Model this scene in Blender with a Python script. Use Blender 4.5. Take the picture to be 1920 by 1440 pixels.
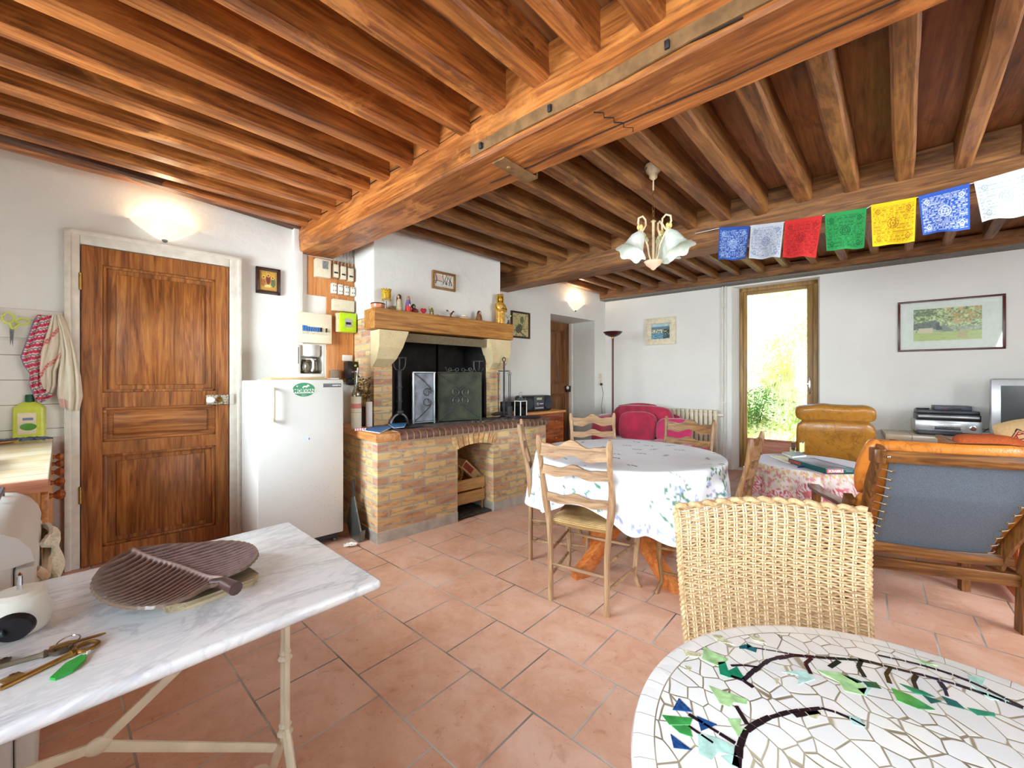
import bpy, bmesh, math, random
from mathutils import Matrix, Vector, noise as mnoise
random.seed(7)
PI = math.pi
for _o in list(bpy.data.objects): bpy.data.objects.remove(_o)
SC = bpy.context.scene
COL = SC.collection

# ---------------------------------------------------------------- camera, world, exposure
FPX, CYH, HCAM = 766.0, 712.0, 1.22
cam_d = bpy.data.cameras.new('camera'); cam_d.sensor_width = 36.0
cam_d.lens = FPX/1920*36; cam_d.shift_y = -8/1920; cam_d.clip_start = 0.02; cam_d.clip_end = 200
cam = bpy.data.objects.new('camera', cam_d); COL.objects.link(cam)
cam.location = (0, 0, HCAM); cam.rotation_euler = (PI/2, 0, 0)
SC.camera = cam
SC.view_settings.view_transform = 'Standard'; SC.view_settings.look = 'None'
SC.view_settings.gamma = 1.0; SC.view_settings.exposure = 0.92; SC.view_settings.use_curve_mapping = False
SC.cycles.max_bounces = 10; SC.cycles.diffuse_bounces = 6; SC.cycles.glossy_bounces = 4; SC.cycles.transparent_max_bounces = 24
SC.cycles.use_denoising = True
wd = bpy.data.worlds.new('sky'); SC.world = wd; wd.use_nodes = True
_nt = wd.node_tree; _bg = _nt.nodes['Background']
_sky = _nt.nodes.new('ShaderNodeTexSky'); _sky.sky_type = 'NISHITA'; _sky.sun_disc = False
_sky.sun_elevation = math.radians(52); _sky.sun_rotation = math.radians(140)
_nt.links.new(_sky.outputs[0], _bg.inputs[0]); _bg.inputs[1].default_value = 0.45

# frames: F_W = long fireplace wall, F_T = floor tiles and beams, F_B = wall with the glass door
AW = math.atan2(.678, .735); AT = math.atan2(-.6608, .7505); AB = math.atan2(-.620, .785)
def fw(X, Y): return (.735*X-.678*Y, .678*X+.735*Y)
def ft(s, n): return (.7505*s+.6608*n, -.6608*s+.7505*n)
CX, CY = 1.527, 6.68
def fb(s, d): return (CX+.785*s-.62*d, CY-.62*s-.785*d)     # d = metres into the room
YW = 3.874
def P(u, v, z):
    y = (HCAM-z)*FPX/(v-CYH); return ((u-960)/FPX*y, y)
def WL(u, v, off=0.0):           # pixel on the long wall (off metres in front of it) -> (X, z)
    t = (u-960)/FPX; Y = YW-off
    X = Y*(.678+.735*t)/(.735-.678*t); y = .678*X+.735*Y
    return X, HCAM+(CYH-v)/FPX*y
def BL(u, v, off=0.0):           # pixel on the glass-door wall -> (s, z)
    t = (u-960)/FPX
    s = (t*(CY-.785*off)-(CX-.62*off))/(.785+.62*t); y = CY-.62*s-.785*off
    return s, HCAM+(CYH-v)/FPX*y

def area(name, loc, direction, sx, sy, power, color=(1, 1, 1)):
    L = bpy.data.lights.new(name, 'AREA'); L.shape = 'RECTANGLE'; L.size = sx; L.size_y = sy; L.energy = power; L.color = color
    o = bpy.data.objects.new(name, L); COL.objects.link(o); o.location = loc
    o.rotation_euler = Vector(direction).to_track_quat('-Z', 'Z').to_euler(); return o
_sun = bpy.data.lights.new('sun', 'SUN'); _sun.energy = 16.0; _sun.angle = math.radians(1.0); _sun.color = (1, .95, .85)
sun = bpy.data.objects.new('sun', _sun); COL.objects.link(sun)
sun.rotation_euler = Vector((-.345, -.318, -.883)).to_track_quat('-Z', 'Z').to_euler()
# daylight through the two windows of the wall behind the camera and added fill at an unseen right-hand window
WIN_R = [(-.8, 1.75, 3.25, 1.02, 2.15), (-.8, -.95, .75, .75, 2.2)]     # X, Y0, Y1, z0, z1  (F_W)
for (X, y0, y1, z0, z1), pw in zip(WIN_R, (120, 108)):
    x_, y_ = fw(-1.12, (y0+y1)/2)
    area('window_daylight_fill', (x_, y_, (z0+z1)/2), (.735, .678, -.12), y1-y0, z1-z0, pw, (.83, .915, 1))
x_, y_ = fw(3.2, -1.98)
area('window_daylight_fill', (x_, y_, 1.45), (-.50, .866, -.03), 1.9, 1.3, 66, (.86, .93, 1))

# ---------------------------------------------------------------- colours and materials
def srgb(r, g, b):
    f = lambda c: (c/255/12.92) if c/255 <= .04045 else ((c/255+.055)/1.055)**2.4
    return (f(r), f(g), f(b), 1.0)
_mc = {}
class NT:
    def __init__(s, name):
        s.m = bpy.data.materials.new(name); s.m.use_nodes = True; s.t = s.m.node_tree; s.n = s.t.nodes
        s.b = s.n['Principled BSDF']
    def new(s, typ, **kw):
        nd = s.n.new(typ)
        for k, v in kw.items():
            if hasattr(nd, k): setattr(nd, k, v)
            else: nd.inputs[k.replace('_', ' ')].default_value = v
        return nd
    def L(s, a, b): s.t.links.new(a, b)
    def obj(s, scale=(1, 1, 1), loc=(0, 0, 0), rnd=False, rot=(0, 0, 0)):
        tc = s.new('ShaderNodeTexCoord'); mp = s.new('ShaderNodeMapping')
        mp.inputs['Scale'].default_value = scale; mp.inputs['Location'].default_value = loc; mp.inputs['Rotation'].default_value = rot
        if rnd:
            oi = s.new('ShaderNodeObjectInfo'); ad = s.new('ShaderNodeVectorMath', operation='ADD')
            ml = s.new('ShaderNodeMath', operation='MULTIPLY'); ml.inputs[1].default_value = 37.0
            s.L(oi.outputs['Random'], ml.inputs[0]); s.L(tc.outputs['Object'], ad.inputs[0]); s.L(ml.outputs[0], ad.inputs[1])
            s.L(ad.outputs[0], mp.inputs[0])
        else: s.L(tc.outputs['Object'], mp.inputs[0])
        return mp.outputs[0]
    def noise(s, vec, scale=5, detail=4, rough=.55, dist=0):
        nd = s.new('ShaderNodeTexNoise'); nd.inputs['Scale'].default_value = scale; nd.inputs['Detail'].default_value = detail
        nd.inputs['Roughness'].default_value = rough; nd.inputs['Distortion'].default_value = dist
        s.L(vec, nd.inputs['Vector']); return nd.outputs['Fac']
    def ramp(s, fac, stops, interp='LINEAR'):
        nd = s.new('ShaderNodeValToRGB'); cr = nd.color_ramp; cr.interpolation = interp
        cr.elements[0].position, cr.elements[0].color = stops[0][0], stops[0][1]
        cr.elements[1].position, cr.elements[1].color = stops[-1][0], stops[-1][1]
        for p, c in stops[1:-1]:
            e = cr.elements.new(p); e.color = c
        s.L(fac, nd.inputs[0]); return nd.outputs[0]
    def mix(s, fac, a, b, typ='MIX'):
        nd = s.new('ShaderNodeMix', data_type='RGBA', blend_type=typ)
        for i, val in ((0, fac), (6, a), (7, b)):
            if isinstance(val, (int, float, tuple)): nd.inputs[i].default_value = val
            else: s.L(val, nd.inputs[i])
        return nd.outputs[2]
    def math(s, op, a, b=None, c=None, clamp=False):
        nd = s.new('ShaderNodeMath', operation=op); nd.use_clamp = clamp
        for i, val in enumerate((a, b, c)):
            if val is None: continue
            if isinstance(val, (int, float)): nd.inputs[i].default_value = val
            else: s.L(val, nd.inputs[i])
        return nd.outputs[0]
    def bump(s, h, strength=.3, dist=.01):
        nd = s.new('ShaderNodeBump'); nd.inputs['Strength'].default_value = strength; nd.inputs['Distance'].default_value = dist
        s.L(h, nd.inputs['Height']); s.L(nd.outputs[0], s.b.inputs['Normal'])
    def col(s, c):
        if isinstance(c, tuple): s.b.inputs['Base Color'].default_value = c
        else: s.L(c, s.b.inputs['Base Color'])
    def rm(s, r, m=0.0):
        s.b.inputs['Roughness'].default_value = r; s.b.inputs['Metallic'].default_value = m

def plain(name, c, rough=.5, metal=0.0, var=.06, scale=30, bump=0.0, sheen=0, emit=None, coat=0):
    k = ('plain', name)
    if k in _mc: return _mc[k]
    t = NT(name); v = t.obj(rnd=True); f = t.noise(v, scale, 3)
    lo = tuple(max(0, x*(1-var*2)) for x in c[:3])+(1,); hi = tuple(min(1, x*(1+var*2)) for x in c[:3])+(1,)
    t.col(t.ramp(f, [(.3, lo), (.7, hi)])); t.rm(rough, metal)
    if bump: t.bump(f, bump, .004)
    if sheen: t.b.inputs['Sheen Weight'].default_value = sheen
    if coat: t.b.inputs['Coat Weight'].default_value = coat
    if emit: t.b.inputs['Emission Color'].default_value = emit[0]; t.b.inputs['Emission Strength'].default_value = emit[1]
    _mc[k] = t.m; return t.m

def wood(name, dark, mid, light, axis='x', rough=.45, sc=1.0, patch=.35, bump=.25, blotch=None):
    k = ('wood', name, axis)
    if k in _mc: return _mc[k]
    t = NT(name+'_'+axis)
    sc3 = [16*sc]*3; sc3['xyz'.index(axis)] = 1.1*sc
    v = t.obj(tuple(sc3), rnd=True)
    f = t.noise(v, 1.6, 7, .62, 1.2)
    c = t.ramp(f, [(.30, dark), (.47, mid), (.66, light)])
    sc4 = [7*sc]*3; sc4['xyz'.index(axis)] = 1.6*sc
    v2 = t.obj(tuple(sc4), rnd=True)
    g = t.noise(v2, .8, 4, .6, .5)
    gm = t.math('MULTIPLY', t.ramp(g, [(.45, (0, 0, 0, 1)), (.68, (1, 1, 1, 1))]), patch)
    c = t.mix(gm, c, tuple(x*.35 for x in dark[:3])+(1,))
    fine = [120*sc]*3; fine['xyz'.index(axis)] = 3*sc
    h = t.noise(t.obj(tuple(fine), rnd=True), 1, 3, .6)
    c = t.mix(t.math('MULTIPLY', t.ramp(h, [(.5, (0, 0, 0, 1)), (.75, (1, 1, 1, 1))]), .35), c, tuple(x*.5 for x in dark[:3])+(1,))
    if blotch:
        b1 = t.noise(t.obj((2.2, 5, 5) if axis == 'x' else (5, 2.2, 5), rnd=True), 1.0, 6, .7, .8); c = t.mix(t.ramp(b1, [(.54, (0, 0, 0, 1)), (.64, (.7, .7, .7, 1))]), c, blotch)
        b2 = t.noise(t.obj((1.4, 4, 4) if axis == 'x' else (4, 1.4, 4), (7, 3, 1), rnd=True), 1.0, 5, .7, .8); c = t.mix(t.ramp(b2, [(.56, (0, 0, 0, 1)), (.66, (.55, .55, .55, 1))]), c, tuple(q*.55 for q in dark[:3])+(1,))
    t.col(c); t.rm(rough); t.bump(t.math('ADD', f, t.math('MULTIPLY', h, .4)), bump, .006)
    _mc[k] = t.m; return t.m

def vcol(name, rough=.7, bump=0, sheen=0):
    k = ('vcol', name)
    if k in _mc: return _mc[k]
    t = NT(name); a = t.new('ShaderNodeAttribute', attribute_name='Col'); t.L(a.outputs['Color'], t.b.inputs['Base Color']); t.rm(rough)
    if bump: t.bump(t.noise(t.obj(), 220, 2), bump, .002)
    if sheen: t.b.inputs['Sheen Weight'].default_value = sheen
    _mc[k] = t.m; return t.m

# ---------------------------------------------------------------- mesh builder
class MB:
    def __init__(s): s.v = []; s.f = []; s.mi = []; s.c = []; s.T = Matrix.Identity(4); s.hascol = False
    def add(s, vs, fs, mat=0, cols=None):
        b = len(s.v)
        for i, p in enumerate(vs):
            s.v.append(tuple(s.T @ Vector(p))); s.c.append(cols[i] if cols else (1, 1, 1, 1))
        if cols: s.hascol = True
        for f in fs: s.f.append(tuple(b+i for i in f)); s.mi.append(mat)
        return s
    def at(s, loc=(0, 0, 0), rot=(0, 0, 0), sc=(1, 1, 1)):
        from mathutils import Euler
        s.T = Matrix.Translation(loc) @ Euler(rot).to_matrix().to_4x4() @ Matrix.Diagonal((*sc, 1)); return s
    def box(s, x0, x1, y0, y1, z0, z1, bev=0.0, mat=0, seg=2):
        if x1 < x0: x0, x1 = x1, x0
        if y1 < y0: y0, y1 = y1, y0
        if z1 < z0: z0, z1 = z1, z0
        if bev <= 0:
            vs = [(x, y, z) for z in (z0, z1) for y in (y0, y1) for x in (x0, x1)]
            fs = [(0, 2, 3, 1), (4, 5, 7, 6), (0, 1, 5, 4), (2, 6, 7, 3), (0, 4, 6, 2), (1, 3, 7, 5)]
            return s.add(vs, fs, mat)
        bm = bmesh.new(); bmesh.ops.create_cube(bm, size=1)
        for w in bm.verts:
            w.co = ((x0+x1)/2+w.co.x*(x1-x0), (y0+y1)/2+w.co.y*(y1-y0), (z0+z1)/2+w.co.z*(z1-z0))
        bev = min(bev, .49*min(x1-x0, y1-y0, z1-z0))
        bmesh.ops.bevel(bm, geom=bm.edges[:], offset=bev, segments=seg, profile=.5, affect='EDGES')
        bm.verts.index_update()
        s.add([tuple(w.co) for w in bm.verts], [tuple(w.index for w in f.verts) for f in bm.faces], mat); bm.free(); return s
    def prism(s, poly, t0, t1, plane='xz', mat=0):
        def m3(p, t): return {'xz': (p[0], t, p[1]), 'xy': (p[0], p[1], t), 'yz': (t, p[0], p[1])}[plane]
        n = len(poly); vs = [m3(p, t0) for p in poly]+[m3(p, t1) for p in poly]
        fs = [tuple(range(n))[::-1], tuple(range(n, 2*n))]+[(i, (i+1) % n, n+(i+1) % n, n+i) for i in range(n)]
        A = sum(poly[i][0]*poly[(i+1) % n][1]-poly[(i+1) % n][0]*poly[i][1] for i in range(n))
        flip = (A < 0) ^ (t1 < t0) ^ (plane == 'xz')
        if flip: fs = [tuple(reversed(f)) for f in fs]
        return s.add(vs, fs, mat)
    def tube(s, path, r, n=8, closed=False, mat=0, flat=None, cap=True, up=None):
        path = [Vector(p) for p in path]; N = len(path)
        rs = r if isinstance(r, (list, tuple)) else [r]*N
        tans = []
        for i in range(N):
            a = path[(i-1) % N] if (closed or i > 0) else path[i]; b = path[(i+1) % N] if (closed or i < N-1) else path[i]
            t = (b-a); tans.append(t.normalized() if t.length > 1e-9 else Vector((0, 0, 1)))
        u = Vector(up) if up else (Vector((0, 0, 1)) if abs(tans[0].z) < .9 else Vector((1, 0, 0)))
        nrm = (u-tans[0]*u.dot(tans[0])).normalized(); vs = []
        for i in range(N):
            nrm = (nrm-tans[i]*nrm.dot(tans[i]))
            nrm = nrm.normalized() if nrm.length > 1e-6 else Vector((1, 0, 0))
            bn = tans[i].cross(nrm); ra = rs[i]; ra, rb = ra if isinstance(ra, (tuple, list)) else (ra, ra)
            if flat: ra, rb = ra*flat[0], rb*flat[1]
            for k in range(n):
                an = 2*PI*(k+.5)/n; vs.append(tuple(path[i]+nrm*math.cos(an)*ra+bn*math.sin(an)*rb))
        fs = []
        for i in range(N if closed else N-1):
            j = (i+1) % N
            for k in range(n): fs.append((i*n+k, i*n+(k+1) % n, j*n+(k+1) % n, j*n+k))
        if cap and not closed: fs += [tuple(range(n))[::-1], tuple((N-1)*n+k for k in range(n))]
        return s.add(vs, fs, mat)
    def lathe(s, prof, n=24, mat=0, c=(0, 0, 0), cols=None):
        vs = []; fs = []; cc = []
        for i, (r, z) in enumerate(prof):
            for k in range(n):
                a = 2*PI*k/n; vs.append((c[0]+r*math.cos(a), c[1]+r*math.sin(a), c[2]+z))
                if cols: cc.append(cols[i])
        for i in range(len(prof)-1):
            for k in range(n): fs.append((i*n+k, i*n+(k+1) % n, (i+1)*n+(k+1) % n, (i+1)*n+k))
        if prof[0][0] > 1e-4: fs.append(tuple(range(n))[::-1])
        if prof[-1][0] > 1e-4: fs.append(tuple((len(prof)-1)*n+k for k in range(n)))
        return s.add(vs, fs, mat, cc or None)
    def cyl(s, c, r, h, n=24, mat=0, axis='z'):
        p0 = Vector(c); d = {'x': Vector((h, 0, 0)), 'y': Vector((0, h, 0)), 'z': Vector((0, 0, h))}[axis]
        return s.tube([p0, p0+d], r, n, mat=mat)
    def ell(s, c, r, n=20, m=12, mat=0, e=1.0):
        vs = []; fs = []
        sg = lambda x: math.copysign(abs(x)**e, x)
        for i in range(m+1):
            th = -PI/2+PI*i/m
            for k in range(n):
                a = 2*PI*k/n
                vs.append((c[0]+r[0]*sg(math.cos(th))*sg(math.cos(a)), c[1]+r[1]*sg(math.cos(th))*sg(math.sin(a)), c[2]+r[2]*sg(math.sin(th))))
        for i in range(m):
            for k in range(n): fs.append((i*n+k, i*n+(k+1) % n, (i+1)*n+(k+1) % n, (i+1)*n+k))
        return s.add(vs, fs, mat)
    def sheet(s, fn, nu, nv, th=0.0, mat=0, cu=False, colfn=None):
        g = [[Vector(fn(i/(nu if cu else nu-1), j/(nv-1))) for j in range(nv)] for i in range(nu)]
        vs = [tuple(g[i][j]) for i in range(nu) for j in range(nv)]; fs = []
        cols = [colfn(i/(nu if cu else nu-1), j/(nv-1)) for i in range(nu) for j in range(nv)] if colfn else None
        R = nu if cu else nu-1
        for i in range(R):
            for j in range(nv-1):
                a, b = i, (i+1) % nu; fs.append((a*nv+j, b*nv+j, b*nv+j+1, a*nv+j+1))
        if th:
            back = []
            for i in range(nu):
                for j in range(nv):
                    i0, i1 = ((i-1) % nu, (i+1) % nu) if cu else (max(i-1, 0), min(i+1, nu-1)); j0, j1 = max(j-1, 0), min(j+1, nv-1)
                    nr = (g[i1][j]-g[i0][j]).cross(g[i][j1]-g[i][j0]); nr = nr.normalized() if nr.length > 1e-12 else Vector((0, 0, 1))
                    back.append(tuple(g[i][j]-nr*th))
            b = nu*nv; vs += back; n0 = len(fs); fs += [tuple(reversed([b+q for q in f])) for f in fs[:n0]]
            if cols: cols = cols+cols
            def edge(p, q): fs.append((q, p, b+p, b+q))
            for i in range(R):
                a, c2 = i, (i+1) % nu; edge(a*nv, c2*nv); edge(c2*nv+nv-1, a*nv+nv-1)
            if not cu:
                for j in range(nv-1): edge(j+1, j); edge((nu-1)*nv+j, (nu-1)*nv+j+1)
        return s.add(vs, fs, mat, cols)
    def text(s, body, size, depth=.0005, mat=0, align='CENTER', bold=0.0):
        cu = bpy.data.curves.new('txt', 'FONT'); cu.body = body; cu.size = size; cu.extrude = depth; cu.align_x = align; cu.align_y = 'CENTER'
        cu.offset = bold; cu.resolution_u = 2
        ob = bpy.data.objects.new('txt', cu); COL.objects.link(ob)
        dg = bpy.context.evaluated_depsgraph_get(); me = bpy.data.meshes.new_from_object(ob.evaluated_get(dg))
        s.add([tuple(v.co) for v in me.vertices], [tuple(p.vertices) for p in me.polygons], mat)
        bpy.data.objects.remove(ob); bpy.data.meshes.remove(me); bpy.data.curves.remove(cu); return s
    def mesh(s, name, mats, smooth=35):
        me = bpy.data.meshes.new(name); me.from_pydata(s.v, [], s.f)
        for m in (mats if isinstance(mats, (list, tuple)) else [mats]): me.materials.append(m)
        me.polygons.foreach_set('material_index', s.mi)
        if s.hascol:
            at = me.color_attributes.new('Col', 'FLOAT_COLOR', 'POINT')
            at.data.foreach_set('color', [x for c in s.c for x in c])
        me.update()
        if smooth:
            me.polygons.foreach_set('use_smooth', [True]*len(me.polygons)); me.set_sharp_from_angle(angle=math.radians(smooth))
        return me

def props(o, label=None, cat=None, group=None, kind=None):
    if label: o['label'] = label
    if cat: o['category'] = cat
    if group: o['group'] = group
    if kind: o['kind'] = kind
    return o
def part(name, mb, mats, parent=None, label=None, kind=None, smooth=35):
    o = bpy.data.objects.new(name, mb.mesh(name, mats, smooth)); COL.objects.link(o)
    if parent is not None: o.parent = parent
    return props(o, label, kind=kind)
def thing(name, label, cat, loc=(0, 0, 0), rz=0.0, group=None, kind=None, rot=None):
    o = bpy.data.objects.new(name, None); COL.objects.link(o); o.empty_display_size = .05
    o.location = loc; o.rotation_euler = rot or (0, 0, rz)
    return props(o, label, cat, group, kind)
def solo(name, mb, mats, label, cat, loc=(0, 0, 0), rz=0.0, group=None, kind=None, smooth=35, rot=None):
    o = part(name, mb, mats, None, None, kind, smooth); o.location = loc; o.rotation_euler = rot or (0, 0, rz)
    return props(o, label, cat, group)
def struct(name, mb, mats, loc=(0, 0, 0), rz=0.0, label=None, parent=None, smooth=35):
    o = part(name, mb, mats, parent, label, None, smooth)
    if parent is None: o['kind'] = 'structure'
    o.location = loc; o.rotation_euler = (0, 0, rz); return o
def dup(root, loc=None, rz=None, label=None, group=None):
    def cp(o, par):
        c = o.copy(); COL.objects.link(c); c.parent = par
        for ch in [x for x in o.children]: cp(ch, c)
        return c
    r = cp(root, None)
    if loc is not None: r.location = loc
    if rz is not None: r.rotation_euler = (0, 0, rz)
    if label: r['label'] = label
    if group: r['group'] = group
    return r
def grid_pic(mb, x0, x1, z0, z1, y, nx, nz, fn):
    """a flat picture in the xz plane facing -y, colour fn(u, v) with v upward"""
    return mb.sheet(lambda u, v: (x0+(x1-x0)*u, y, z0+(z1-z0)*v), nx, nz, colfn=fn)
def fbm(x, y, z=0, o=4):
    s_, a = .5, .5
    for _ in range(o): s_ += a*mnoise.noise((x, y, z)); x *= 2.1; y *= 2.1; a *= .5
    return s_
def lerp(a, b, t): t = max(0, min(1, t)); return tuple(a[i]+(b[i]-a[i])*t for i in range(3))+(1,)
# ---------------------------------------------------------------- shared materials
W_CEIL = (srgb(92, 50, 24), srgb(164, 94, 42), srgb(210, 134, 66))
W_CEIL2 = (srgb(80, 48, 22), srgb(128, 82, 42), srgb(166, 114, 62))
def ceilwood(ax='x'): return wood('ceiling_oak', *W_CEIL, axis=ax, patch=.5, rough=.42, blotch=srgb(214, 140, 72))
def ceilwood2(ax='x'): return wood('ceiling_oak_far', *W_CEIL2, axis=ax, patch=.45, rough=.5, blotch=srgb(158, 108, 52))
def doorwood(ax='z'): return wood('door_pine', srgb(92, 48, 18), srgb(152, 88, 36), srgb(186, 122, 60), axis=ax, patch=.4, rough=.4, sc=1.3)
def chairwood(ax='z'): return wood('chair_beech', srgb(120, 86, 58), srgb(164, 126, 90), srgb(190, 154, 116), axis=ax, patch=.25, rough=.5, sc=1.6)
def chairwood_d(ax='z'): return wood('chair_walnut', srgb(92, 60, 34), srgb(138, 96, 56), srgb(168, 124, 78), axis=ax, patch=.3, rough=.4, sc=1.6)
def armwood(ax='y'): return wood('armchair_beech', srgb(64, 36, 16), srgb(112, 68, 30), srgb(150, 98, 48), axis=ax, patch=.35, rough=.3, sc=1.5)
def pine(ax='x'): return wood('pine', srgb(170, 100, 48), srgb(208, 140, 76), srgb(226, 168, 104), axis=ax, patch=.1, rough=.45, sc=1.4)
def palewood(ax='x'): return wood('pale_wood', srgb(190, 142, 84), srgb(222, 180, 118), srgb(238, 204, 146), axis=ax, patch=.08, rough=.6, sc=1.5)
def mahog(ax='x'): return wood('walnut_veneer', srgb(96, 40, 16), srgb(150, 74, 32), srgb(186, 108, 56), axis=ax, patch=.4, rough=.25, sc=1.6)

def m_plaster(name='plaster', c=(236, 236, 230)):
    t = NT(name); v = t.obj()
    big = t.noise(v, .9, 4); fine = t.noise(v, 26, 5, .6); mid = t.noise(v, 6, 3)
    a = srgb(*c); b = tuple(x*.9 for x in a[:3])+(1,)
    t.col(t.mix(t.math('MULTIPLY', mid, .3), t.ramp(big, [(.3, b), (.6, a)]), b)); t.rm(.85)
    t.bump(t.math('ADD', t.math('MULTIPLY', mid, 1.6), t.math('MULTIPLY', fine, .5)), .35, .012); return t.m
PLASTER = m_plaster()
PLASTER_W = m_plaster('white_plaster', (238, 236, 230))
WHITE_PAINT = plain('white_paint', srgb(228, 224, 214), .45, var=.04, scale=8, bump=.1)
CREAM_PAINT = plain('cream_paint', srgb(226, 214, 186), .4, var=.05, scale=14, bump=.15)
WHITE_ENAMEL = plain('white_enamel', srgb(222, 222, 217), .38, var=.015, scale=3)
WHITE_PLASTIC = plain('white_plastic', srgb(232, 228, 216), .35, var=.02)
BEIGE_PLASTIC = plain('beige_plastic', srgb(222, 210, 184), .4, var=.03)
BLACK_PLASTIC = plain('black_plastic', srgb(26, 26, 30), .35, var=.1)
DGREY_PLASTIC = plain('dark_grey_plastic', srgb(62, 66, 76), .4, var=.06)
SILVER_PLASTIC = plain('silver_plastic', srgb(188, 190, 192), .3, .4, var=.03)
CHROME = plain('chrome', srgb(205, 205, 205), .18, 1.0, var=.03)
BRASS = plain('aged_brass', srgb(166, 128, 66), .35, .9, var=.15)
IRON = plain('wrought_iron', srgb(62, 60, 64), .5, .6, var=.15, bump=.2)
IRON_L = plain('grey_iron', srgb(120, 120, 122), .4, .7, var=.15, bump=.1)
STRAP = plain('iron_strap', srgb(128, 94, 58), .6, .1, var=.15, scale=18, bump=.3)
GREY_STEEL = plain('grey_steel', srgb(120, 124, 122), .35, .8, var=.12, scale=10)
WHITE_PAPER = plain('white_paper', srgb(240, 238, 232), .8, var=.02)
RED = plain('red', srgb(190, 30, 40), .5, var=.08)
BLUE = plain('blue', srgb(52, 118, 190), .45, var=.08)
GREEN = plain('green', srgb(30, 140, 92), .4, var=.05)
BRIGHT_GREEN = plain('bright_green', srgb(26, 170, 60), .3, var=.05)
LIME = plain('lime', srgb(190, 226, 30), .4, var=.04)
ORANGE_CL = plain('orange_cloth', srgb(214, 104, 52), .85, var=.1, scale=80, bump=.2)
def m_glass(name, tint=(.98, 1, .99, 1), gl=.12):
    t = NT(name); out = t.n['Material Output']; tr = t.new('ShaderNodeBsdfTransparent'); g = t.new('ShaderNodeBsdfGlossy'); mx = t.new('ShaderNodeMixShader')
    tr.inputs[0].default_value = tint; g.inputs['Roughness'].default_value = .03
    fr = t.new('ShaderNodeFresnel'); fr.inputs[0].default_value = 1.45
    t.L(t.math('ADD', fr.outputs[0], gl*.2), mx.inputs[0]); t.L(tr.outputs[0], mx.inputs[1]); t.L(g.outputs[0], mx.inputs[2]); t.L(mx.outputs[0], out.inputs[0]); return t.m
GLASS = m_glass('clear_glass'); DGLASS = m_glass('dusty_glass', (.86, .86, .84, 1), .6); CGLASS = m_glass('carafe_glass', (.8, .8, .76, 1), .5)

def m_floor():
    t = NT('terracotta_tiles'); v = t.obj((1, 1, 1), (1.447+.33*20, -.846+.33*20, 0))
    bt = t.new('ShaderNodeTexBrick'); bt.offset = .5; bt.offset_frequency = 2
    for k, val in (('Scale', 1), ('Brick Width', .331), ('Row Height', .33), ('Mortar Size', .0042), ('Mortar Smooth', .3)): bt.inputs[k].default_value = val
    bt.inputs['Color1'].default_value = (0, 0, 0, 1); bt.inputs['Color2'].default_value = (1, 1, 1, 1); bt.inputs['Mortar'].default_value = (.5, .5, .5, 1)
    t.L(v, bt.inputs['Vector'])
    o = t.obj()
    patch = t.noise(t.obj((1, 1, 1), (3, 1, 0)), 3.2, 5, .6, .6); fine = t.noise(o, 55, 5, .7); mid = t.noise(o, 11, 5, .65, 1.0)
    base = t.ramp(patch, [(.32, srgb(202, 150, 122)), (.5, srgb(220, 172, 144)), (.68, srgb(230, 190, 168))])
    tilevar = t.mix(t.math('MULTIPLY', bt.outputs['Color'], .45), base, srgb(206, 152, 122))
    c = t.mix(t.ramp(mid, [(.46, (0, 0, 0, 1)), (.72, (.55, .55, .55, 1))]), tilevar, srgb(234, 196, 174))
    c = t.mix(t.ramp(mid, [(.24, (.6, .6, .6, 1)), (.40, (0, 0, 0, 1))]), c, srgb(172, 116, 86))
    c = t.mix(t.ramp(fine, [(.30, (.8, .8, .8, 1)), (.37, (0, 0, 0, 1))]), c, srgb(118, 70, 50))
    gm = t.noise(t.obj(), 2.2, 3)
    grout = t.ramp(gm, [(.4, srgb(104, 96, 86)), (.6, srgb(196, 190, 180))])
    c = t.mix(bt.outputs['Fac'], c, grout); t.col(c)
    t.L(t.ramp(mid, [(.3, (.30, .30, .30, 1)), (.7, (.46, .46, .46, 1))]), t.b.inputs['Roughness'])
    h = t.math('SUBTRACT', t.math('MULTIPLY', mid, .35), t.math('MULTIPLY', bt.outputs['Fac'], 1.0)); t.bump(t.math('ADD', h, t.math('MULTIPLY', fine, .25)), .5, .004)
    return t.m
FLOOR_M = m_floor()

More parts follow.
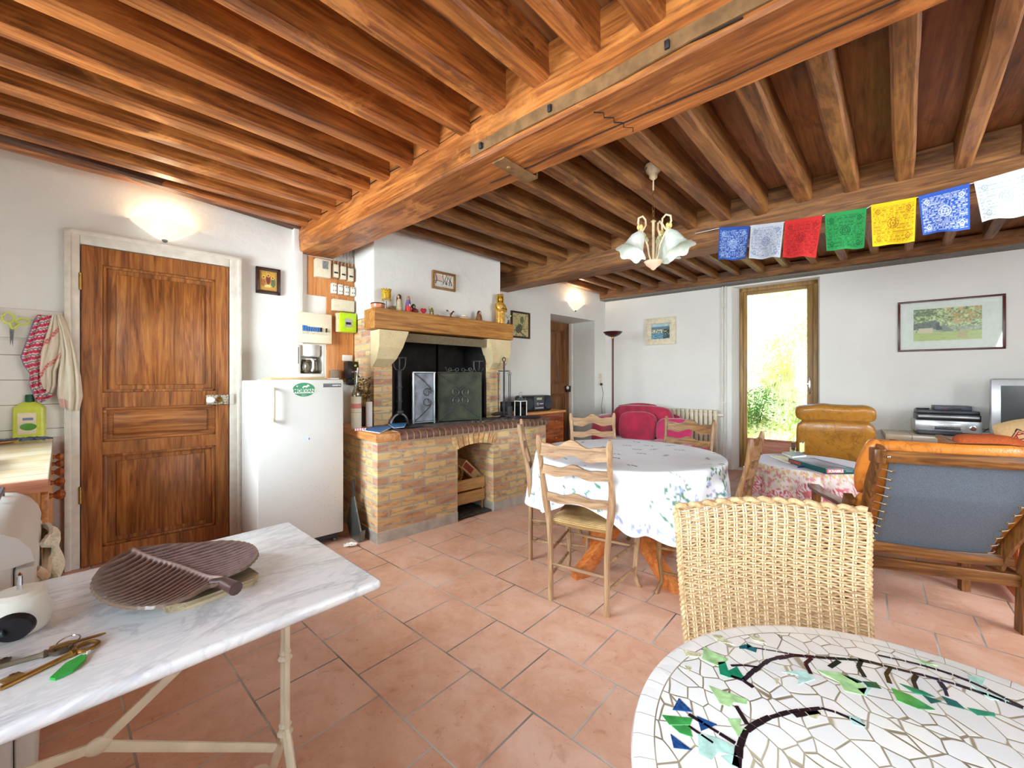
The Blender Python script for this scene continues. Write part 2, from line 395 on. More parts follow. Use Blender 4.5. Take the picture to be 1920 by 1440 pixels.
def m_brick(name='yellow_brick', bw=.205, rh=.062, ph=0.0):
    t = NT(name); tc = t.new('ShaderNodeTexCoord'); sp = t.new('ShaderNodeSeparateXYZ'); cb = t.new('ShaderNodeCombineXYZ')
    t.L(tc.outputs['Object'], sp.inputs[0]); t.L(t.math('ADD', t.math('ADD', sp.outputs[0], sp.outputs[1]), ph+20), cb.inputs[0]); t.L(t.math('ADD', sp.outputs[2], .006), cb.inputs[1])
    bt = t.new('ShaderNodeTexBrick'); bt.offset = .5; bt.squash = 1.0
    for k, val in (('Scale', 1), ('Brick Width', bw), ('Row Height', rh), ('Mortar Size', .0062), ('Mortar Smooth', .15)): bt.inputs[k].default_value = val
    bt.inputs['Color1'].default_value = (0, 0, 0, 1); bt.inputs['Color2'].default_value = (1, 1, 1, 1)
    t.L(cb.outputs[0], bt.inputs['Vector'])
    base = t.ramp(bt.outputs['Color'], [(0, srgb(232, 206, 146)), (.4, srgb(226, 188, 130)), (.65, srgb(220, 172, 124)), (.88, srgb(204, 156, 122)), (1, srgb(184, 136, 108))])
    mp = t.new('ShaderNodeMapping'); mp.inputs['Scale'].default_value = (9, 26, 1); t.L(cb.outputs[0], mp.inputs[0])
    n1 = t.noise(mp.outputs[0], 1, 4, .6, .5)
    c = t.mix(t.ramp(n1, [(.51, (0, 0, 0, 1)), (.62, (.7, .7, .7, 1))]), base, srgb(166, 122, 98))
    c = t.mix(t.ramp(n1, [(.30, (.8, .8, .8, 1)), (.42, (0, 0, 0, 1))]), c, srgb(232, 202, 142))
    c = t.mix(bt.outputs['Fac'], c, srgb(184, 176, 160)); t.col(c); t.rm(.8)
    t.bump(t.math('SUBTRACT', t.math('MULTIPLY', t.noise(t.obj(), 90, 3), .3), bt.outputs['Fac']), .6, .006); return t.m
BRICK = m_brick()
NOSING = plain('brown_glazed_brick', srgb(112, 76, 60), .45, var=.25, scale=26, bump=.2)
MORTAR = plain('pale_mortar', srgb(214, 196, 164), .9, var=.08, bump=.3)
def m_stone():
    t = NT('sand_limestone'); f = t.noise(t.obj(), 60, 5, .7); g = t.noise(t.obj(), 5, 4)
    c = t.ramp(g, [(.3, srgb(206, 184, 140)), (.7, srgb(226, 208, 168))]); c = t.mix(t.ramp(f, [(.3, (.7, .7, .7, 1)), (.42, (0, 0, 0, 1))]), c, srgb(160, 132, 90))
    t.col(c); t.rm(.9); t.bump(f, .5, .006); return t.m
STONE = m_stone()
SOOT = plain('soot_black', srgb(30, 24, 22), .9, var=.3, scale=8, bump=.4)
CONCRETE = plain('cement_base', srgb(196, 190, 178), .9, var=.1, scale=12, bump=.3)
def m_marble():
    t = NT('veined_marble'); v = t.obj((1.0, 2.6, 1), rot=(0, 0, .25))
    n1 = t.noise(v, 1.6, 6, .6, 1.6); n2 = t.noise(v, 4, 5, .6, 2.5)
    vein = t.math('ABSOLUTE', t.math('SUBTRACT', n1, .5)); vein2 = t.math('ABSOLUTE', t.math('SUBTRACT', n2, .52))
    c = t.ramp(t.noise(v, 1.2, 4), [(.35, srgb(236, 236, 238)), (.65, srgb(248, 247, 245))])
    c = t.mix(t.ramp(vein, [(0, (.34, .34, .34, 1)), (.035, (0, 0, 0, 1))]), c, srgb(140, 144, 160))
    c = t.mix(t.ramp(vein2, [(0, (.2, .2, .2, 1)), (.05, (0, 0, 0, 1))]), c, srgb(160, 164, 178))
    t.col(c); t.rm(.22); return t.m
MARBLE = m_marble()
def m_weave(name, c1, c2):
    t = NT(name); f = t.noise(t.obj((1, 1, 1), rnd=True), 70, 4, .6)
    t.col(t.ramp(f, [(.3, srgb(*c1)), (.65, srgb(*c2))])); t.rm(.55); t.bump(f, .2, .002); return t.m
RATTAN = m_weave('rattan_cane', (170, 132, 88), (216, 184, 138))
RATTAN_L = m_weave('rattan_stake', (214, 186, 142), (232, 208, 168))
def m_rush():
    t = NT('rush'); v = t.obj((1, 1, 1)); sp = t.new('ShaderNodeSeparateXYZ'); t.L(v, sp.inputs[0])
    d = t.math('MAXIMUM', t.math('ABSOLUTE', sp.outputs[0]), t.math('ABSOLUTE', t.math('MULTIPLY', sp.outputs[1], 1.15)))
    w = t.math('SINE', t.math('ADD', t.math('MULTIPLY', d, 900), t.math('MULTIPLY', t.noise(v, 20, 3), 5)))
    n = t.noise(v, 12, 4); c = t.ramp(n, [(.3, srgb(176, 134, 76)), (.7, srgb(222, 184, 122))])
    c = t.mix(t.math('MULTIPLY', t.math('ADD', w, 1), .22), c, srgb(126, 88, 42)); t.col(c); t.rm(.7); t.bump(w, .6, .003); return t.m
RUSH = m_rush()
def m_leather(name, c, dark):
    t = NT(name); v = t.obj(); f = t.noise(v, 3.5, 5, .6, 1.2); vo = t.new('ShaderNodeTexVoronoi'); vo.inputs['Scale'].default_value = 160; t.L(v, vo.inputs['Vector'])
    cr = t.math('ABSOLUTE', t.math('SUBTRACT', t.noise(v, 5, 3, .5, 2), .5))
    c1 = t.ramp(f, [(.3, srgb(*dark)), (.65, srgb(*c))]); c1 = t.mix(t.ramp(cr, [(0, (.45, .45, .45, 1)), (.03, (0, 0, 0, 1))]), c1, srgb(*[int(x*.6) for x in dark]))
    t.col(c1); t.rm(.36); t.b.inputs['Coat Weight'].default_value = .15; t.bump(t.math('ADD', t.math('MULTIPLY', vo.outputs['Distance'], .15), t.math('MULTIPLY', f, 1.2)), .4, .01); return t.m
LEATHER_O = m_leather('orange_leather', (214, 130, 48), (184, 100, 30))
LEATHER_B = m_leather('tan_leather', (176, 120, 44), (146, 92, 28))
VELVET = plain('red_velvet', srgb(164, 24, 58), .8, var=.2, scale=6, sheen=.6, bump=.05)
CANVAS = plain('blue_grey_canvas', srgb(98, 106, 116), .9, var=.12, scale=220, bump=.3)
# ---------------------------------------------------------------- room shell
def openwall(mb, x0, x1, z0, z1, y0, y1, ops):
    xs = sorted({x0, x1, *[o[0] for o in ops], *[o[1] for o in ops]}); zs = sorted({z0, z1, *[o[2] for o in ops], *[o[3] for o in ops]})
    for a, b in zip(xs, xs[1:]):
        run = []
        for c, d in zip(zs, zs[1:]):
            mx, mz = (a+b)/2, (c+d)/2
            if any(o[0] < mx < o[1] and o[2] < mz < o[3] for o in ops): continue
            if run and abs(run[-1][1]-c) < 1e-6: run[-1][1] = d
            else: run.append([c, d])
        for c, d in run: mb.box(a, b, y0, y1, c, d)
HW = 2.72
m = MB(); m.box(-7, 6, -4, 8.0, -.12, 0); struct('floor', m, FLOOR_M, (0, 0, 0), AT)
m = MB(); m.box(-4.6, 4.4, -2.6, 6.7, 2.68, 2.76); struct('ceiling', m, wood('ceiling_boards', srgb(104, 62, 34), srgb(150, 98, 58), srgb(178, 124, 76), axis='y', patch=.5, rough=.5, sc=.8, blotch=srgb(150, 96, 54)), (0, 0, 0), AT)
m = MB(); openwall(m, -1.1, 6.2, 0, HW, YW, YW+.5, [(4.313, 5.355, 0, 2.155)])
struct('wall_left', m, PLASTER, (0, 0, 0), AW)
m = MB(); m.box(.996, 1.068, YW-.05, YW+.02, 0, 2.52, .006); struct('trim_1', m, PLASTER_W, (0, 0, 0), AW)
m = MB(); m.box(4.0, 5.7, YW+.5, YW+.62, 0, HW); struct('wall_passage', m, PLASTER_W, (0, 0, 0), AW)
# wall with the glass door: frame F_B, local X = s, local Y = into the wall
m = MB()
m.prism([(-.6, 0), (1.847, 0), (1.917, .2), (1.917, .32), (-.6, .32)], 0, HW, 'xy')
m.prism([(2.80, 0), (6.0, 0), (6.0, .32), (2.775, .32), (2.775, .2)], 0, HW, 'xy')
m.box(1.847, 2.80, 0, .32, 2.47, HW); m.box(1.847, 2.8, .06, .32, -.1, .02)
struct('wall_back', m, PLASTER_W, (CX, CY, 0), AB)
m = MB(); openwall(m, -4.05, 2.2, 0, HW, .95, 1.12, [(-3.25, -1.75, 1.02, 2.15), (-.75, .95, .75, 2.2)])
struct('wall_rear', m, PLASTER, (0, 0, 0), AW-PI/2)      # local X = -Y_FW, local Y = -X_FW... (placed below)
_wr = bpy.data.objects['wall_rear']; _wr.rotation_euler = (0, 0, AW+PI/2)
_wr.data = (lambda q: (openwall(q, -2.2, 4.4, 0, HW, .95, 1.12, [(1.75, 3.25, 1.02, 2.15), (-.95, .75, .75, 2.2)]), q)[1])(MB()).mesh('wall_rear', PLASTER)
m = MB(); openwall(m, -1.1, 7.4, 0, HW, -2.0, -1.85, [(2.2, 4.2, .8, 2.15)]); struct('wall_right', m, PLASTER, (0, 0, 0), AW)
# window frames
def window(n, a0, a1, z0, z1, loc, rz, y0):
    o = thing('window_%d' % n, None, None, loc, rz, kind='structure')
    f = MB(); w = .055
    f.box(a0, a0+w, y0, y0+.05, z0, z1); f.box(a1-w, a1, y0, y0+.05, z0, z1); f.box(a0, a1, y0, y0+.05, z0, z0+w); f.box(a0, a1, y0, y0+.05, z1-w, z1)
    c = (a0+a1)/2; f.box(c-.04, c+.04, y0, y0+.05, z0, z1)
    part('window_frame', f, WHITE_PAINT, o); g = MB(); g.box(a0+w, a1-w, y0+.02, y0+.026, z0+w, z1-w); part('window_pane', g, GLASS, o)
window(1, 1.75, 3.25, 1.02, 2.15, (0, 0, 0), AW+PI/2, .99)
window(2, -.95, .75, .75, 2.2, (0, 0, 0), AW+PI/2, .99)
window(3, 2.2, 4.2, .8, 2.15, (0, 0, 0), AW, -1.95)  # unseen right-hand window, added to carry the fill light for the far walls

# ---------------------------------------------------------------- beams and joists
def beam_mb(L, W, H, amp=.006, seed=0, seg=None, taper=0, ch=.012, mb=None, nudge=None):
    """along +X, width W centred on Y, from z 0 up to H"""
    mb = mb or MB(); seg = seg or max(8, int(L/.16)); pts = []
    nW, nH = 5, 4
    sec = []
    for i in range(nW): sec.append((-W/2+ch+(W-2*ch)*i/(nW-1), 0))
    for i in range(nH): sec.append((W/2, ch+(H-2*ch)*i/(nH-1)))
    for i in range(nW): sec.append((W/2-ch-(W-2*ch)*i/(nW-1), H))
    for i in range(nH): sec.append((-W/2, H-ch-(H-2*ch)*i/(nH-1)))
    n = len(sec); vs = []
    for k in range(seg+1):
        x = L*k/seg
        wv = 1+taper*(k/seg-.5)
        for j, (y, z) in enumerate(sec):
            a = mnoise.noise((x*1.6, y*6+seed*3.1, z*6+seed*1.7))*amp*1.6+mnoise.noise((x*6, y*12+seed, z*12))*amp*.6
            b = mnoise.noise((x*1.3+50, y*5+seed*2.3, z*5))*amp*1.5
            bow = math.sin(x*.9+seed)*amp*.8
            vs.append((x, y*wv+a+bow, z+(b if z < H-ch*.5 else 0)))
    fs = [tuple(range(n)), tuple(seg*n+j for j in reversed(range(n)))]
    for k in range(seg):
        for j in range(n): fs.append((k*n+j, (k+1)*n+j, (k+1)*n+(j+1) % n, k*n+(j+1) % n))
    return mb.add(vs, fs)
# the big beam with its iron straps, z 2.32 - 2.69, n 1.43 - 1.735
S0 = -3.80
B1 = thing('ceiling_beam', 'massive old oak ceiling beam with a long iron strap, crossing the room overhead', 'ceiling beam', (*ft(S0, 1.585), 2.325), AT)
m = beam_mb(6.2, .31, .36, .007, 3, seg=60); part('timber', m, ceilwood('x'), B1)
m = MB()
u0 = -1.53-S0; 
pth = [(u0+i*.12, -.163+.003*math.sin(i*1.3), .052+.004*math.sin(i*.8)) for i in range(20)]
m.tube(pth, 1, n=4, flat=(.040, .006), up=(0, 0, 1))
part('iron_strap', m, STRAP, B1, 'flat brown iron strap nailed along the side')
for xx in (.08, .50, 1.0, 1.45):
    m = MB(); m.box(u0+xx-.009, u0+xx+.009, -.180, -.166, .036, .066, .003); part('nail_head', m, IRON, B1)
m = MB(); bx = -1.42-S0
m.box(bx-.02, bx+.06, -.10, .170, -.014, -.006); m.box(bx-.02, bx+.06, .163, .172, -.012, .10); m.cyl((bx+.02, -.02, -.022), .012, .012, 8)
part('iron_bracket', m, STRAP, B1, 'iron plate folded round the lower edge')
m = MB(); cz = [(-.95-S0+i*.035, -.159-(.0015 if i % 2 else 0), .10+.10*0-i*.016+(.018 if i % 2 else 0)) for i in range(9)]
crk = [(.15+.55*i/5, -.160, .010+.028*math.sin(i*.9)*.4) for i in range(6)]
m.tube([(x-S0-1.0, y+.0, z+.02) for x, y, z in crk], .0035, 4)
m2 = [(-.86-S0+i*.008+.022*(i % 2), -.10+.029*i, -.0035) for i in range(9)]
m.tube(m2, .0026, 4); m.tube([(2.2+.30*i, .05+.012*math.sin(i*2.0), -.0045) for i in range(12)], .003, 4)
m.tube([(.1+.28*i, -.160, .20+.010*math.sin(i*1.7)) for i in range(9)], .003, 4)
part('timber_crack', m, plain('crack_dark', srgb(38, 20, 10), .9), B1)
# second beam
m = beam_mb(6.3, .25, .345, .007, 9, seg=50)
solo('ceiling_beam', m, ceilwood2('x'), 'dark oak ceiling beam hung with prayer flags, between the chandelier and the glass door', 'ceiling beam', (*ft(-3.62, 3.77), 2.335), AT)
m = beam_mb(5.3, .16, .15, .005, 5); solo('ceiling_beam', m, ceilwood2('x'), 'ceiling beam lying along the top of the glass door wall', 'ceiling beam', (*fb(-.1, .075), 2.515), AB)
m = MB(); m.box(-.1, 5.2, -.15, .0, 2.49, 2.516); struct('trim_2', m, plain('grey_fillet', srgb(120, 116, 108), .8), (CX, CY, 0), AB)
# joists
BJ = math.atan2(.7266, .687)
ORD = ['first', 'second', 'third', 'fourth', 'fifth', 'sixth', 'seventh', 'eighth', 'ninth', 'tenth', 'eleventh', 'twelfth', 'thirteenth', 'fourteenth', 'fifteenth', 'sixteenth', 'seventeenth', 'eighteenth', 'nineteenth', 'twentieth']
random.seed(11)
def joist(s_at, n_at, n0, n1, z, W, H, mat, label, group, i, dirs=.0355):
    s0 = s_at+(n0-n_at)*dirs; x, y = ft(s0, n0); ang = AT+PI/2-math.atan(dirs)
    m = beam_mb(n1-n0, W, H, .006, i*1.37+n0)
    return solo('ceiling_joist', m, mat, label, 'ceiling joist', (x, y, z), ang, group)
for k in range(-6, 13):
    lab = '%s ceiling joist from the brown door wall, on the near side of the strapped beam' % ORD[12-k]
    joist(-.547-.2475*k-.045, 1.448, -1.25, 1.47, 2.50+.012*random.uniform(-1, 1), random.uniform(.085, .10), .19, ceilwood('x'), lab, 'joists on the near side of the big beam', k+7)
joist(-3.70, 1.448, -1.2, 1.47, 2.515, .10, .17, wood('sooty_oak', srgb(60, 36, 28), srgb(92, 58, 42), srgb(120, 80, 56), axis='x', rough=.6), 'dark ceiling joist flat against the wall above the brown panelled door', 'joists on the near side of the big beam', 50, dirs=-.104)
for k in range(-2, 15):
    lab = ('%s joist from the right, between the strapped beam and the flag-hung beam' % ORD[k]) if k >= 0 else '%s joist beyond the right edge of view, between the strapped and flag-hung beams' % ORD[-k-1]
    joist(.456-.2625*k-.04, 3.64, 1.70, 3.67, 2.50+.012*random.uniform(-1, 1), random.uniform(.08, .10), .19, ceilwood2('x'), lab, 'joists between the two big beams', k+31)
for k in range(-8, 10):
    lab = ('%s small joist from the right, between flag-hung beam and glass door wall' % ORD[k+7]) if k > -8 else 'small joist just beyond the right edge of view near the glass door wall'
    if -.95-.268*k > -3.4:
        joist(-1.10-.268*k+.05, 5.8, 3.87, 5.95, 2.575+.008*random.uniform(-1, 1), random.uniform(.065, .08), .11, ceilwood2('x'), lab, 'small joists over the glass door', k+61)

# ---------------------------------------------------------------- front door on the left wall
D1 = thing('door_1', None, None, (0, 0, 0), AW, kind='structure')
x0, x1 = -.256, .534
def panel_leaf(mb, x0, x1, z0, z1, y, panels, th=.035):
    xs = [(x0, panels[0][0]), (panels[0][1], x1)]
    for a, b in xs: mb.box(a, b, y-th, y, z0, z1)
    zz = [z0]+[q for p in sorted(panels, key=lambda p: p[2]) for q in (p[2], p[3])]+[z1]
    for i in range(0, len(zz), 2): mb.box(panels[0][0], panels[0][1], y-th, y, zz[i], zz[i+1])
def panel_field(mb, a, b, c, d, y, inset=.045):
    mb.box(a-.001, b+.001, y-.012, y, c-.001, d+.001)
    def fr(w, yy0, yy1):      # bolection moulding ring
        for (p, q, r, s_) in ((a, b, c, c+w), (a, b, d-w, d), (a, a+w, c, d), (b-w, b, c, d)): mb.box(p, q, yy0, yy1, r, s_, .004)
    fr(.020, y-.030, y-.008)
    mb.box(a+inset+.015, b-inset-.015, y-.024, y-.010, c+inset, d-inset, .008)
PN = [(-.159, .451, 1.135, 1.982), (-.159, .451, .806, 1.035), (-.159, .451, .112, .722)]
yl = YW-.012
m = MB(); panel_leaf(m, x0, x1, .008, 2.092, yl, PN); part('door_leaf', m, doorwood('z'), D1)
for p in PN:
    m = MB(); panel_field(m, *p, yl, .05 if p[3]-p[2] > .4 else .035)
    part('door_panel', m, doorwood('x' if p[3]-p[2] < .3 else 'z'), D1)
m = MB(); m.box(.392, .532, yl-.055, yl-.034, 1.035, 1.103, .004)
m.lathe([(.026, 0), (.03, .01), (.022, .03), (.012, .036), (0, .037)], 16)
lk = part('door_lock', MB().box(.392, .532, yl-.057, yl-.034, 1.032, 1.105, .004), plain('floral_lock', srgb(176, 166, 146), .4, .3, var=.5, scale=110), D1, 'patterned lock box')
m = MB(); m.at((.415, yl-.057, 1.069), (PI/2, 0, 0)); m.lathe([(.010, 0), (.010, .018), (.024, .026), (.027, .038), (.02, .05), (0, .054)], 18); part('door_knob', m, plain('porcelain', srgb(240, 236, 226), .15, coat=.5), lk, 'white porcelain knob')
m = MB(); m.at((.472, yl-.057, 1.069), (PI/2, 0, 0)); m.lathe([(.022, 0), (.022, .004), (.012, .009), (.008, .004)], 18); part('key_escutcheon', m, BRASS, lk)
m = MB(); m.box(.537, .57, yl-.05, yl-.01, 1.03, 1.11, .004); part('strike_plate', m, WHITE_PAINT, D1)
for zz in (1.80, .42):
    m = MB(); m.cyl((x0-.004, yl-.04, zz), .008, .11, 10); part('door_hinge', m, BRASS, D1)
m = MB()
for a, b, c, d, t_ in ((-.317, -.262, 0, 2.165, .05), (.540, .609, 0, 2.165, .05), (-.262, .540, 2.098, 2.165, .05)): m.box(a, b, YW-t_, YW+.01, c, d, .006)
for a, b, c, d in ((-.330, -.300, 0, 2.18), (.592, .620, 0, 2.18), (-.33, .62, 2.155, 2.185)): m.box(a, b, YW-.062, YW, c, d, .005)
struct('trim_3', m, plain('chipped_white_paint', srgb(226, 220, 206), .5, var=.05, scale=16, bump=.25), (0, 0, 0), AW)
# passage door (end of the left wall)
D2 = thing('door_2', None, None, (0, 0, 0), AW, kind='structure')
m = MB(); panel_leaf(m, 4.33, 5.25, .01, 2.14, YW+.47, [(4.45, 5.13, 1.15, 2.02), (4.45, 5.13, .2, 1.0)]); part('door_leaf', m, wood('passage_door', srgb(70, 38, 16), srgb(120, 72, 32), srgb(156, 104, 52), axis='z', patch=.45, rough=.4), D2)
for p in ((4.45, 5.13, 1.15, 2.02), (4.45, 5.13, .2, 1.0)):
    m = MB(); panel_field(m, *p, YW+.47); part('door_panel', m, wood('passage_door', None, None, None, axis='z'), D2)
m = MB(); m.box(5.16, 5.30, YW+.40, YW+.44, 1.02, 1.12, .003); lk = part('door_lock', m, BLACK_PLASTIC, D2)
m = MB(); m.ell((5.15, YW+.38, 1.09), (.028, .022, .028)); part('door_knob', m, plain('porcelain', None), lk, 'white porcelain knob')
m = MB(); m.box(5.255, 5.30, YW+.385, YW+.47, 0, 2.14); part('door_jamb', m, WHITE_PAINT, D2)
# glass door
D3 = thing('door_3', None, None, (CX, CY, 0), AB, kind='structure')
OLV = wood('olive_door_wood', srgb(118, 86, 40), srgb(156, 118, 62), srgb(176, 140, 82), axis='z', patch=.15, rough=.45)
OLVx = wood('olive_door_wood', srgb(118, 86, 40), srgb(156, 118, 62), srgb(176, 140, 82), axis='x', patch=.15, rough=.45)
RDW = wood('red_door_wood', srgb(140, 74, 46), srgb(176, 102, 68), srgb(196, 124, 88), axis='x', patch=.15, rough=.45)
f0, f1 = 1.917, 2.775
m = MB(); m.box(f0, f0+.04, .17, .25, .02, 2.47, .005); m.box(f1-.045, f1, .17, .25, .02, 2.47, .005); m.box(f0, f1, .17, .25, 2.42, 2.47, .005); part('door_frame', m, OLV, D3)
lf = MB(); lf.box(f0+.04, 2.003, .175, .225, .03, 2.42, .006); lf.box(2.667, f1-.045, .175, .225, .03, 2.42, .006); L3 = part('door_leaf', lf, OLV, D3)
m = MB(); m.box(2.003, 2.667, .175, .225, 2.375, 2.42, .004); part('top_rail', m, OLVx, L3)
m = MB(); m.box(2.003, 2.667, .175, .225, .03, .42, .006); m.box(2.003, 2.667, .165, .18, .40, .43, .004); part('bottom_panel', m, RDW, L3, 'reddish brown solid panel')
m = MB(); m.box(2.003, 2.667, .198, .204, .42, 2.38); part('door_glass', m, GLASS, L3)
m = MB(); m.box(2.685, 2.705, .168, .176, 1.04, 1.26, .003); m.tube([(2.695, .17, 1.17), (2.695, .14, 1.17), (2.60, .135, 1.17)], .007, 8); part('door_handle', m, CHROME, L3)
# tiled splashback on the left wall beside the door
t = NT('white_wall_tiles'); sp = t.new('ShaderNodeTexBrick'); sp.offset = 0.0
for k, val in (('Scale', 1), ('Brick Width', 1.2), ('Row Height', .152), ('Mortar Size', .0018)): sp.inputs[k].default_value = val
tc = t.new('ShaderNodeTexCoord'); sx = t.new('ShaderNodeSeparateXYZ'); cb = t.new('ShaderNodeCombineXYZ'); t.L(tc.outputs['Object'], sx.inputs[0]); t.L(t.math('ADD', sx.outputs[0], 10.93), cb.inputs[0]); t.L(t.math('ADD', sx.outputs[2], .15), cb.inputs[1])
t.L(cb.outputs[0], sp.inputs['Vector']); t.col(t.mix(sp.outputs['Fac'], srgb(236, 234, 226), srgb(110, 104, 90))); t.rm(.15); WTILE = t.m
m = MB(); m.box(-1.08, -.333, YW-.012, YW, .86, 1.46, .002); struct('trim_4', m, WTILE, (0, 0, 0), AW)
m = MB(); m.box(-.45, -.333, YW-.02, YW, 0, .86); struct('trim_5', m, plain('mauve_paint', srgb(196, 176, 164), .6, var=.05), (0, 0, 0), AW)
# ---------------------------------------------------------------- fireplace
def wthing(name, label, cat, X, Y, z=0, group=None, drz=0.0): return thing(name, label, cat, (*fw(X, Y), z), AW+drz, group)
FX, FY = 1.319, 2.898            # hearth front left corner in F_W
def FM(): q = MB(); q.T = Matrix.Translation((-FX, -FY, 0)); return q
FP = wthing('fireplace', 'big yellow brick fireplace with a raised hearth and an oak mantel beam', 'fireplace', FX, FY)
HX1, HZ = 3.153, .76
YB = YW-.45                       # front plane of breast and jambs
# raised hearth: front wall in slabs around the wood niche
NX0, NX1 = 2.037, 2.438
def arch(x): q = (x-(NX0+NX1)/2)/((NX1-NX0)/2); return .600+.055*math.sqrt(max(0, 1-q*q*.92))
m = FM()
m.box(FX, NX0, FY, YW-.01, .0, HZ); m.box(NX1, HX1, FY, YW-.01, 0, HZ)
N = 14; pl = [(NX0+(NX1-NX0)*i/N, arch(NX0+(NX1-NX0)*i/N)) for i in range(N+1)]
m.prism([(NX0, HZ)]+pl+[(NX1, HZ)], FY+.006, FY+.11, 'xz')
m.box(NX0, NX1, FY+.11, YW-.01, .70, HZ); m.box(NX0, NX1, YW-.25, YW-.01, 0, .7)
part('hearth', m, BRICK, FP)
m = FM()
for i in range(9):                # voussoirs
    a0 = NX0-.03+(NX1-NX0+.06)*i/9; a1 = NX0-.03+(NX1-NX0+.06)*(i+.88)/9
    sl = (i-4)*.010
    b0, b1 = arch(min(max(a0, NX0), NX1)), arch(min(max(a1, NX0), NX1))
    m.prism([(a0, b0), (a1, b1), (a1+sl, .745-abs(i-4)*.004), (a0+sl, .745-abs(i-4)*.004)], FY-.006, FY+.02, 'xz', mat=i % 3)
part('niche_arch', m, [plain('vouss_a', srgb(222, 186, 130), .8, var=.15, scale=30), plain('vouss_b', srgb(206, 158, 108), .8, var=.15, scale=30), plain('vouss_c', srgb(214, 170, 116), .8, var=.2, scale=20)], FP)
m = FM(); m.box(FX-.006, NX0, FY-.006, FY+.4, 0, .085); m.box(NX1, HX1+.004, FY-.006, FY+.4, 0, .085); m.box(FX-.006, FX+.02, FY, YW-.02, 0, .08); part('cement_footing', m, CONCRETE, FP)
# top slab: wood at the left end, glazed brick nosing further right
m = FM(); m.box(FX-.035, FX+.16, FY-.05, YB+.42, HZ, .82, .006); part('wooden_ledge', m, pine('y'), FP, 'varnished wooden end of the hearth top')
m = FM(); m.box(FX+.16, HX1, FY+.05, YW-.01, HZ, .812); part('hearth_top', m, plain('ashy_slab', srgb(108, 102, 98), .8, var=.3, scale=14, bump=.4), FP)
NB = 29; dx = (HX1+.01-(FX+.16))/NB
a, b = MB(), MB()
a = FM(); b = FM()
for i in range(NB):
    xx = FX+.16+i*dx
    pr = [(FY+.10, .824), (FY-.01, .824), (FY-.032, .816), (FY-.047, .80), (FY-.05, .775), (FY-.048, HZ), (FY+.10, HZ)]
    a.prism([(p[0], p[1]) for p in pr], xx+.0045, xx+dx-.0045, 'yz')
    q = [(p[0]+.003 if p[0] < FY else p[0], p[1]-.003) for p in pr]
    b.prism(q, xx-.0045, xx+.0045, 'yz')
part('brick_nosing', a, NOSING, FP, 'dark rounded bricks along the hearth edge', smooth=50); part('nosing_joints', b, MORTAR, FP)
# jambs, corbels, firebox, breast
m = FM(); m.box(1.526, 1.695, YB, YW-.01, .81, 1.64); m.box(1.527, 1.60, YB+.02, YW-.01, 1.6, 1.775); part('left_jamb', m, BRICK, FP)
m = FM(); m.box(2.783, 2.98, YB, YW-.01, .81, 1.64); part('right_jamb', m, BRICK, FP)
def corbel(x0, x1, cut, name):
    m = FM(); zt, zl = 1.645, 1.33
    prof = [(YB+.02, zt), (YB-.15, zt), (YB-.145, 1.50), (YB-.10, 1.40), (YB-.012, zl), (YB+.02, zl)]
    # front outline tapers towards the opening
    vs = []; 
    for t_ in (0, 1):
        for (y, z) in prof:
            k = (zt-z)/(zt-zl); xa = x0; xb = x1
            if cut > 0: xb = x1+.085-.12*k
            else: xa = x0-.085+.12*k
            vs.append((xa if t_ == 0 else xb, y, z))
    n = len(prof); fs = [tuple(range(n)), tuple(reversed(range(n, 2*n)))]+[(i, n+i, n+(i+1) % n, (i+1) % n) for i in range(n)]
    m.add(vs, fs); part(name, m, STONE, FP, smooth=20)
corbel(1.505, 1.695, 1, 'left_corbel'); corbel(2.783, 3.0, -1, 'right_corbel')
m = FM(); m.box(1.695, 1.72, YB+.01, YW-.02, .81, 1.64); m.box(2.76, 2.783, YB+.01, YW-.02, .81, 1.64); m.box(1.70, 2.78, YW-.06, YW-.015, .81, 2.0)
m.box(2.40, 2.46, YW-.10, YW-.05, .9, 1.64)
part('firebox', m, SOOT, FP)
m = FM(); m.prism([(YB-.11, 1.635), (YB+.10, 1.635), (YB+.10, 1.600), (YB-.07, 1.560)], 1.72, 2.77, 'yz'); part('smoke_hood', m, plain('olive_steel_lip', srgb(132, 120, 96), .5, .3), FP, 'grey steel lip under the mantel')
m = FM(); m.box(1.526, 2.98, YB, YW-.01, 1.78, 2.60); part('chimney_breast', m, PLASTER_W, FP)
m = FM(); m.T = m.T @ Matrix.Translation((1.458, (3.254+YB+.04)/2, 1.650)); beam_mb(1.56, YB+.04-3.254, .172, .004, 2, mb=m, ch=.006)
MT = part('mantel_beam', m, wood('mantel_oak', srgb(110, 66, 22), srgb(174, 114, 46), srgb(204, 146, 72), axis='x', patch=.35, rough=.5), FP)

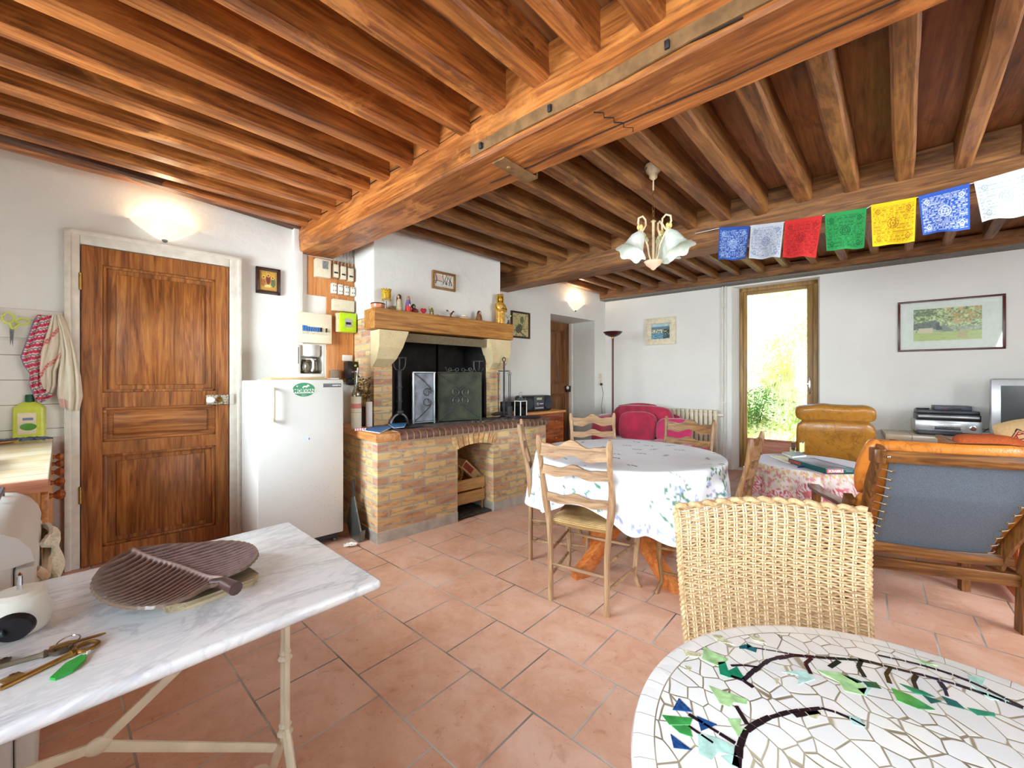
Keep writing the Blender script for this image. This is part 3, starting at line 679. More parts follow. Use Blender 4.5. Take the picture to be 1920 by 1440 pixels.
# ---- things on the hearth
def hearth(X, Y, name, label, cat, group=None, z=.813, drz=0.0): return wthing(name, label, cat, X, Y, z, group, drz)
def andiron(X, Y, label, mat):
    T = hearth(X, Y, 'andiron', label, 'andiron', 'iron andirons of the fireplace')
    m = MB(); m.box(-.018, .018, -.012, .012, .09, .50, .003); 
    for z in (.2, .33): m.box(-.023, .023, -.017, .017, z, z+.02, .003)
    m.box(-.03, .03, -.02, .02, .10, .13, .004); part('post', m, mat, T)
    m = MB(); m.tube([(math.cos(a)*.085, 0, math.sin(a)*.10+.0) for a in [PI*i/10 for i in range(11)]], .011, 8); part('foot', m, IRON_L, T)
    m = MB(); m.box(-.012, .012, 0, .16, .11, .135, .003); m.box(-.012, .012, .14, .16, 0, .12, .003); part('log_rest', m, mat, T)
    m = MB(); R = .06; m.tube([(math.cos(2*PI*i/20)*R, math.sin(2*PI*i/20)*R, .605) for i in range(20)], .005, 6, closed=True)
    for k in range(6):
        a = 2*PI*k/6; m.tube([(math.cos(a)*r, math.sin(a)*r, z) for r, z in ((R, .605), (R, .56), (R*.9, .525), (R*.6, .50), (0.01, .492))], .0035, 6)
    part('cup_basket', m, IRON_L, T)
andiron(1.755, 3.40, 'iron andiron with cup basket top at the left side of the fire opening', IRON)
andiron(2.735, 3.50, 'iron andiron with cup basket top, half hidden behind the larger fire screen', SOOT)
def scroll(c, r, turns, a0, sgn, mb, y, th=.004):
    p = []
    for i in range(int(18*turns)+1):
        a = a0+sgn*2*PI*i/18; rr = r*(1-.55*i/(18*turns)); p.append((c[0]+math.cos(a)*rr, y, c[1]+math.sin(a)*rr))
    mb.tube(p, th, 6); return p[0]
def firescreen(P0, P1, h, mat, label, double):
    d = Vector((P1[0]-P0[0], P1[1]-P0[1])); w = d.length; rz = math.atan2(d.y, d.x)
    T = thing('fire_screen', label, 'fire screen', (*P0, .813), rz, 'metal fire screens')
    m = MB(); m.box(0, w, 0, .006, .012, h); part('panel', m, mat, T)
    m = MB(); r = .010
    m.tube([(r, -.002, 0), (r, -.002, h)], .009, 8); m.tube([(w-r, -.002, 0), (w-r, -.002, h)], .009, 8); m.tube([(0, -.002, h), (w, -.002, h)], .009, 8); m.tube([(0, -.002, .02), (w, -.002, .02)], .009, 8)
    part('frame', m, mat if double else GREY_STEEL, T)
    m = MB(); rr = h*.09
    if double:
        cx_, cz = w/2, h*.52
        for sx in (-1, 1):
            for sz in (-1, 1):
                c = (cx_+sx*rr*1.02, cz+sz*rr*.95)
                scroll(c, rr, 1.15, PI/2 if sz > 0 else -PI/2, -sx*sz, m, -.010)
                m.tube([(cx_-sx*rr*.1, -.010, cz+sz*rr*1.6), (cx_+sx*rr*.8, -.010, cz+sz*rr*2.2), (w/2+sx*(w/2-.02), -.010, cz+sz*(h*.46))], .004, 6)
    else:
        cx_, cz = w*.72, h*.52
        for sz in (-1, 1):
            scroll((cx_-.02, cz+sz*rr*1.0), rr*1.0, 1.2, -sz*PI/2*.2, sz, m, -.010)
            m.tube([(w-.03, -.010, cz+sz*rr*1.1), (w-.05, -.010, cz+sz*rr*2.0), (w*.45, -.010, cz+sz*h*.33), (.02, -.010, cz+sz*h*.46)], .004, 6)
    part('scrollwork', m, IRON_L, T)
    if double:
        m = MB()
        for sx in (-1, 1):
            scroll((w/2+sx*.03, h+.028), .022, 1.2, -PI/2, sx, m, 0, .0025); scroll((w/2+sx*.105, h+.034), .018, 1.2, PI, -sx, m, 0, .0025)
            m.tube([(w/2+sx*.15, 0, h+.055), (w/2+sx*.13, 0, h+.01), (w/2+sx*.05, 0, h+.03)], .0025, 5)
        part('crest', m, IRON_L, T)
    return T
firescreen(P(773, 795, .82), P(816, 792, .82), .475, plain('grey_zinc', srgb(112, 114, 124), .5, .3, var=.25, scale=12), 'narrow grey metal fire screen panel on the left', False)
firescreen(P(820, 791, .82), (P(820, 791, .82)[0]+.405, P(820, 791, .82)[1]+.22), .475, plain('green_black_steel', srgb(50, 54, 36), .65, 0, var=.35, scale=8), 'large dark green metal fire screen with double scrolls', True)
# fire tools
T = hearth(2.90, 3.27, 'fire_tool_stand', 'black iron stand with a ring handle for fire tools, right end of hearth', 'fire tool stand')
m = MB(); m.lathe([(.07, 0), (.07, .008), (.02, .02), (.012, .03)], 16); part('base', m, IRON, T)
m = MB(); m.tube([(0, 0, .01), (0, 0, .60)], .010, 8); m.tube([(0, .022*math.cos(2*PI*i/16), .622+.022*math.sin(2*PI*i/16)) for i in range(16)], .005, 6, closed=True); part('post', m, IRON, T)
m = MB(); m.tube([(-.085, 0, .50), (.085, 0, .50)], .005, 6); m.tube([(0, -.07, .50), (0, .07, .50)], .005, 6); part('hook_bar', m, IRON, T)
for i, (x, y, l, nm, lb) in enumerate([(-.085, 0, .36, 'poker', 'thin black poker hanging left on the tool stand'), (.085, 0, .40, 'shovel', 'thin black fire shovel hanging right on the tool stand'), (0, -.07, .38, 'tongs', 'pair of black tongs hanging in front on the tool stand')]):
    xx, yy = fw(2.90+x, 3.27+y-.006)
    Q = thing('fire_'+nm, lb, nm, (xx, yy, .813), AW); m = MB()
    m.tube([(0, 0, .50-l), (0, 0, .46)], .0045, 6)
    m.tube([(.012*math.cos(2*PI*k/12), 0, .472+.012*math.sin(2*PI*k/12)) for k in range(12)], .003, 5, closed=True); part('handle', m, IRON, Q)
    m = MB()
    if nm == 'shovel': m.sheet(lambda u, v: (-.035+.07*u, -.01+.012*(2*u-1)**2, .02+.1*v), 7, 5, .003)
    elif nm == 'tongs': m.tube([(-.012, 0, .2), (-.026, 0, .12), (-.008, 0, .03)], .004, 6); m.tube([(.012, 0, .2), (.026, 0, .12), (.008, 0, .03)], .004, 6)
    else: m.tube([(0, 0, .14), (.004, 0, .06), (.028, 0, .05)], .005, 6)
    part('head', m, IRON, Q)
# bellows
xx, yy = P(918, 765, .84); T = thing('bellows', 'dark leather hand bellows leaning beside the right brick jamb', 'bellows', (*fw(2.83, 3.28), .83), AW+.3)
m = MB(); m.ell((0, 0, .03), (.13, .04, .02), 16, 8); part('bag', m, plain('dark_leather', srgb(60, 44, 40), .5, var=.2), T); m = MB(); m.tube([(.11, 0, .03), (.20, -.01, .01)], [.01, .005], 8); part('nozzle', m, IRON, T)
# white glass lantern
T = hearth(3.08, 3.20, 'lantern', 'small white framed glass lantern on the right end of the hearth', 'lantern')
m = MB(); w = .045
for sx in (-w, w):
    for sy in (-w, w): m.box(sx-.004, sx+.004, sy-.004, sy+.004, 0, .18)
for z in (0, .172):
    m.box(-w, w, -w-.004, -w+.004, z, z+.008); m.box(-w, w, w-.004, w+.004, z, z+.008); m.box(-w-.004, -w+.004, -w, w, z, z+.008); m.box(w-.004, w+.004, -w, w, z, z+.008)
m.box(-w, w, -w, w, 0, .006); part('frame', m, WHITE_PAINT, T)
m = MB()
for s_ in (-1, 1): m.box(-w+.004, w-.004, s_*w-.0008, s_*w+.0008, .008, .172); m.box(s_*w-.0008, s_*w+.0008, -w+.004, w-.004, .008, .172)
part('glass_panes', m, GLASS, T)
m = MB(); m.lathe([(.066, 0), (.03, .03), (.018, .045), (.018, .055), (0, .06)], 4, c=(0, 0, .18)); m.tube([(.018*math.cos(2*PI*i/14), 0, .255+.018*math.sin(2*PI*i/14)) for i in range(14)], .002, 5, closed=True); part('roof', m, IRON_L, T, 'grey pointed roof with ring')
# bottle, candle tube, dried bouquet, brochures, packets
bx, by = P(668, 803, .82)
T = thing('bottle', 'tall bottle in a cream wrapper with a pink band, beside the fridge', 'bottle', (bx, by, .82), 0)
m = MB(); m.lathe([(.040, 0), (.041, .01), (.041, .26), (.038, .262)], 24); m.lathe([(.0415, .165), (.0415, .205)], 24, 1); m.lathe([(.0413, .13), (.0413, .134)], 24, 1); part('wrapper', m, [plain('cream_wrap', srgb(236, 230, 208), .7, var=.02), plain('pink_band', srgb(232, 142, 132), .7, var=.04)], T)
m = MB(); m.lathe([(.034, .26), (.036, .285), (.030, .31), (.018, .335), (.013, .36), (.012, .46), (.014, .47), (.012, .475), (.004, .475)], 20); part('neck', m, m_glass('bottle_glass', (.72, .76, .66, 1), 1), T, 'clear glass shoulder and neck')
m = MB(); m.tube([(-.006, -.002, .30), (.012, 0, .50)], .0055, 8); part('straw', m, WHITE_PAPER, T)
cx_, cy_ = P(692, 800, .82); m = MB(); m.lathe([(.0, 0), (.027, 0), (.027, .205), (.024, .212), (0, .212)], 20); solo('candle', m, WHITE_PAPER, 'plain white pillar candle right of the cream wrapped bottle', 'candle', (cx_, cy_, .82))
def sprig(m, base, n, R, H, rnd, seed):
    random.seed(seed)
    for i in range(n):
        a = random.random()*6.28; r = R*random.random()**.6; z = H*random.uniform(.35, 1); px, py = base[0]+math.cos(a)*r, base[1]+math.sin(a)*r; pz = base[2]+z
        L = random.uniform(.02, .045); b = random.random()*6.28; t_ = random.uniform(-.6, 1.0)
        d = Vector((math.cos(b)*math.cos(t_), math.sin(b)*math.cos(t_), math.sin(t_)))*L; w_ = Vector((-math.sin(b), math.cos(b), 0))*L*.3
        p = Vector((px, py, pz)); m.add([tuple(p), tuple(p+d*.5+w_), tuple(p+d), tuple(p+d*.5-w_+Vector((0, 0, .004)))], [(0, 1, 2, 3)])
dxx, dyy = P(680, 799, .82); T = thing('dried_bouquet', 'dried leafy bouquet in a dark jar behind the white candle', 'dried bouquet', (dxx, dyy+.02, .82))
m = MB(); m.lathe([(0, 0), (.04, 0), (.055, .06), (.05, .13), (.035, .16), (.038, .17)], 18); part('jar', m, plain('dark_jar', srgb(60, 44, 36), .3, var=.1), T)
m = MB(); sprig(m, (0, 0, .12), 170, .085, .30, None, 4); part('leaves', m, plain('dried_leaf', srgb(124, 104, 44), .8, var=.4, scale=20), T, smooth=0)
m = MB(); random.seed(2)
for i in range(9): a = random.random()*6.28; m.tube([(0, 0, .1), (math.cos(a)*.03, math.sin(a)*.03, .25), (math.cos(a)*.06, math.sin(a)*.06, .38)], .002, 4)
part('stems', m, plain('stem', srgb(96, 66, 40), .8), T)
xx, yy = P(676, 807, .82); T = thing('medicine_packet', 'pink and white striped packet on the wooden hearth ledge', 'packet', (xx, yy, .82), AW-.5)
m = MB()
for i in range(9): m.box(-.04+i*.009, -.04+(i+1)*.009, -.02, .02, 0, .018, mat=i % 2)
part('box', m, [WHITE_PAPER, plain('pink', srgb(226, 96, 140), .6)], T)
def booklet(P4, z, mat, label, name='brochure', cat='brochure', th=.006):
    m = MB(); vs = [(x, y, 0) for x, y in P4]; c = (sum(x for x, y, _ in vs)/4, sum(y for x, y, _ in vs)/4)
    q = [(x-c[0], y-c[1]) for x, y, _ in vs]; m.prism(q, 0, th*.8, 'xy', mat=1); m.prism(q, th*.8, th, 'xy', mat=0)
    return solo(name, m, [mat, WHITE_PAPER], label, cat, (*c, z))
booklet([P(680, 808, .82), P(712, 813, .82), P(742, 799, .82), P(706, 799, .82)], .822, BLUE, 'blue covered brochure lying nearest the front edge of the hearth ledge')
booklet([P(738, 806, .813), P(758, 804, .813), P(762, 796, .813), P(728, 798, .813)], .825, plain('sky_blue', srgb(70, 146, 210), .5), 'lighter blue brochure behind the other one, on the hearth')
xx, yy = P(745, 797, .815); m = MB(); m.lathe([(0, 0), (.10, 0), (.14, .006), (.145, .010), (.10, .006), (0, .005)], 32); solo('iron_plate', m, IRON, 'round black iron plate under the left andiron and brochures', 'plate', (*fw(1.70, 3.20), .8135))
m = MB(); m.lathe([(0, 0), (.10, 0), (.14, .006), (.145, .010), (.10, .006), (0, .005)], 32); solo('iron_plate', m, SOOT, 'flat black iron pan at the far right end of the hearth', 'pan', (*fw(3.02, 3.03), .826))
# ashes and embers on the hearth
m = MB(); random.seed(9)
for i in range(60):
    x, y = random.uniform(-.25, .3), random.uniform(-.05, .06); r = random.uniform(.006, .02); m.ell((x, y, r*.5), (r, r*.8, r*.6), 6, 4)
solo('ash_debris', m, plain('ash', srgb(96, 86, 78), .9, var=.4), 'scattered grey charcoal bits in front of the fire screens', 'charcoal', (*fw(2.5, 3.03), .812), AW, kind='stuff')
# ---- niche: crate, basket, carton
T = wthing('wooden_crate', 'pale slatted wooden crate stored in the arched niche under the hearth', 'crate', 2.235, 3.02, .10)
m = MB(); 
for z in (0, .115): m.box(-.19, .19, -.012, 0, z, z+.098, .002); m.box(-.19, .19, .36, .372, z, z+.098, .002)
part('slat', m, palewood('x'), T)
m = MB()
for sx in (-.19, .178):
    for z in (0, .115): m.box(sx, sx+.012, -.0, .36, z, z+.098, .002)
part('side_slat', m, palewood('y'), T); m = MB(); m.box(-.19, .19, 0, .36, -.01, .002); part('bottom', m, palewood('x'), T)
m = MB(); random.seed(8)
for sx in (-.178, .166):
    for sy in (.0, .345): m.box(sx, sx+.014, sy, sy+.014, -.098, .2)
part('corner_post', m, palewood('z'), T)
m = MB()
for i in range(26):
    a = random.random()*3; m.tube([(.085*math.cos(b+a)*random.uniform(.75, 1.05), .05*math.sin(b*1.0+i), .085*math.sin(b+a)*random.uniform(.8, 1)) for b in [2*PI*k/16 for k in range(14)]], .0035, 4)
m.ell((0, 0, 0), (.07, .05, .07), 12, 8)
solo('vine_bundle', m, plain('vine', srgb(186, 158, 98), .8, var=.3, scale=60), 'round bundle of coiled dry vine in the crate under the hearth', 'kindling', (*fw(2.14, 3.12), .365), AW)
T = wthing('carton', 'tilted printed fruit carton on top of the crate in the niche', 'carton', 2.31, 3.14, .315); T.rotation_euler = (0, math.radians(42), AW)
m = MB(); m.box(-.15, .15, -.07, .07, 0, .085); part('body', m, plain('card', srgb(206, 176, 130), .8, var=.06), T)
m = MB(); m.box(-.14, -.02, -.0715, -.07, .015, .07, mat=0); m.add([(x*.03+.07, -.0718, z*.025+.04) for x, z in [(math.cos(2*PI*i/10)*(1 if i % 2 else .45), math.sin(2*PI*i/10)*(1 if i % 2 else .45)) for i in range(10)]], [tuple(range(10))], 1)
part('print', m, [plain('dark_red_print', srgb(140, 60, 48), .7), plain('green_print', srgb(86, 160, 70), .7)], T)
m = MB(); m.sheet(lambda u, v: (-.19+.38*u, -.02+.5*v, .012*fbm(u*6, v*6)), 12, 12, .004); solo('ash_floor', m, plain('ash_dark', srgb(72, 74, 72), .95, var=.4, scale=30), 'layer of dark grey ash on the niche floor', 'ash', (*fw(2.235, 2.93), .012), AW, kind='stuff')

# ---------------------------------------------------------------- ornaments on the mantel
MZ = 1.825
def mant(u, dY=.09):
    X, _ = WL(u, 600, YW-(3.254+dY)); return (*fw(X, 3.254+dY), MZ)
FIGBR = plain('dark_brown_wood', srgb(74, 40, 26), .5, var=.2); GOLD = plain('gilded', srgb(196, 150, 50), .35, .5, var=.2, scale=40)
m = MB(); m.lathe([(.0, 0), (.050, 0), (.056, .012), (.058, .036)], 28, 0); m.lathe([(.058, .036), (.061, .040), (.058, .046), (.050, .046), (0, .040)], 28, 1)
solo('pottery_dish', m, [plain('terracotta_glaze', srgb(206, 128, 90), .25, var=.05), FIGBR], 'small round orange dish with a dark rim at the left end of the mantel', 'dish', mant(708.5, .08))
T = thing('tealight_lamp', 'tiny amber beaded lamp on a thin stand, second from the left on the mantel', 'lamp', mant(724.5, .09))
m = MB(); m.lathe([(.02, 0), (.02, .004), (.003, .006)], 12); m.tube([(0, 0, 0), (0, 0, .11)], .0025, 6); part('stand', m, IRON, T)
m = MB(); R = .038; m.lathe([(R, .095), (R*1.02, .12), (R*1.02, .165), (R*.98, .173)], 20)
for k in range(20):
    a = 2*PI*k/20; m.tube([(math.cos(a)*R, math.sin(a)*R, .095), (math.cos(a)*R, math.sin(a)*R, .074+.008*(k % 2))], .0028, 5)
for k in range(10): a = 2*PI*k/10; m.ell((math.cos(a)*R, math.sin(a)*R, .176), (.008, .008, .007), 8, 5)
part('shade', m, plain('amber_beads', srgb(186, 146, 30), .3, var=.5, scale=160), T)
m = MB(); m.ell((0, 0, .022), (.045, .03, .028), 12, 8, e=.8); solo('stone', m, plain('sandy_stone', srgb(178, 160, 112), .8, var=.2, scale=30, bump=.3), 'rough sand coloured stone behind the brown headed santon figure', 'stone', mant(739, .13))
T = thing('santon_figure', 'tall wooden santon in a cream robe with a dark brown hood on the mantel', 'figurine', mant(748.5, .07), AW-.3)
m = MB(); m.lathe([(0, 0), (.027, 0), (.026, .03), (.021, .08), (.014, .108), (0, .11)], 18); part('robe', m, plain('robe_cream', srgb(196, 180, 146), .6, var=.12, scale=50), T)
m = MB(); m.ell((0, 0, .125), (.019, .019, .024), 14, 10); m.sheet(lambda u, v: ((.022+.008*(1-v))*math.cos(PI*(.15+.75*u)), (.022+.008*(1-v))*math.sin(PI*(.15+.75*u)), .005+.12*v), 12, 6, .003); part('hood', m, FIGBR, T)
m = MB(); m.ell((-.008, -.013, .124), (.010, .008, .014), 10, 8); part('face', m, plain('skin_painted', srgb(198, 158, 124), .6), T)
T = thing('nesting_doll', 'tall painted wooden doll with red skirt, white apron and blue shawl on the mantel', 'figurine', mant(765.5, .07), AW)
m = MB(); m.lathe([(0, 0), (.026, 0), (.029, .012), (.026, .055)], 20, 0); m.lathe([(.026, .055), (.021, .09), (.016, .112)], 20, 1); m.lathe([(.016, .112), (.0145, .13), (.010, .142), (0, .147)], 20, 2)
part('body', m, [plain('red_skirt', srgb(206, 48, 46), .5, var=.15, scale=80), plain('blue_shawl', srgb(110, 90, 140), .5, var=.2, scale=80), plain('pink_head', srgb(190, 130, 110), .5, var=.15, scale=60)], T)
m = MB(); m.ell((.003, -.022, .058), (.008, .006, .016), 10, 8); part('apron', m, WHITE_PAINT, T)
T = thing('nesting_doll', 'small crouching doll in a green scarf and spotted red dress on the mantel', 'figurine', mant(777, .10), AW)
m = MB(); m.ell((.004, 0, .024), (.032, .026, .026), 14, 10); part('body', m, plain('spotted_red', srgb(140, 44, 60), .6, var=.4, scale=120), T)
m = MB(); m.ell((-.010, 0, .064), (.020, .019, .024), 14, 10); part('head', m, plain('dark_green', srgb(30, 84, 62), .6), T)
m = MB(); m.ell((-.014, -.015, .058), (.010, .007, .012), 10, 8); part('face', m, plain('skin_painted', None), T)
m = MB(); N = 40; hp = [(.0017*16*math.sin(t_)**3, .0019*(13*math.cos(t_)-5*math.cos(2*t_)-2*math.cos(3*t_)-math.cos(4*t_))) for t_ in [2*PI*i/N for i in range(N)]]
for s_, y in ((1, 0),):
    for k, (sc_, yy) in enumerate([(.3, -.016), (.75, -.013), (1, -.004), (1, .004), (.75, .013), (.3, .016)]):
        m.v += [(x*sc_, yy, z*sc_+.032) for x, z in hp]; m.c += [(1, 1, 1, 1)]*N
    for k in range(5):
        for i in range(N): m.f.append((k*N+i, k*N+(i+1) % N, (k+1)*N+(i+1) % N, (k+1)*N+i)); m.mi.append(0)
    m.f += [tuple(range(N))[::-1], tuple(range(5*N, 6*N))]; m.mi += [0, 0]
solo('heart_ornament', m, plain('heart_red', srgb(196, 14, 44), .5, var=.08), 'plump bright red heart ornament on the mantel', 'ornament', mant(794, .08), AW-.2, smooth=60)
T = thing('camel_figurine', 'little brass camel standing on the mantel right of the red heart', 'figurine', mant(809, .07), AW)
m = MB(); m.ell((0, 0, .045), (.024, .011, .014), 12, 8); m.ell((.004, 0, .060), (.010, .008, .012), 10, 6)
m.tube([(-.02, 0, .046), (-.028, 0, .056), (-.026, 0, .075), (-.034, 0, .078)], [.006, .005, .005, .004], 8)
for x in (-.015, .016):
    for y in (-.006, .006): m.tube([(x, y, .04), (x+.002, y, .02), (x, y, 0)], [.005, .003, .0035], 6)
part('body', m, plain('green_brass', srgb(140, 132, 74), .4, .6, var=.2), T)
m = MB(); m.lathe([(0, 0), (.008, 0), (.006, .008), (.008, .016), (0, .018)], 10); solo('thimble', m, plain('pinkish', srgb(176, 140, 130), .5), 'tiny pinkish trinket between the brass camel and the winged ornament', 'trinket', mant(821, .07))
T = thing('bird_ornament', 'small dark metal bird with raised wings on a round foot on the mantel', 'figurine', mant(845, .07), AW)
m = MB(); m.lathe([(0, 0), (.020, 0), (.016, .008), (.006, .014)], 12); m.ell((0, 0, .025), (.009, .009, .015), 10, 8); m.tube([(0, -.004, .035), (0, -.008, .05)], [.005, .003], 6); part('body', m, BRASS, T)
for s_ in (-1, 1):
    m = MB(); m.sheet(lambda u, v: (s_*(.006+.042*u), .012*(v-.5)*(1-u*.3), .026+.045*math.sin(u*1.9)-.012*u*u+.012*(v-.5)), 8, 5, .002); part('wing', m, IRON, T)
T = thing('stone_bowl', 'pale rounded stone piece with a white lid on the right half of the mantel', 'ornament', mant(871, .08), AW)
m = MB(); m.ell((0, 0, .014), (.058, .032, .016), 20, 8, e=.8); part('base', m, plain('beige_stone', srgb(214, 188, 156), .7, var=.06), T)
m = MB(); m.ell((0, 0, .036), (.032, .024, .011), 16, 8, e=.8); part('lid', m, plain('milky', srgb(226, 222, 206), .4), T)
T = thing('wood_carving', 'brown carved seated figure with a dark mane on the mantel, left of the gilded statue', 'carving', mant(898, .08), AW-.2)
m = MB(); m.lathe([(0, 0), (.036, 0), (.034, .03), (.026, .06), (.018, .078)], 14); m.box(-.03, .055, -.02, .02, 0, .008, .003); part('body', m, plain('carved_brown', srgb(128, 82, 48), .5, var=.35, scale=90), T)
m = MB(); m.ell((.002, 0, .088), (.021, .021, .021), 12, 8); m.sheet(lambda u, v: ((.020+.012*(1-v))*math.cos(PI*(.1+.9*u)), (.022+.01*(1-v))*math.sin(PI*(.1+.9*u)), .015+.075*v), 10, 6, .003); part('mane', m, plain('dark_mane', srgb(54, 36, 28), .6, var=.2), T)
m = MB(); m.ell((.004, -.018, .084), (.010, .006, .012), 10, 6); part('face', m, plain('skin_painted', None), T)
# gilded statue of a hooded seated figure with an offering held before it
T = thing('gilded_statue', 'tall gilded wooden statue of a standing veiled figure on the right end of the mantel', 'statue', mant(937.5, .09), AW-.15)
m = MB(); prof = [(.050, 0), (.052, .02), (.050, .07), (.048, .11), (.058, .15), (.062, .18), (.056, .205), (.038, .225), (.026, .235)]
m.lathe([(0, 0)]+prof+[(0, .24)], 26); part('robe', m, plain('gilded_worn', srgb(206, 156, 70), .4, .35, var=.25, scale=50, bump=.4), T)
m = MB(); m.ell((0, -.004, .268), (.027, .026, .036), 16, 12); part('head', m, GOLD, T)
m = MB(); m.sheet(lambda u, v: ((.036+.006*math.sin(v*3))*math.cos(PI*(-.12+1.24*u)), (.034+.006*math.sin(v*3))*math.sin(PI*(-.12+1.24*u)), .215+.095*v), 16, 8, .005); m.ell((0, .006, .306), (.036, .030, .018), 16, 8)
for k in range(9): a = 2*PI*k/9; m.ell((math.cos(a)*.032, math.sin(a)*.030, .312), (.008, .008, .008), 8, 5)
part('veil', m, GOLD, T)
for s_ in (-1, 1):
    m = MB(); m.tube([(s_*.052, 0, .20), (s_*.062, -.02, .155), (s_*.045, -.05, .135), (s_*.012, -.062, .142)], [.017, .015, .012, .009], 10); part('arm', m, GOLD, T)
m = MB(); m.ell((0, -.06, .150), (.024, .016, .014), 12, 8); part('offering', m, BRASS, T)
m = MB()
for k in range(9): a = -PI*.08-PI*.84*k/8; m.tube([(math.cos(a)*.048, math.sin(a)*.048, .01), (math.cos(a)*.050, math.sin(a)*.050, .07), (math.cos(a)*.046, math.sin(a)*.046, .125)], .005, 6)
part('robe_folds', m, plain('gilded_worn', None), T)
T = thing('posy_vase', 'tiny vase of white and yellow dried flowers at the far right end of the mantel', 'vase', mant(953.5, .10), AW)
m = MB(); m.lathe([(0, 0), (.014, 0), (.018, .02), (.010, .045), (.013, .055)], 12); part('vase', m, plain('dark_vase', srgb(90, 84, 70), .4), T)
m = MB(); random.seed(3)
for k in range(7): a = random.random()*6.28; x, y, z = math.cos(a)*.025, math.sin(a)*.02, .085+random.random()*.03; m.tube([(0, 0, .05), (x, y, z)], .0015, 4); m.ell((x, y, z), (.011, .011, .009), 8, 5)
part('flowers', m, plain('dried_flowers', srgb(220, 206, 150), .8, var=.4, scale=90), T)
# ---------------------------------------------------------------- things on the long wall and the kitchen corner
def wallthing(name, label, cat, u, v, off=0.0, group=None):
    X, z = WL(u, v, off); return wthing(name, label, cat, X, YW-off, z, group), X, z
# religious icon
T, X, z = wallthing('icon_painting', 'small golden icon of three seated figures in a dark frame, right of the brown door', 'painting', 502, 552, .0)
x0_, z1_ = WL(479, 498); x1_, z0_ = WL(525, 551); w, h = x1_-x0_, .215
def icon_fn(u, v):
    c = srgb(206, 160, 70)
    if fbm(u*9, v*9) > .62: c = srgb(190, 140, 56)
    if min(u, v, 1-u, 1-v) < .07: return srgb(178, 138, 66)
    for (cx, cy, rx, ry, col) in ((.5, .58, .13, .26, (120, 56, 40)), (.22, .45, .13, .25, (168, 108, 60)), (.78, .45, .13, .25, (96, 110, 80)), (.5, .24, .22, .07, (214, 196, 130))):
        if ((u-cx)/rx)**2+((v-cy)/ry)**2 < 1: c = srgb(*[int(k*(.8+.5*fbm(u*14, v*14, cx))) for k in col])
    for (cx, cy) in ((.5, .78), (.24, .68), (.76, .68)):
        d = math.hypot(u-cx, v-cy); c = srgb(92, 56, 34) if d < .045 else (srgb(232, 190, 90) if d < .09 else c)
    return c
m = MB(); fwid = .026
for a, b, c_, d in ((-w/2, w/2, 0, fwid), (-w/2, w/2, h-fwid, h), (-w/2, -w/2+fwid, 0, h), (w/2-fwid, w/2, 0, h)): m.box(a, b, -.03, -.002, c_, d, .004)
part('frame', m, plain('dark_frame', srgb(58, 34, 24), .4, var=.1), T)
m = MB(); grid_pic(m, -w/2+fwid, w/2-fwid, fwid, h-fwid, -.018, 60, 70, icon_fn); m.box(-w/2+.01, w/2-.01, -.016, -.004, .01, h-.01); part('picture', m, vcol('painted_panel', .35), T)
# wall sconces
def sconce(u, v, label, w, power):
    X, z = WL(u, v); T = wthing('wall_sconce', label, 'wall lamp', X, YW, z, 'triangular wall sconces')
    H = .115; N = 18
    m = MB()
    def f(a, b):
        t_ = PI*a; r = (1-b)**.85; return (-math.cos(t_)*w/2*r, -(math.sin(t_)*.13*r+.004), H*.0+(-b)*H+H)
    m.sheet(f, N, 9, .005); part('shade', m, plain('alabaster_glass', srgb(240, 226, 206), .35, var=.06, scale=14, emit=((1, .86, .68, 1), .35)), T)
    m = MB(); m.ell((0, -.012, .0), (.018, .012, .014), 12, 8); part('finial', m, IRON_L, T)
    m = MB(); m.ell((0, -.06, H*.55), (.014, .014, .022), 12, 8); part('bulb', m, plain('lit_bulb', (1, .9, .75, 1), .5, emit=((1, .80, .58, 1), 9.0)), T)
    L = bpy.data.lights.new('sconce_light', 'POINT'); L.energy = power; L.color = (1, .74, .5); L.shadow_soft_size = .03
    o = bpy.data.objects.new('sconce_light', L); COL.objects.link(o); o.parent = T; o.location = (0, -.06, H*1.0)
sconce(309, 452, 'white triangular wall lamp glowing above the brown panelled door', .36, 1.7)
sconce(1078, 583, 'small glowing wall lamp above the white passage opening at the far end', .34, 3.0)
# snowy landscape picture on the chimney breast
def framed(mb_root, w, h, fw_, fcol, pic, picrough=.4, mat_border=0, glass=False, fd=.025, nx=70, nz=55):
    m = MB()
    for a, b, c_, d in ((-w/2, w/2, 0, fw_), (-w/2, w/2, h-fw_, h), (-w/2, -w/2+fw_, fw_, h-fw_), (w/2-fw_, w/2, fw_, h-fw_)): m.box(a, b, -fd, -.002, c_, d, .003)
    part('frame', m, fcol, mb_root)
    if mat_border:
        m = MB(); m.box(-w/2+fw_*.5, w/2-fw_*.5, -.008, -.004, fw_*.5, h-fw_*.5); part('mount', m, WHITE_PAPER, mb_root)
    i = fw_+mat_border if not isinstance(mat_border, tuple) else 0
    if isinstance(mat_border, tuple): l, r, b_, t_ = mat_border
    else: l = r = b_ = t_ = i
    m = MB(); grid_pic(m, -w/2+l, w/2-r, b_, h-t_, -.0095, nx, nz, pic); part('picture', m, vcol('print_%d' % int(picrough*10), picrough), mb_root)
    if glass: m = MB(); m.box(-w/2+fw_*.8, w/2-fw_*.8, -.017, -.015, fw_*.8, h-fw_*.8); part('glass', m, GLASS, mb_root)
Xa, za = WL(809, 539, .45); Xb, zb = WL(852, 545, .45); Xa2, zl = WL(809, 505, .45)
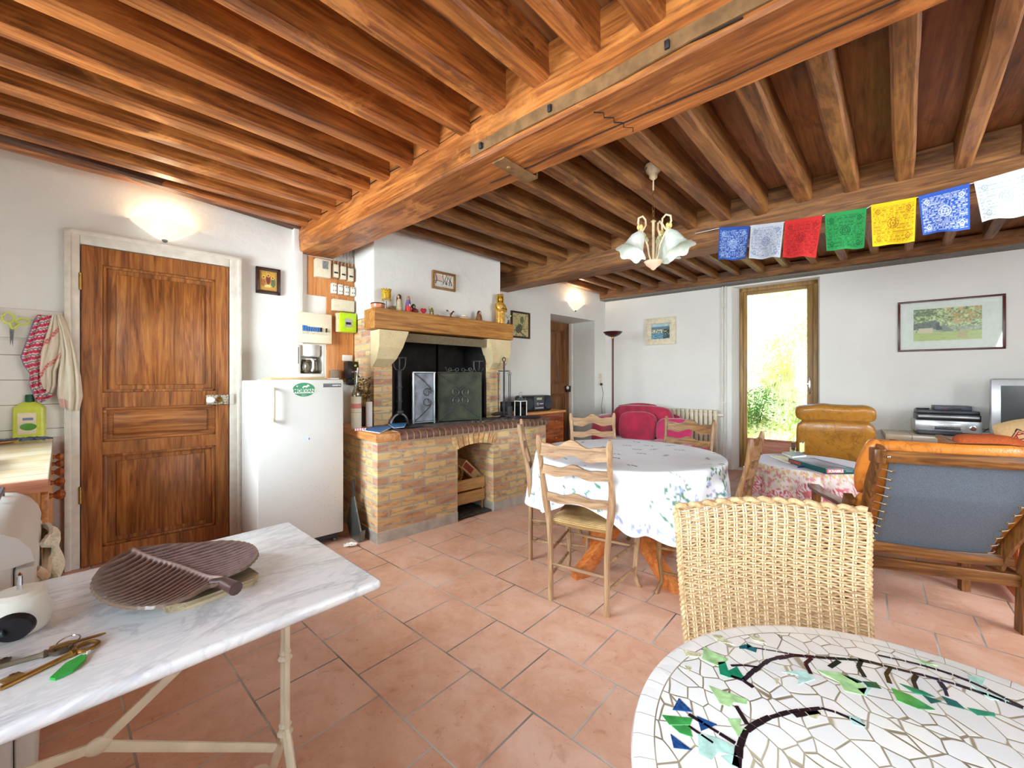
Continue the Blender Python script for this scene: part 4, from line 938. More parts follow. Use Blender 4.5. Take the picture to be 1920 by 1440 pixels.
def snow_fn(u, v):
    c = lerp(srgb(226, 226, 222), srgb(236, 226, 210), fbm(u*4, v*4))
    if ((u-.27)/.2)**2+((v-.68)/.25)**2 < 1: c = lerp(c, srgb(224, 186, 166), .7)
    for x in (.12, .48, .6, .68, .8, .88):
        if abs(u-x-.03*math.sin(v*9+x*20)) < .014+.012*(1-v) and v > .25: c = srgb(70, 62, 56)
    if abs(v-.42-.06*math.sin(u*7)) < .03 and u < .5: c = srgb(130, 112, 96)
    if fbm(u*22, v*22, 3) > .66 and v < .55 and u > .35: c = srgb(92, 96, 100)
    return c
T = wthing('framed_picture', 'small framed snowy woodland picture in an oak frame on the chimney breast', 'picture', (Xa+Xb)/2, YB, za-.008); T.rotation_euler[1] = 0
framed(T, Xb-Xa, zl-za, .022, wood('oak_frame', srgb(110, 74, 34), srgb(150, 106, 54), srgb(176, 130, 76), axis='x', rough=.4, sc=3), snow_fn)
# bird print right of the fireplace
def bird_fn(u, v):
    c = srgb(206, 188, 140)
    if abs(v-(.25+.12*u)) < .012 or abs((u-.75)-(v-.6)*.3) < .012 and v > .3: c = srgb(104, 88, 60)
    if ((u-.40-.35*(v-.3))/.20)**2+((v-.34)/.20)**2 < 1: c = srgb(92, 96, 78)
    if abs(v-(.22-(u-.45)*.55)) < .035 and .45 < u < .85: c = srgb(78, 82, 66)
    if ((u-.60)/.12)**2+((v-.72)/.16)**2 < 1: c = srgb(96, 120, 70)
    if fbm(u*10, v*10, 6) > .66: c = srgb(140, 146, 90)
    return c
Xa, z1_ = WL(961, 583); Xb, _ = WL(990, 590); T = wthing('framed_picture', 'framed bird print half hidden behind the right end of the mantel', 'picture', (Xa+Xb)/2-.01, YW, 1.765)
framed(T, .34, .345, .022, plain('dark_frame', None), bird_fn)
# electric boards
bz0 = 1.972
T = wthing('meter_board', 'upper wooden board with four meters and fuse carriers under the big beam end', 'meter board', 1.325, YW, bz0)
m = MB(); m.box(-.205, .198, -.02, 0, 0, .34); part('board', m, wood('varnished_board', srgb(170, 96, 44), srgb(204, 132, 70), srgb(216, 150, 88), axis='z', patch=.15, rough=.45), T)
m = MB(); m.box(-.165, -.035, -.09, -.02, .155, .315, .008); q = part('meter_box', m, BEIGE_PLASTIC, T); m = MB(); m.box(-.11, -.06, -.0915, -.09, .23, .30); part('meter_dial', m, plain('grey_print', srgb(130, 130, 126), .5, var=.4, scale=200), q)
for k in range(3):
    xx = -.012+k*.068; m = MB(); m.box(xx, xx+.05, -.075, -.02, .175-k*.006, .295-k*.006, .006); q = part('fuse_holder', m, BEIGE_PLASTIC, T); m = MB(); m.box(xx+.008, xx+.042, -.077, -.075, .21-k*.006, .225-k*.006); part('black_window', m, BLACK_PLASTIC, q)
for k in range(4):
    xx = -.022+k*.056; m = MB(); m.box(xx, xx+.046, -.07, -.02, .03, .125-k*.004, .01); q = part('round_fuse', m, WHITE_PLASTIC, T)
    m = MB()
    for a, b in ((.012, .10), (.030, .10), (.012, .055), (.030, .055)): m.box(xx+a, xx+a+.006, -.0715, -.07, b-.006, b+.006)
    part('fuse_marks', m, DGREY_PLASTIC, q)
T = wthing('lower_board', 'tall lower wooden board carrying the lime green meter, left of the fireplace', 'meter board', 1.41, YW, 1.20)
m = MB(); m.box(-.135, .108, -.022, 0, 0, .79); part('board', m, wood('varnished_board', None, None, None, axis='z'), T)
T = wthing('junction_cover', 'blank beige cover box above the lime green meter', 'cover', 1.405, YW-.022, 1.848)
m = MB(); m.box(-.095, .10, -.055, 0, 0, .105, .006); part('cover', m, BEIGE_PLASTIC, T)
T = wthing('smart_meter', 'lime green electricity meter with a small dark display', 'meter', 1.435, YW-.022, 1.655)
m = MB(); m.box(-.092, .078, -.05, 0, 0, .175, .008); part('back_case', m, BEIGE_PLASTIC, T); m = MB(); m.box(-.072, .078, -.085, -.045, 0, .178, .010); part('lime_cover', m, LIME, T)
m = MB(); m.box(-.030, .036, -.0865, -.084, .045, .125); q = part('display_panel', m, SILVER_PLASTIC, T); m = MB(); m.box(-.022, .024, -.088, -.086, .070, .092); part('display', m, BLACK_PLASTIC, q)
T = wthing('fuse_box', 'cream fuse box with a row of blue breakers above the coffee maker', 'fuse box', 1.157, YW-.0, 1.54)
m = MB(); m.box(-.15, .14, -.085, 0, 0, .262, .006); part('case', m, plain('cream_plastic', srgb(234, 222, 196), .4, var=.02), T)
m = MB(); m.box(-.105, .125, -.0865, -.085, .075, .115); part('breaker_strip', m, plain('strip_grey', srgb(206, 196, 172), .5, var=.1), T)
for k in range(9):
    m = MB(); xx = -.105+k*.018+(0 if k < 2 else .004); m.box(xx, xx+(.017 if k < 2 else .012), -.096, -.085, .100, .148 if k < 2 else .138, .002); part('breaker', m, BLUE if k < 8 else BLACK_PLASTIC, T)
m = MB(); m.box(.085, .097, -.1, -.085, .10, .135, .002); part('main_switch', m, BLACK_PLASTIC, T)
T = wthing('white_socket', 'white switch plate above the black wall device', 'switch', 1.455, YW-.022, 1.395); m = MB(); m.box(-.045, .045, -.02, 0, 0, .055, .004); part('plate', m, WHITE_PLASTIC, T)
T = wthing('main_breaker', 'bulky black electrical breaker with a yellow button beside the fireplace', 'breaker', 1.475, YW-.022, 1.20)
m = MB(); m.box(-.055, .050, -.10, 0, .03, .19, .014); m.box(-.035, .045, -.06, 0, -.03, .04, .01); part('body', m, BLACK_PLASTIC, T)
m = MB(); m.cyl((.018, -.10, .15), .010, -.012, 12, axis='y'); part('button', m, plain('yellow_button', srgb(210, 190, 60), .3), T); m = MB(); m.box(-.015, .042, -.1015, -.10, .085, .10); part('label_strip', m, plain('grey_red', srgb(150, 110, 106), .5, var=.3, scale=90), T)
T = wthing('grey_box', 'small brown grey switch box left of the black breaker', 'box', 1.335, YW-.022, 1.20); m = MB(); m.box(-.035, .035, -.05, 0, 0, .11, .008); part('box', m, plain('taupe_plastic', srgb(132, 112, 92), .5, var=.1), T)
m = MB()
for k in range(6): m.tube([(-.10+.035*k, -.03-.005*(k % 2), .0), (-.08+.035*k+.01*math.sin(k), -.03, .12), (-.05+.03*k, -.02, .26)], .005, 6)
T = wthing('cable_bundle', 'loose grey cables rising from the meter board to the big beam', 'cables', 1.42, YW, 2.24); part('cables', m, plain('cable_grey', srgb(180, 170, 160), .5, var=.2), T)
# wall outlet at the corner with black lead
T = wthing('wall_outlet', 'beige wall outlet in the far corner with a black lead plugged in', 'outlet', 5.50, YW, 1.15)
m = MB(); m.box(-.035, .035, -.012, 0, 0, .075, .003); m.box(-.035, .035, -.012, 0, .09, .17, .003); part('plate', m, BEIGE_PLASTIC, T)
T2 = wthing('power_cord', 'black power cord hanging from the corner outlet', 'cord', 5.50, YW-.013, 0)
m = MB(); m.box(-.016, .016, -.03, 0, 1.13, 1.165, .004); part('plug', m, BLACK_PLASTIC, T2); m = MB(); m.tube([(0, -.02, 1.14), (.01, -.04, 1.0), (-.02, -.03, .8), (.015, -.03, .55), (0, -.03, .3), (.02, -.05, .05)], .004, 6); part('lead', m, BLACK_PLASTIC, T2)

# rail board with scissors and towels
XL0, XL1 = -.62, -.345
T = wthing('hook_rail', 'white painted board with pegs left of the door, under the ceiling beams', 'hook rail', -.48, YW, 1.475)
m = MB(); m.box(-.20, .142, -.018, 0, 0, .178, .008); part('board', m, WHITE_PAINT, T)
for k, xx in enumerate((-.10, -.03, .02, .09)): m = MB(); m.tube([(xx, -.018, .12), (xx, -.045, .118), (xx, -.052, .13)], .006, 8); part('peg', m, WHITE_PAINT, T)
sX, sZ = WL(21, 650, .05); T = wthing('scissors', 'lime green handled kitchen scissors hanging on the white rail', 'scissors', sX, YW-.05, sZ)
SG = plain('yellow_green_handle', srgb(206, 224, 90), .35, var=.05)
for nm, c, r, q in (('left_handle', (-.012, .170), (.022, .032), -.1), ('right_handle', (.045, .155), (.026, .018), .2)):
    m = MB(); m.tube([(c[0]+r[0]*math.cos(2*PI*i/20), .0, c[1]+r[1]*math.sin(2*PI*i/20)) for i in range(20)], .0048, 8, closed=True); m.tube([(c[0]-r[0]*.4*(1 if c[0] > 0 else -.5), 0, c[1]-r[1]*.8), (.004, 0, .105)], .006, 8); part(nm, m, SG, T)
m = MB(); m.prism([(-.004, .11), (.012, .108), (.006, .0)], -.003, 0, 'xz'); m.prism([(-.006, .11), (.010, .11), (-.004, .004)], 0, .003, 'xz'); part('blades', m, IRON_L, T)
def towel(name, rows, label, fn, off=.055, depth=.05, nu=46, nv=80, th=.003):
    """rows: (v, u_left, u_right) traced outline from top to bottom"""
    R = [(WL(ul, v, off)[0], WL(ur, v, off)[0], WL((ul+ur)/2, v, off)[1]) for v, ul, ur in rows]
    Xc = (R[0][0]+R[0][1])/2; zt = R[0][2]
    T = wthing(name, label, 'towel', Xc, YW-.018, zt-.01)
    pts = [(z-zt, l-Xc, r-Xc) for l, r, z in R]; H = -pts[-1][0]
    def row(v):
        for a, b in zip(pts, pts[1:]):
            if a[0] >= -v >= b[0] or b is pts[-1]:
                k = (a[0]+v)/(a[0]-b[0]); k = max(0, min(1, k)); return a[1]+(b[1]-a[1])*k, a[2]+(b[2]-a[2])*k
    def f(u, v):
        z = v*H; l, r = row(z); fold = math.sin(u*PI*5+Xc*9)*.012*min(1, .3+v*1.5)+.005*math.sin(u*23+v*5)
        return (l+(r-l)*u, -(off-.030)-depth*math.sin(PI*u)*.6+fold, -z-.012*math.sin(u*4+Xc*5)*v)
    m = MB(); m.sheet(f, nu, nv, th, colfn=lambda u, v: fn(u, v)); part('cloth', m, vcol('towel_cloth', .9, .2, .2), T, smooth=60); return T
def red_t(u, v):
    q = (v*13+u*1.2) % 1
    c = srgb(196, 34, 76) if q < .52 else (srgb(236, 228, 216) if q < .70 or q > .88 else srgb(92, 96, 120))
    if u < .10: c = srgb(110, 118, 160)
    if q < .52 and int(u*60) % 3 == 0: c = srgb(214, 70, 104)
    return c
def cream_t(u, v):
    c = lerp(srgb(232, 222, 204), srgb(222, 210, 190), fbm(u*8, v*8))
    q = v*1.0+u*.35-.10
    for a in (.28, .70):
        if 0 < q-a < .075 and ((q-a)*66 % 1) < .62: c = srgb(206, 72, 66)
    return c
def plain_t(u, v):
    c = lerp(srgb(230, 222, 202), srgb(216, 206, 184), fbm(u*7, v*9))
    if v > .90 and u < .45 and int(u*40) % 2: c = srgb(198, 66, 70)
    return c
towel('tea_towel', [(588, 70, 96), (602, 62, 97), (640, 48, 90), (668, 38, 80), (684, 44, 80), (700, 56, 78), (722, 54, 80), (735, 60, 100), (748, 66, 78)], 'red, white and blue striped tea towel hanging in folds on the white rail', red_t)
towel('tea_towel', [(588, 98, 112), (605, 92, 118), (640, 82, 120), (660, 76, 118), (690, 74, 106), (715, 76, 106), (730, 82, 98)], 'cream tea towel with red stripes, hanging between the red striped and plain ones', cream_t, .060)
towel('tea_towel', [(588, 106, 116), (620, 112, 130), (660, 116, 142), (700, 110, 150), (738, 108, 154), (764, 114, 148)], 'plain cream cloth hanging nearest the door casing', plain_t, .085)

# ---- kitchen counter, sink side, drawers; local frame: X out of the wall behind, Y towards the long wall
KR = AW+.091
def kp(x, y):      # world point from kitchen local (x, y), origin at the counter's near right corner
    c, s_ = math.cos(KR), math.sin(KR); ox, oy = fw(-.232, 2.245); return (ox+x*c-y*s_, oy+x*s_+y*c)
def kthing(name, label, cat, x, y, z=0, drz=0.0, group=None): return thing(name, label, cat, (*kp(x, y), z), KR+drz, group)
WT2 = NT('cream_worktop_tiles'); bt = WT2.new('ShaderNodeTexBrick'); bt.offset = 0
for k, val in (('Scale', 1), ('Brick Width', .2), ('Row Height', .2), ('Mortar Size', .003)): bt.inputs[k].default_value = val
WT2.L(WT2.obj((1, 1, 1), (8, 8.06, 0)), bt.inputs['Vector']); g_ = WT2.ramp(WT2.noise(WT2.obj(), 3, 3), [(.4, srgb(226, 214, 190)), (.6, srgb(214, 192, 152))])
WT2.col(WT2.mix(bt.outputs['Fac'], g_, srgb(150, 140, 120))); WT2.rm(.22)
T = kthing('worktop', 'cream tiled kitchen worktop with a reddish wooden edge, against the left tiled wall', 'worktop', 0, 0)
m = MB(); m.box(-.50, 0, 0, 1.55, .825, .858); part('tiles', m, WT2.m, T)
m = MB(); m.box(-.50, .0, -.018, 0, .815, .860, .003); part('wooden_edge', m, wood('reddish_edge', srgb(170, 96, 66), srgb(202, 130, 96), srgb(216, 150, 116), axis='x', patch=.1), T, 'reddish wooden edging strip')
T = kthing('drawer_cabinet', 'orange pine kitchen cabinet with a column of round wooden knobs under the worktop', 'cabinet', 0, 0)
m = MB(); m.box(-.49, -.020, .005, 1.53, .08, .815); part('body', m, pine('z'), T); 
m = MB(); m.box(-.48, -.06, .05, 1.5, 0, .08); part('plinth', m, DGREY_PLASTIC, T)
for k in range(5):
    y0 = .02+k*.30; m = MB(); m.box(-.02, -.001, y0, y0+.285, .62, .80, .004); q = part('drawer', m, pine('y'), T)
    m = MB(); m.at((-.001, y0+.14, .765), (0, PI/2, 0)); m.lathe([(.012, 0), (.008, .010), (.017, .020), (.021, .030), (.014, .042), (0, .045)], 16); part('knob', m, mahog('x'), q)
    m = MB(); m.box(-.02, -.001, y0, y0+.285, .09, .605, .004); q = part('cupboard_door', m, pine('z'), T)
# sink tray, soap bottle, scourer, brush dish
T = kthing('dish_tray', 'white plastic draining tray on the tiled worktop', 'tray', -.36, .50, .859)
m = MB(); w, l = .17, .19
m.box(-w, w, -l, l, 0, .006)
for a, b, c_, d in ((-w, w, -l, -l+.012), (-w, w, l-.012, l), (-w, -w+.012, -l, l), (w-.012, w, -l, l)): m.box(a, b, c_, d, 0, .045, .003)
part('tray_body', m, WHITE_PLASTIC, T)
sx_, sy_ = P(56, 822, .86)
T = thing('soap_bottle', 'flat yellow green washing-up liquid bottle with a dark green cap on the worktop', 'bottle', (sx_+.0, sy_+.0, .859), AW)
def softbox(m, w, d, z0, z1, e=.45, mat=0, n=24, tap=None):
    rows = 14; vs = []; fs = []
    for i in range(rows+1):
        k = i/rows; z = z0+(z1-z0)*k; s_ = tap(k) if tap else 1
        for j in range(n):
            a = 2*PI*j/n; c_, s2 = math.cos(a), math.sin(a)
            vs.append((w*s_*math.copysign(abs(c_)**e, c_), d*min(1, s_+.15)*math.copysign(abs(s2)**e, s2), z))
    for i in range(rows):
        for j in range(n): fs.append((i*n+j, i*n+(j+1) % n, (i+1)*n+(j+1) % n, (i+1)*n+j))
    fs += [tuple(range(n))[::-1], tuple(rows*n+j for j in range(n))]; return m.add(vs, fs, mat)
m = MB(); softbox(m, .066, .032, 0, .225, tap=lambda k: 1 if k < .84 else 1-.62*((k-.84)/.16)**1.5); part('body', m, plain('soap_yellow', srgb(206, 212, 72), .25, var=.05, coat=.4), T)
m = MB(); m.lathe([(.020, .223), (.020, .262), (.017, .27), (0, .271)], 18); part('cap', m, plain('cap_green', srgb(26, 96, 62), .4), T, 'dark green screw cap')
m = MB(); m.box(-.045, .030, -.0345, -.030, .03, .16, .001); part('paper_label', m, plain('label_cream', srgb(230, 214, 178), .5, var=.04), T)
m = MB(); m.add([(-.002+.034*math.cos(2*PI*i/20), -.0352, .075+.022*math.sin(2*PI*i/20)) for i in range(20)], [tuple(range(20))], 0); m.box(-.025, .018, -.0352, -.0345, .115, .130, mat=1); part('label_print', m, [plain('label_leaf', srgb(84, 150, 48), .4), plain('label_slate', srgb(96, 116, 150), .4)], T)
m = MB(); random.seed(6)
for i in range(26): x = random.uniform(-.09, .09); m.tube([(x-.03, random.uniform(-.03, .03), .008), (x, random.uniform(-.02, .02), .022), (x+.035, random.uniform(-.03, .03), .006+random.random()*.012)], .005, 5)
xx, yy = P(98, 826, .86); solo('scouring_cloth', m, plain('slate_cloth', srgb(96, 104, 122), .9, var=.2), 'crumpled blue grey cloth at the back of the worktop beside the soap bottle', 'cloth', (xx-.12, yy-.05, .860), AW, kind=None)
m = MB(); m.lathe([(.0, .006), (.04, .004), (.075, .014), (.078, .02), (.072, .02), (.04, .010), (0, .010)], 24)
xx, yy = P(3, 832, .86); solo('wooden_dish', m, plain('wood_dish', srgb(196, 142, 70), .4, var=.1), 'small wooden dish on the worktop at the left edge of the view', 'dish', (xx-.02, yy, .856))
# ---- stove
T = kthing('gas_cooker', 'white gas cooker with chrome pan supports, left edge of the view', 'cooker', -.035, -.59)
m = MB(); m.box(-.52, -.02, 0, .56, .06, .80, .012); part('body', m, WHITE_ENAMEL, T)
m = MB(); m.prism([(-.52, .835), (-.075, .835), (-.04, .828), (-.010, .808), (.010, .775), (.018, .742), (-.02, .735), (-.52, .74)], -.008, .568, 'xz'); part('hob', m, WHITE_ENAMEL, T)
m = MB(); m.box(-.018, .020, .004, .555, .10, .728, .012); q = part('oven_door', m, WHITE_ENAMEL, T)
m = MB(); m.tube([(.018, .05, .70), (.026, .055, .69), (.034, .10, .66), (.036, .28, .655), (.034, .46, .66), (.026, .51, .69), (.018, .515, .70)], .011, 8); part('oven_handle', m, CREAM_PAINT, q)
m = MB(); m.box(-.10, -.085, -.003, .0, .08, .728); part('seam', m, plain('blue_black', srgb(34, 56, 84), .4), T)
for gx in (-.40, -.165):
    m = MB()
    for gy in (.06, .50): m.tube([(gx-.10, gy, .857), (gx+.10, gy, .857)], .006, 8)
    for ax in (-.10, .10): m.tube([(gx+ax, .06, .857), (gx+ax, .50, .857)], .006, 8)
    for gy in (.17, .28, .39): m.tube([(gx-.10, gy, .857), (gx+.10, gy, .857)], .005, 8)
    for ax in (-.10, .10):
        for gy in (.06, .5): m.tube([(gx+ax, gy, .857), (gx+ax, gy, .832)], .005, 6)
    part('pan_support', m, plain('steel_blue', srgb(104, 116, 134), .3, .7, var=.1), T)
    for gy in (.16, .40): m = MB(); m.lathe([(.05, .832), (.05, .838), (.036, .845), (0, .847)], 20, c=(gx, gy, 0)); part('burner', m, IRON_L, T)
T = kthing('kitchen_cloth', 'crumpled cream waffle cloth hanging over the cooker door handle', 'cloth', .004, -.20, .50)
def clothf(u, v):
    wv = .010*math.sin(v*19+u*2)+.008*math.sin(u*11+v*3)
    return (.014*math.sin(PI*u)+.8*wv*(.5+v)+(-.02 if v < .06 else 0), -.13+.24*u+.018*math.sin(v*8), .215-.30*v*(1-.12*math.sin(u*6))+.01*math.sin(u*9))
m = MB(); m.sheet(clothf, 30, 40, .010); part('cloth', m, plain('waffle_cream', srgb(246, 242, 220), .9, var=.1, scale=120, bump=.8), T, smooth=60)

# ---------------------------------------------------------------- fridge and what stands on it
rx, ry = fw(1.155, 3.129)         # front right corner
T = thing('refrigerator', 'white single door refrigerator with a long white handle and a green sticker', 'refrigerator', (rx, ry, 0), AW)
m = MB(); m.box(-.555, 0, .045, .58, .06, 1.215, .008); part('cabinet', m, WHITE_ENAMEL, T)
m = MB(); m.box(-.56, .002, 0, .04, .075, 1.222, .010); D = part('door', m, WHITE_ENAMEL, T)
m = MB(); m.tube([(-.475, 0, 1.16), (-.475, -.04, 1.165), (-.475, -.045, 1.10), (-.475, -.045, .98), (-.475, -.035, .945), (-.475, 0, .945)], .011, 10); part('handle', m, CREAM_PAINT, D)
m = MB(); m.box(-.145, -.018, -.003, 0, 1.165, 1.192, .001); q = part('badge', m, plain('badge_grey', srgb(92, 92, 96), .4), D); m = MB(); m.at((-.052, -.0035, 1.178), (PI/2, 0, 0)); m.text('KONETTE', .013, .0003, bold=.0006); part('badge_text', m, WHITE_PAPER, q)
m = MB(); c = (-.275, 1.15); rx2, rz2 = .078, .053
E = lambda a, b, y, k=28: [(c[0]+a*math.cos(2*PI*i/k), y, c[1]+b*math.sin(2*PI*i/k)) for i in range(k)]
m.add(E(rx2, rz2, -.0012), [tuple(range(28))], 0); m.add(E(rx2*.95, rz2*.93, -.0016), [tuple(range(28))], 1)
m.box(c[0]-.069, c[0]+.069, -.0024, -.0018, c[1]-.026, c[1]-.0215, mat=0); m.box(c[0]-.075, c[0]+.075, -.0022, -.0018, c[1]-.0235, c[1]+.004, mat=0)
m.T = Matrix.Translation((c[0], -.0026, c[1]-.010)) @ Matrix.Rotation(PI/2, 4, 'X'); m.text('MORVAN', .0325, .0003, 1, bold=.0012)
m.T = Matrix.Translation((c[0]+.005, -.0020, c[1]+.024)) @ Matrix.Identity(4)
m.add([(-.05+.008*math.cos(2*PI*i/10)*(1 if i % 2 else .45), 0, .008*math.sin(2*PI*i/10)*(1 if i % 2 else .45)) for i in range(10)], [tuple(range(10))], 0)
hp2 = [(-.018, -.012), (-.012, .0), (-.002, .004), (.010, .003), (.020, .012), (.028, .008), (.032, -.002), (.026, .0), (.022, -.004), (.016, -.006), (.012, -.014), (.006, -.007), (-.004, -.007), (-.010, -.014)]
m.add([(x, 0, z) for x, z in hp2], [tuple(range(len(hp2)))], 0)
m.T = Matrix.Translation((c[0], -.0026, c[1]-.038)) @ Matrix.Rotation(PI/2, 4, 'X'); m.text('Nature', .011, .0002, 0)
part('oval_sticker', m, [WHITE_PAPER, GREEN], D, 'oval green and white MORVAN sticker')
m = MB(); m.lathe([(0, 0), (.022, 0), (.022, .001), (0, .001)], 16); 
for v_ in range(len(m.v)): x, y, z = m.v[v_]; m.v[v_] = (x-.265, -z-.0005, y+.80)
part('sticker_remnant', m, plain('faded_white', srgb(222, 230, 232), .6), D); m = MB(); m.box(-.245, -.238, -.0025, -.001, .792, .806); part('blue_fleck', m, BLUE, D)
random.seed(4); m = MB()
for i in range(90):
    x = -.12+random.gauss(0, .10); z = .30+random.gauss(0, .12)
    if -.5 < x < -.01 and .09 < z < .7: r = random.uniform(.001, .0022); m.add([(x+r*math.cos(k*PI/3), -.0006, z+r*math.sin(k*PI/3)) for k in range(6)], [tuple(range(6))])
part('rust_specks', m, plain('rust_speck', srgb(150, 136, 116), .8), D, kind='stuff')
for xx in (-.52, -.04):
    m = MB(); m.lathe([(.018, 0), (.018, .02), (.010, .03), (.010, .08)], 12, c=(xx, .07, 0)); part('foot', m, IRON_L, T)
m = MB(); m.box(-.54, -.02, .05, .56, .03, .07); part('base_plate', m, IRON, T)
FZ = 1.223
def fr(x, y): return fw(1.155+x, 3.129+y)
m = MB(); m.box(-.27, .11, -.12, .12, 0, .012, .005); solo('wooden_tray', m, palewood('x'), 'thin pale board on the fridge top under the coffee maker', 'board', (*fr(-.21, .16), FZ), AW)
T = thing('coffee_maker', 'white filter coffee maker with a glass carafe on top of the refrigerator', 'coffee maker', (*fr(-.215, .15), FZ+.012), AW+.05)
m = MB(); m.box(-.10, .10, -.10, .10, 0, .03, .010); m.box(-.10, .10, .04, .10, .02, .24, .012); m.box(-.10, -.065, -.08, .05, .02, .24, .010); part('body', m, WHITE_PLASTIC, T)
m = MB(); m.box(.085, .10, -.08, .05, .02, .24, .006); part('side_panel', m, WHITE_PLASTIC, T)
m = MB(); m.lathe([(.0, .155), (.070, .155), (.078, .165), (.080, .235), (.074, .245), (0, .246)], 28, c=(.010, -.015, 0)); m.box(-.10, .10, -.02, .10, .225, .246, .008); part('filter_holder', m, WHITE_ENAMEL, T)
m = MB(); m.box(-.085, -.080, -.0815, -.08, .10, .22); part('water_gauge', m, BLACK_PLASTIC, T)
m = MB(); m.lathe([(.052, 0), (.062, .012), (.066, .045), (.060, .085), (.048, .10)], 28, c=(.010, -.02, .032)); q = part('carafe', m, CGLASS, T); m = MB(); m.lathe([(.0, .10), (.050, .10), (.050, .108), (0, .112)], 24, c=(.010, -.02, .032)); m.tube([(.01, -.075, .135), (.01, -.105, .12), (.01, -.105, .07), (.01, -.082, .05)], .008, 8); part('carafe_lid', m, WHITE_PLASTIC, q, 'white lid and handle')
m = MB(); m.lathe([(.0635, .018), (.0645, .023)], 24, c=(.010, -.02, .032)); m.lathe([(.050, .088), (.050, .094)], 24, c=(.010, -.02, .032)); part('metal_band', m, BRASS, q)
m = MB(); m.box(-.02, .07, -.03, .03, 0, .010, .003); solo('cardboard_slip', m, WHITE_PAPER, 'thin white packet on the right rear of the fridge top', 'packet', (*fr(-.075, .10), FZ), AW)
# dustpan leaning between fridge and hearth; paper scrap on the floor
dx_, dy_ = fw(1.235, 3.12)
T = thing('dustpan', 'grey metal dustpan standing upright between the fridge and the brick hearth', 'dustpan', (dx_, dy_, .0), AW+PI/2+.05)
m = MB(); m.prism([(-.12, .09), (-.10, 0), (.05, 0), (.12, .12), (.02, .33), (-.01, .33)], 0, .010, 'xz'); part('pan', m, GREY_STEEL, T)
m = MB(); m.prism([(-.12, .09), (-.10, 0), (-.09, .02), (-.11, .09)], -.03, .0, 'xz'); m.tube([(-.118, -.012, .09), (-.10, -.012, .007), (.05, -.012, .007), (.118, -.012, .12)], .006, 6); part('rim', m, GREY_STEEL, T)
m = MB(); m.tube([(.0, .004, .32), (0, .004, .46)], .009, 8); part('handle', m, IRON, T)
m = MB(); random.seed(12)
m.sheet(lambda u, v: (.09*(u-.5)+.012*fbm(u*5, v*5), .05*(v-.5), .006+.03*fbm(u*4, v*4, 2)), 12, 8, .002); solo('paper_scrap', m, WHITE_PAPER, 'crumpled scrap of white paper on the tiles below the fridge corner', 'paper', (*P(655, 1026, 0), .0), .3)
# ---------------------------------------------------------------- marble bistro table (foreground left)
MX, MY = .412, 1.235            # F_W: right end X and centre line Y
T = wthing('marble_table', 'long bistro table with a white veined marble top and cream cast iron base', 'table', MX, MY, 0, None, .088)
m = MB(); m.box(-1.16, 0, -.300, .300, .715, .740, .010, seg=3); part('marble_top', m, MARBLE, T)
def leg_end(xc, sg):
    m = MB()
    m.tube([(xc, 0, .25), (xc, 0, .70)], [(.012, .010)]*2, 8)
    for z, r in ((.27, .020), (.29, .016), (.47, .018), (.485, .015), (.62, .016)): m.lathe([(.011, z-.008), (r, z), (.011, z+.008)], 12, c=(xc, 0, 0))
    m.box(xc-.006, xc+.006, -.016, .016, .25, .68, .003)
    part('leg', m, CREAM_PAINT, T)
    for s_ in (-1, 1):
        m = MB(); m.tube([(xc, s_*.006, .28), (xc, s_*.022, .25), (xc, s_*.050, .19), (xc, s_*.095, .11), (xc, s_*.16, .045), (xc, s_*.22, .012)], [.014, .016, .015, .014, .013, .017], 8, flat=(1, .7)); m.lathe([(.03, 0), (.03, .014), (.015, .022)], 12, c=(xc, s_*.225, 0)); part('foot', m, CREAM_PAINT, T)
    m = MB()
    for s_ in (-1, 1): m.tube([(xc, 0, .64), (xc, s_*.06, .672), (xc, s_*.10, .700), (xc, s_*.24, .706)], [.014, .012, .010, .009], 8)
    m.tube([(xc, 0, .64), (xc-sg*.03, 0, .67), (xc-sg*.10, 0, .705)], [.014, .012, .009], 8); part('top_bracket', m, CREAM_PAINT, T)
leg_end(-.115, -1); leg_end(-1.03, 1)
N0 = (-.47, 0, .468)
for nm, a, b in (('brace', N0, (-.14, 0, .245)), ('brace', N0, (-.15, 0, .695)), ('brace', N0, (-1.02, 0, .55))):
    m = MB(); mid = tuple((p+q)/2 for p, q in zip(a, b)); m.tube([a, mid, b], [(.011, .006)]*3, 6); part(nm, m, CREAM_PAINT, T)
m = MB(); m.ell(N0, (.022, .010, .018), 12, 8); part('brace_joint', m, CREAM_PAINT, T)
ZT = .7405
# cutting board
ca, cb = P(318, 1156, ZT), P(492, 1091, ZT)
d = Vector((cb[0]-ca[0], cb[1]-ca[1])); L = d.length; rz = math.atan2(d.y, d.x)
T = thing('cutting_board', 'worn pale wooden cutting board under the leaf shaped tray on the marble table', 'cutting board', (*ca, ZT), rz)
m = MB(); W_ = .17; pl = [(0, .02), (.03, 0), (L-.02, 0), (L, .02), (L, W_-.02), (L-.02, W_), (.03, W_), (0, W_-.03)]
m.prism(pl, 0, .016, 'xy'); part('board', m, wood('worn_board', srgb(120, 98, 70), srgb(176, 156, 122), srgb(206, 190, 158), axis='x', patch=.35, rough=.6, sc=2.5), T)
# leaf tray
lc = P(330, 1072, .775); tip = P(445, 1100, .775)
ang = math.atan2(tip[1]-lc[1], tip[0]-lc[0])
T = thing('leaf_tray', 'large dark brown carved leaf tray with ribs and a stub stem on marble', 'tray', (*lc, ZT+.017), ang)
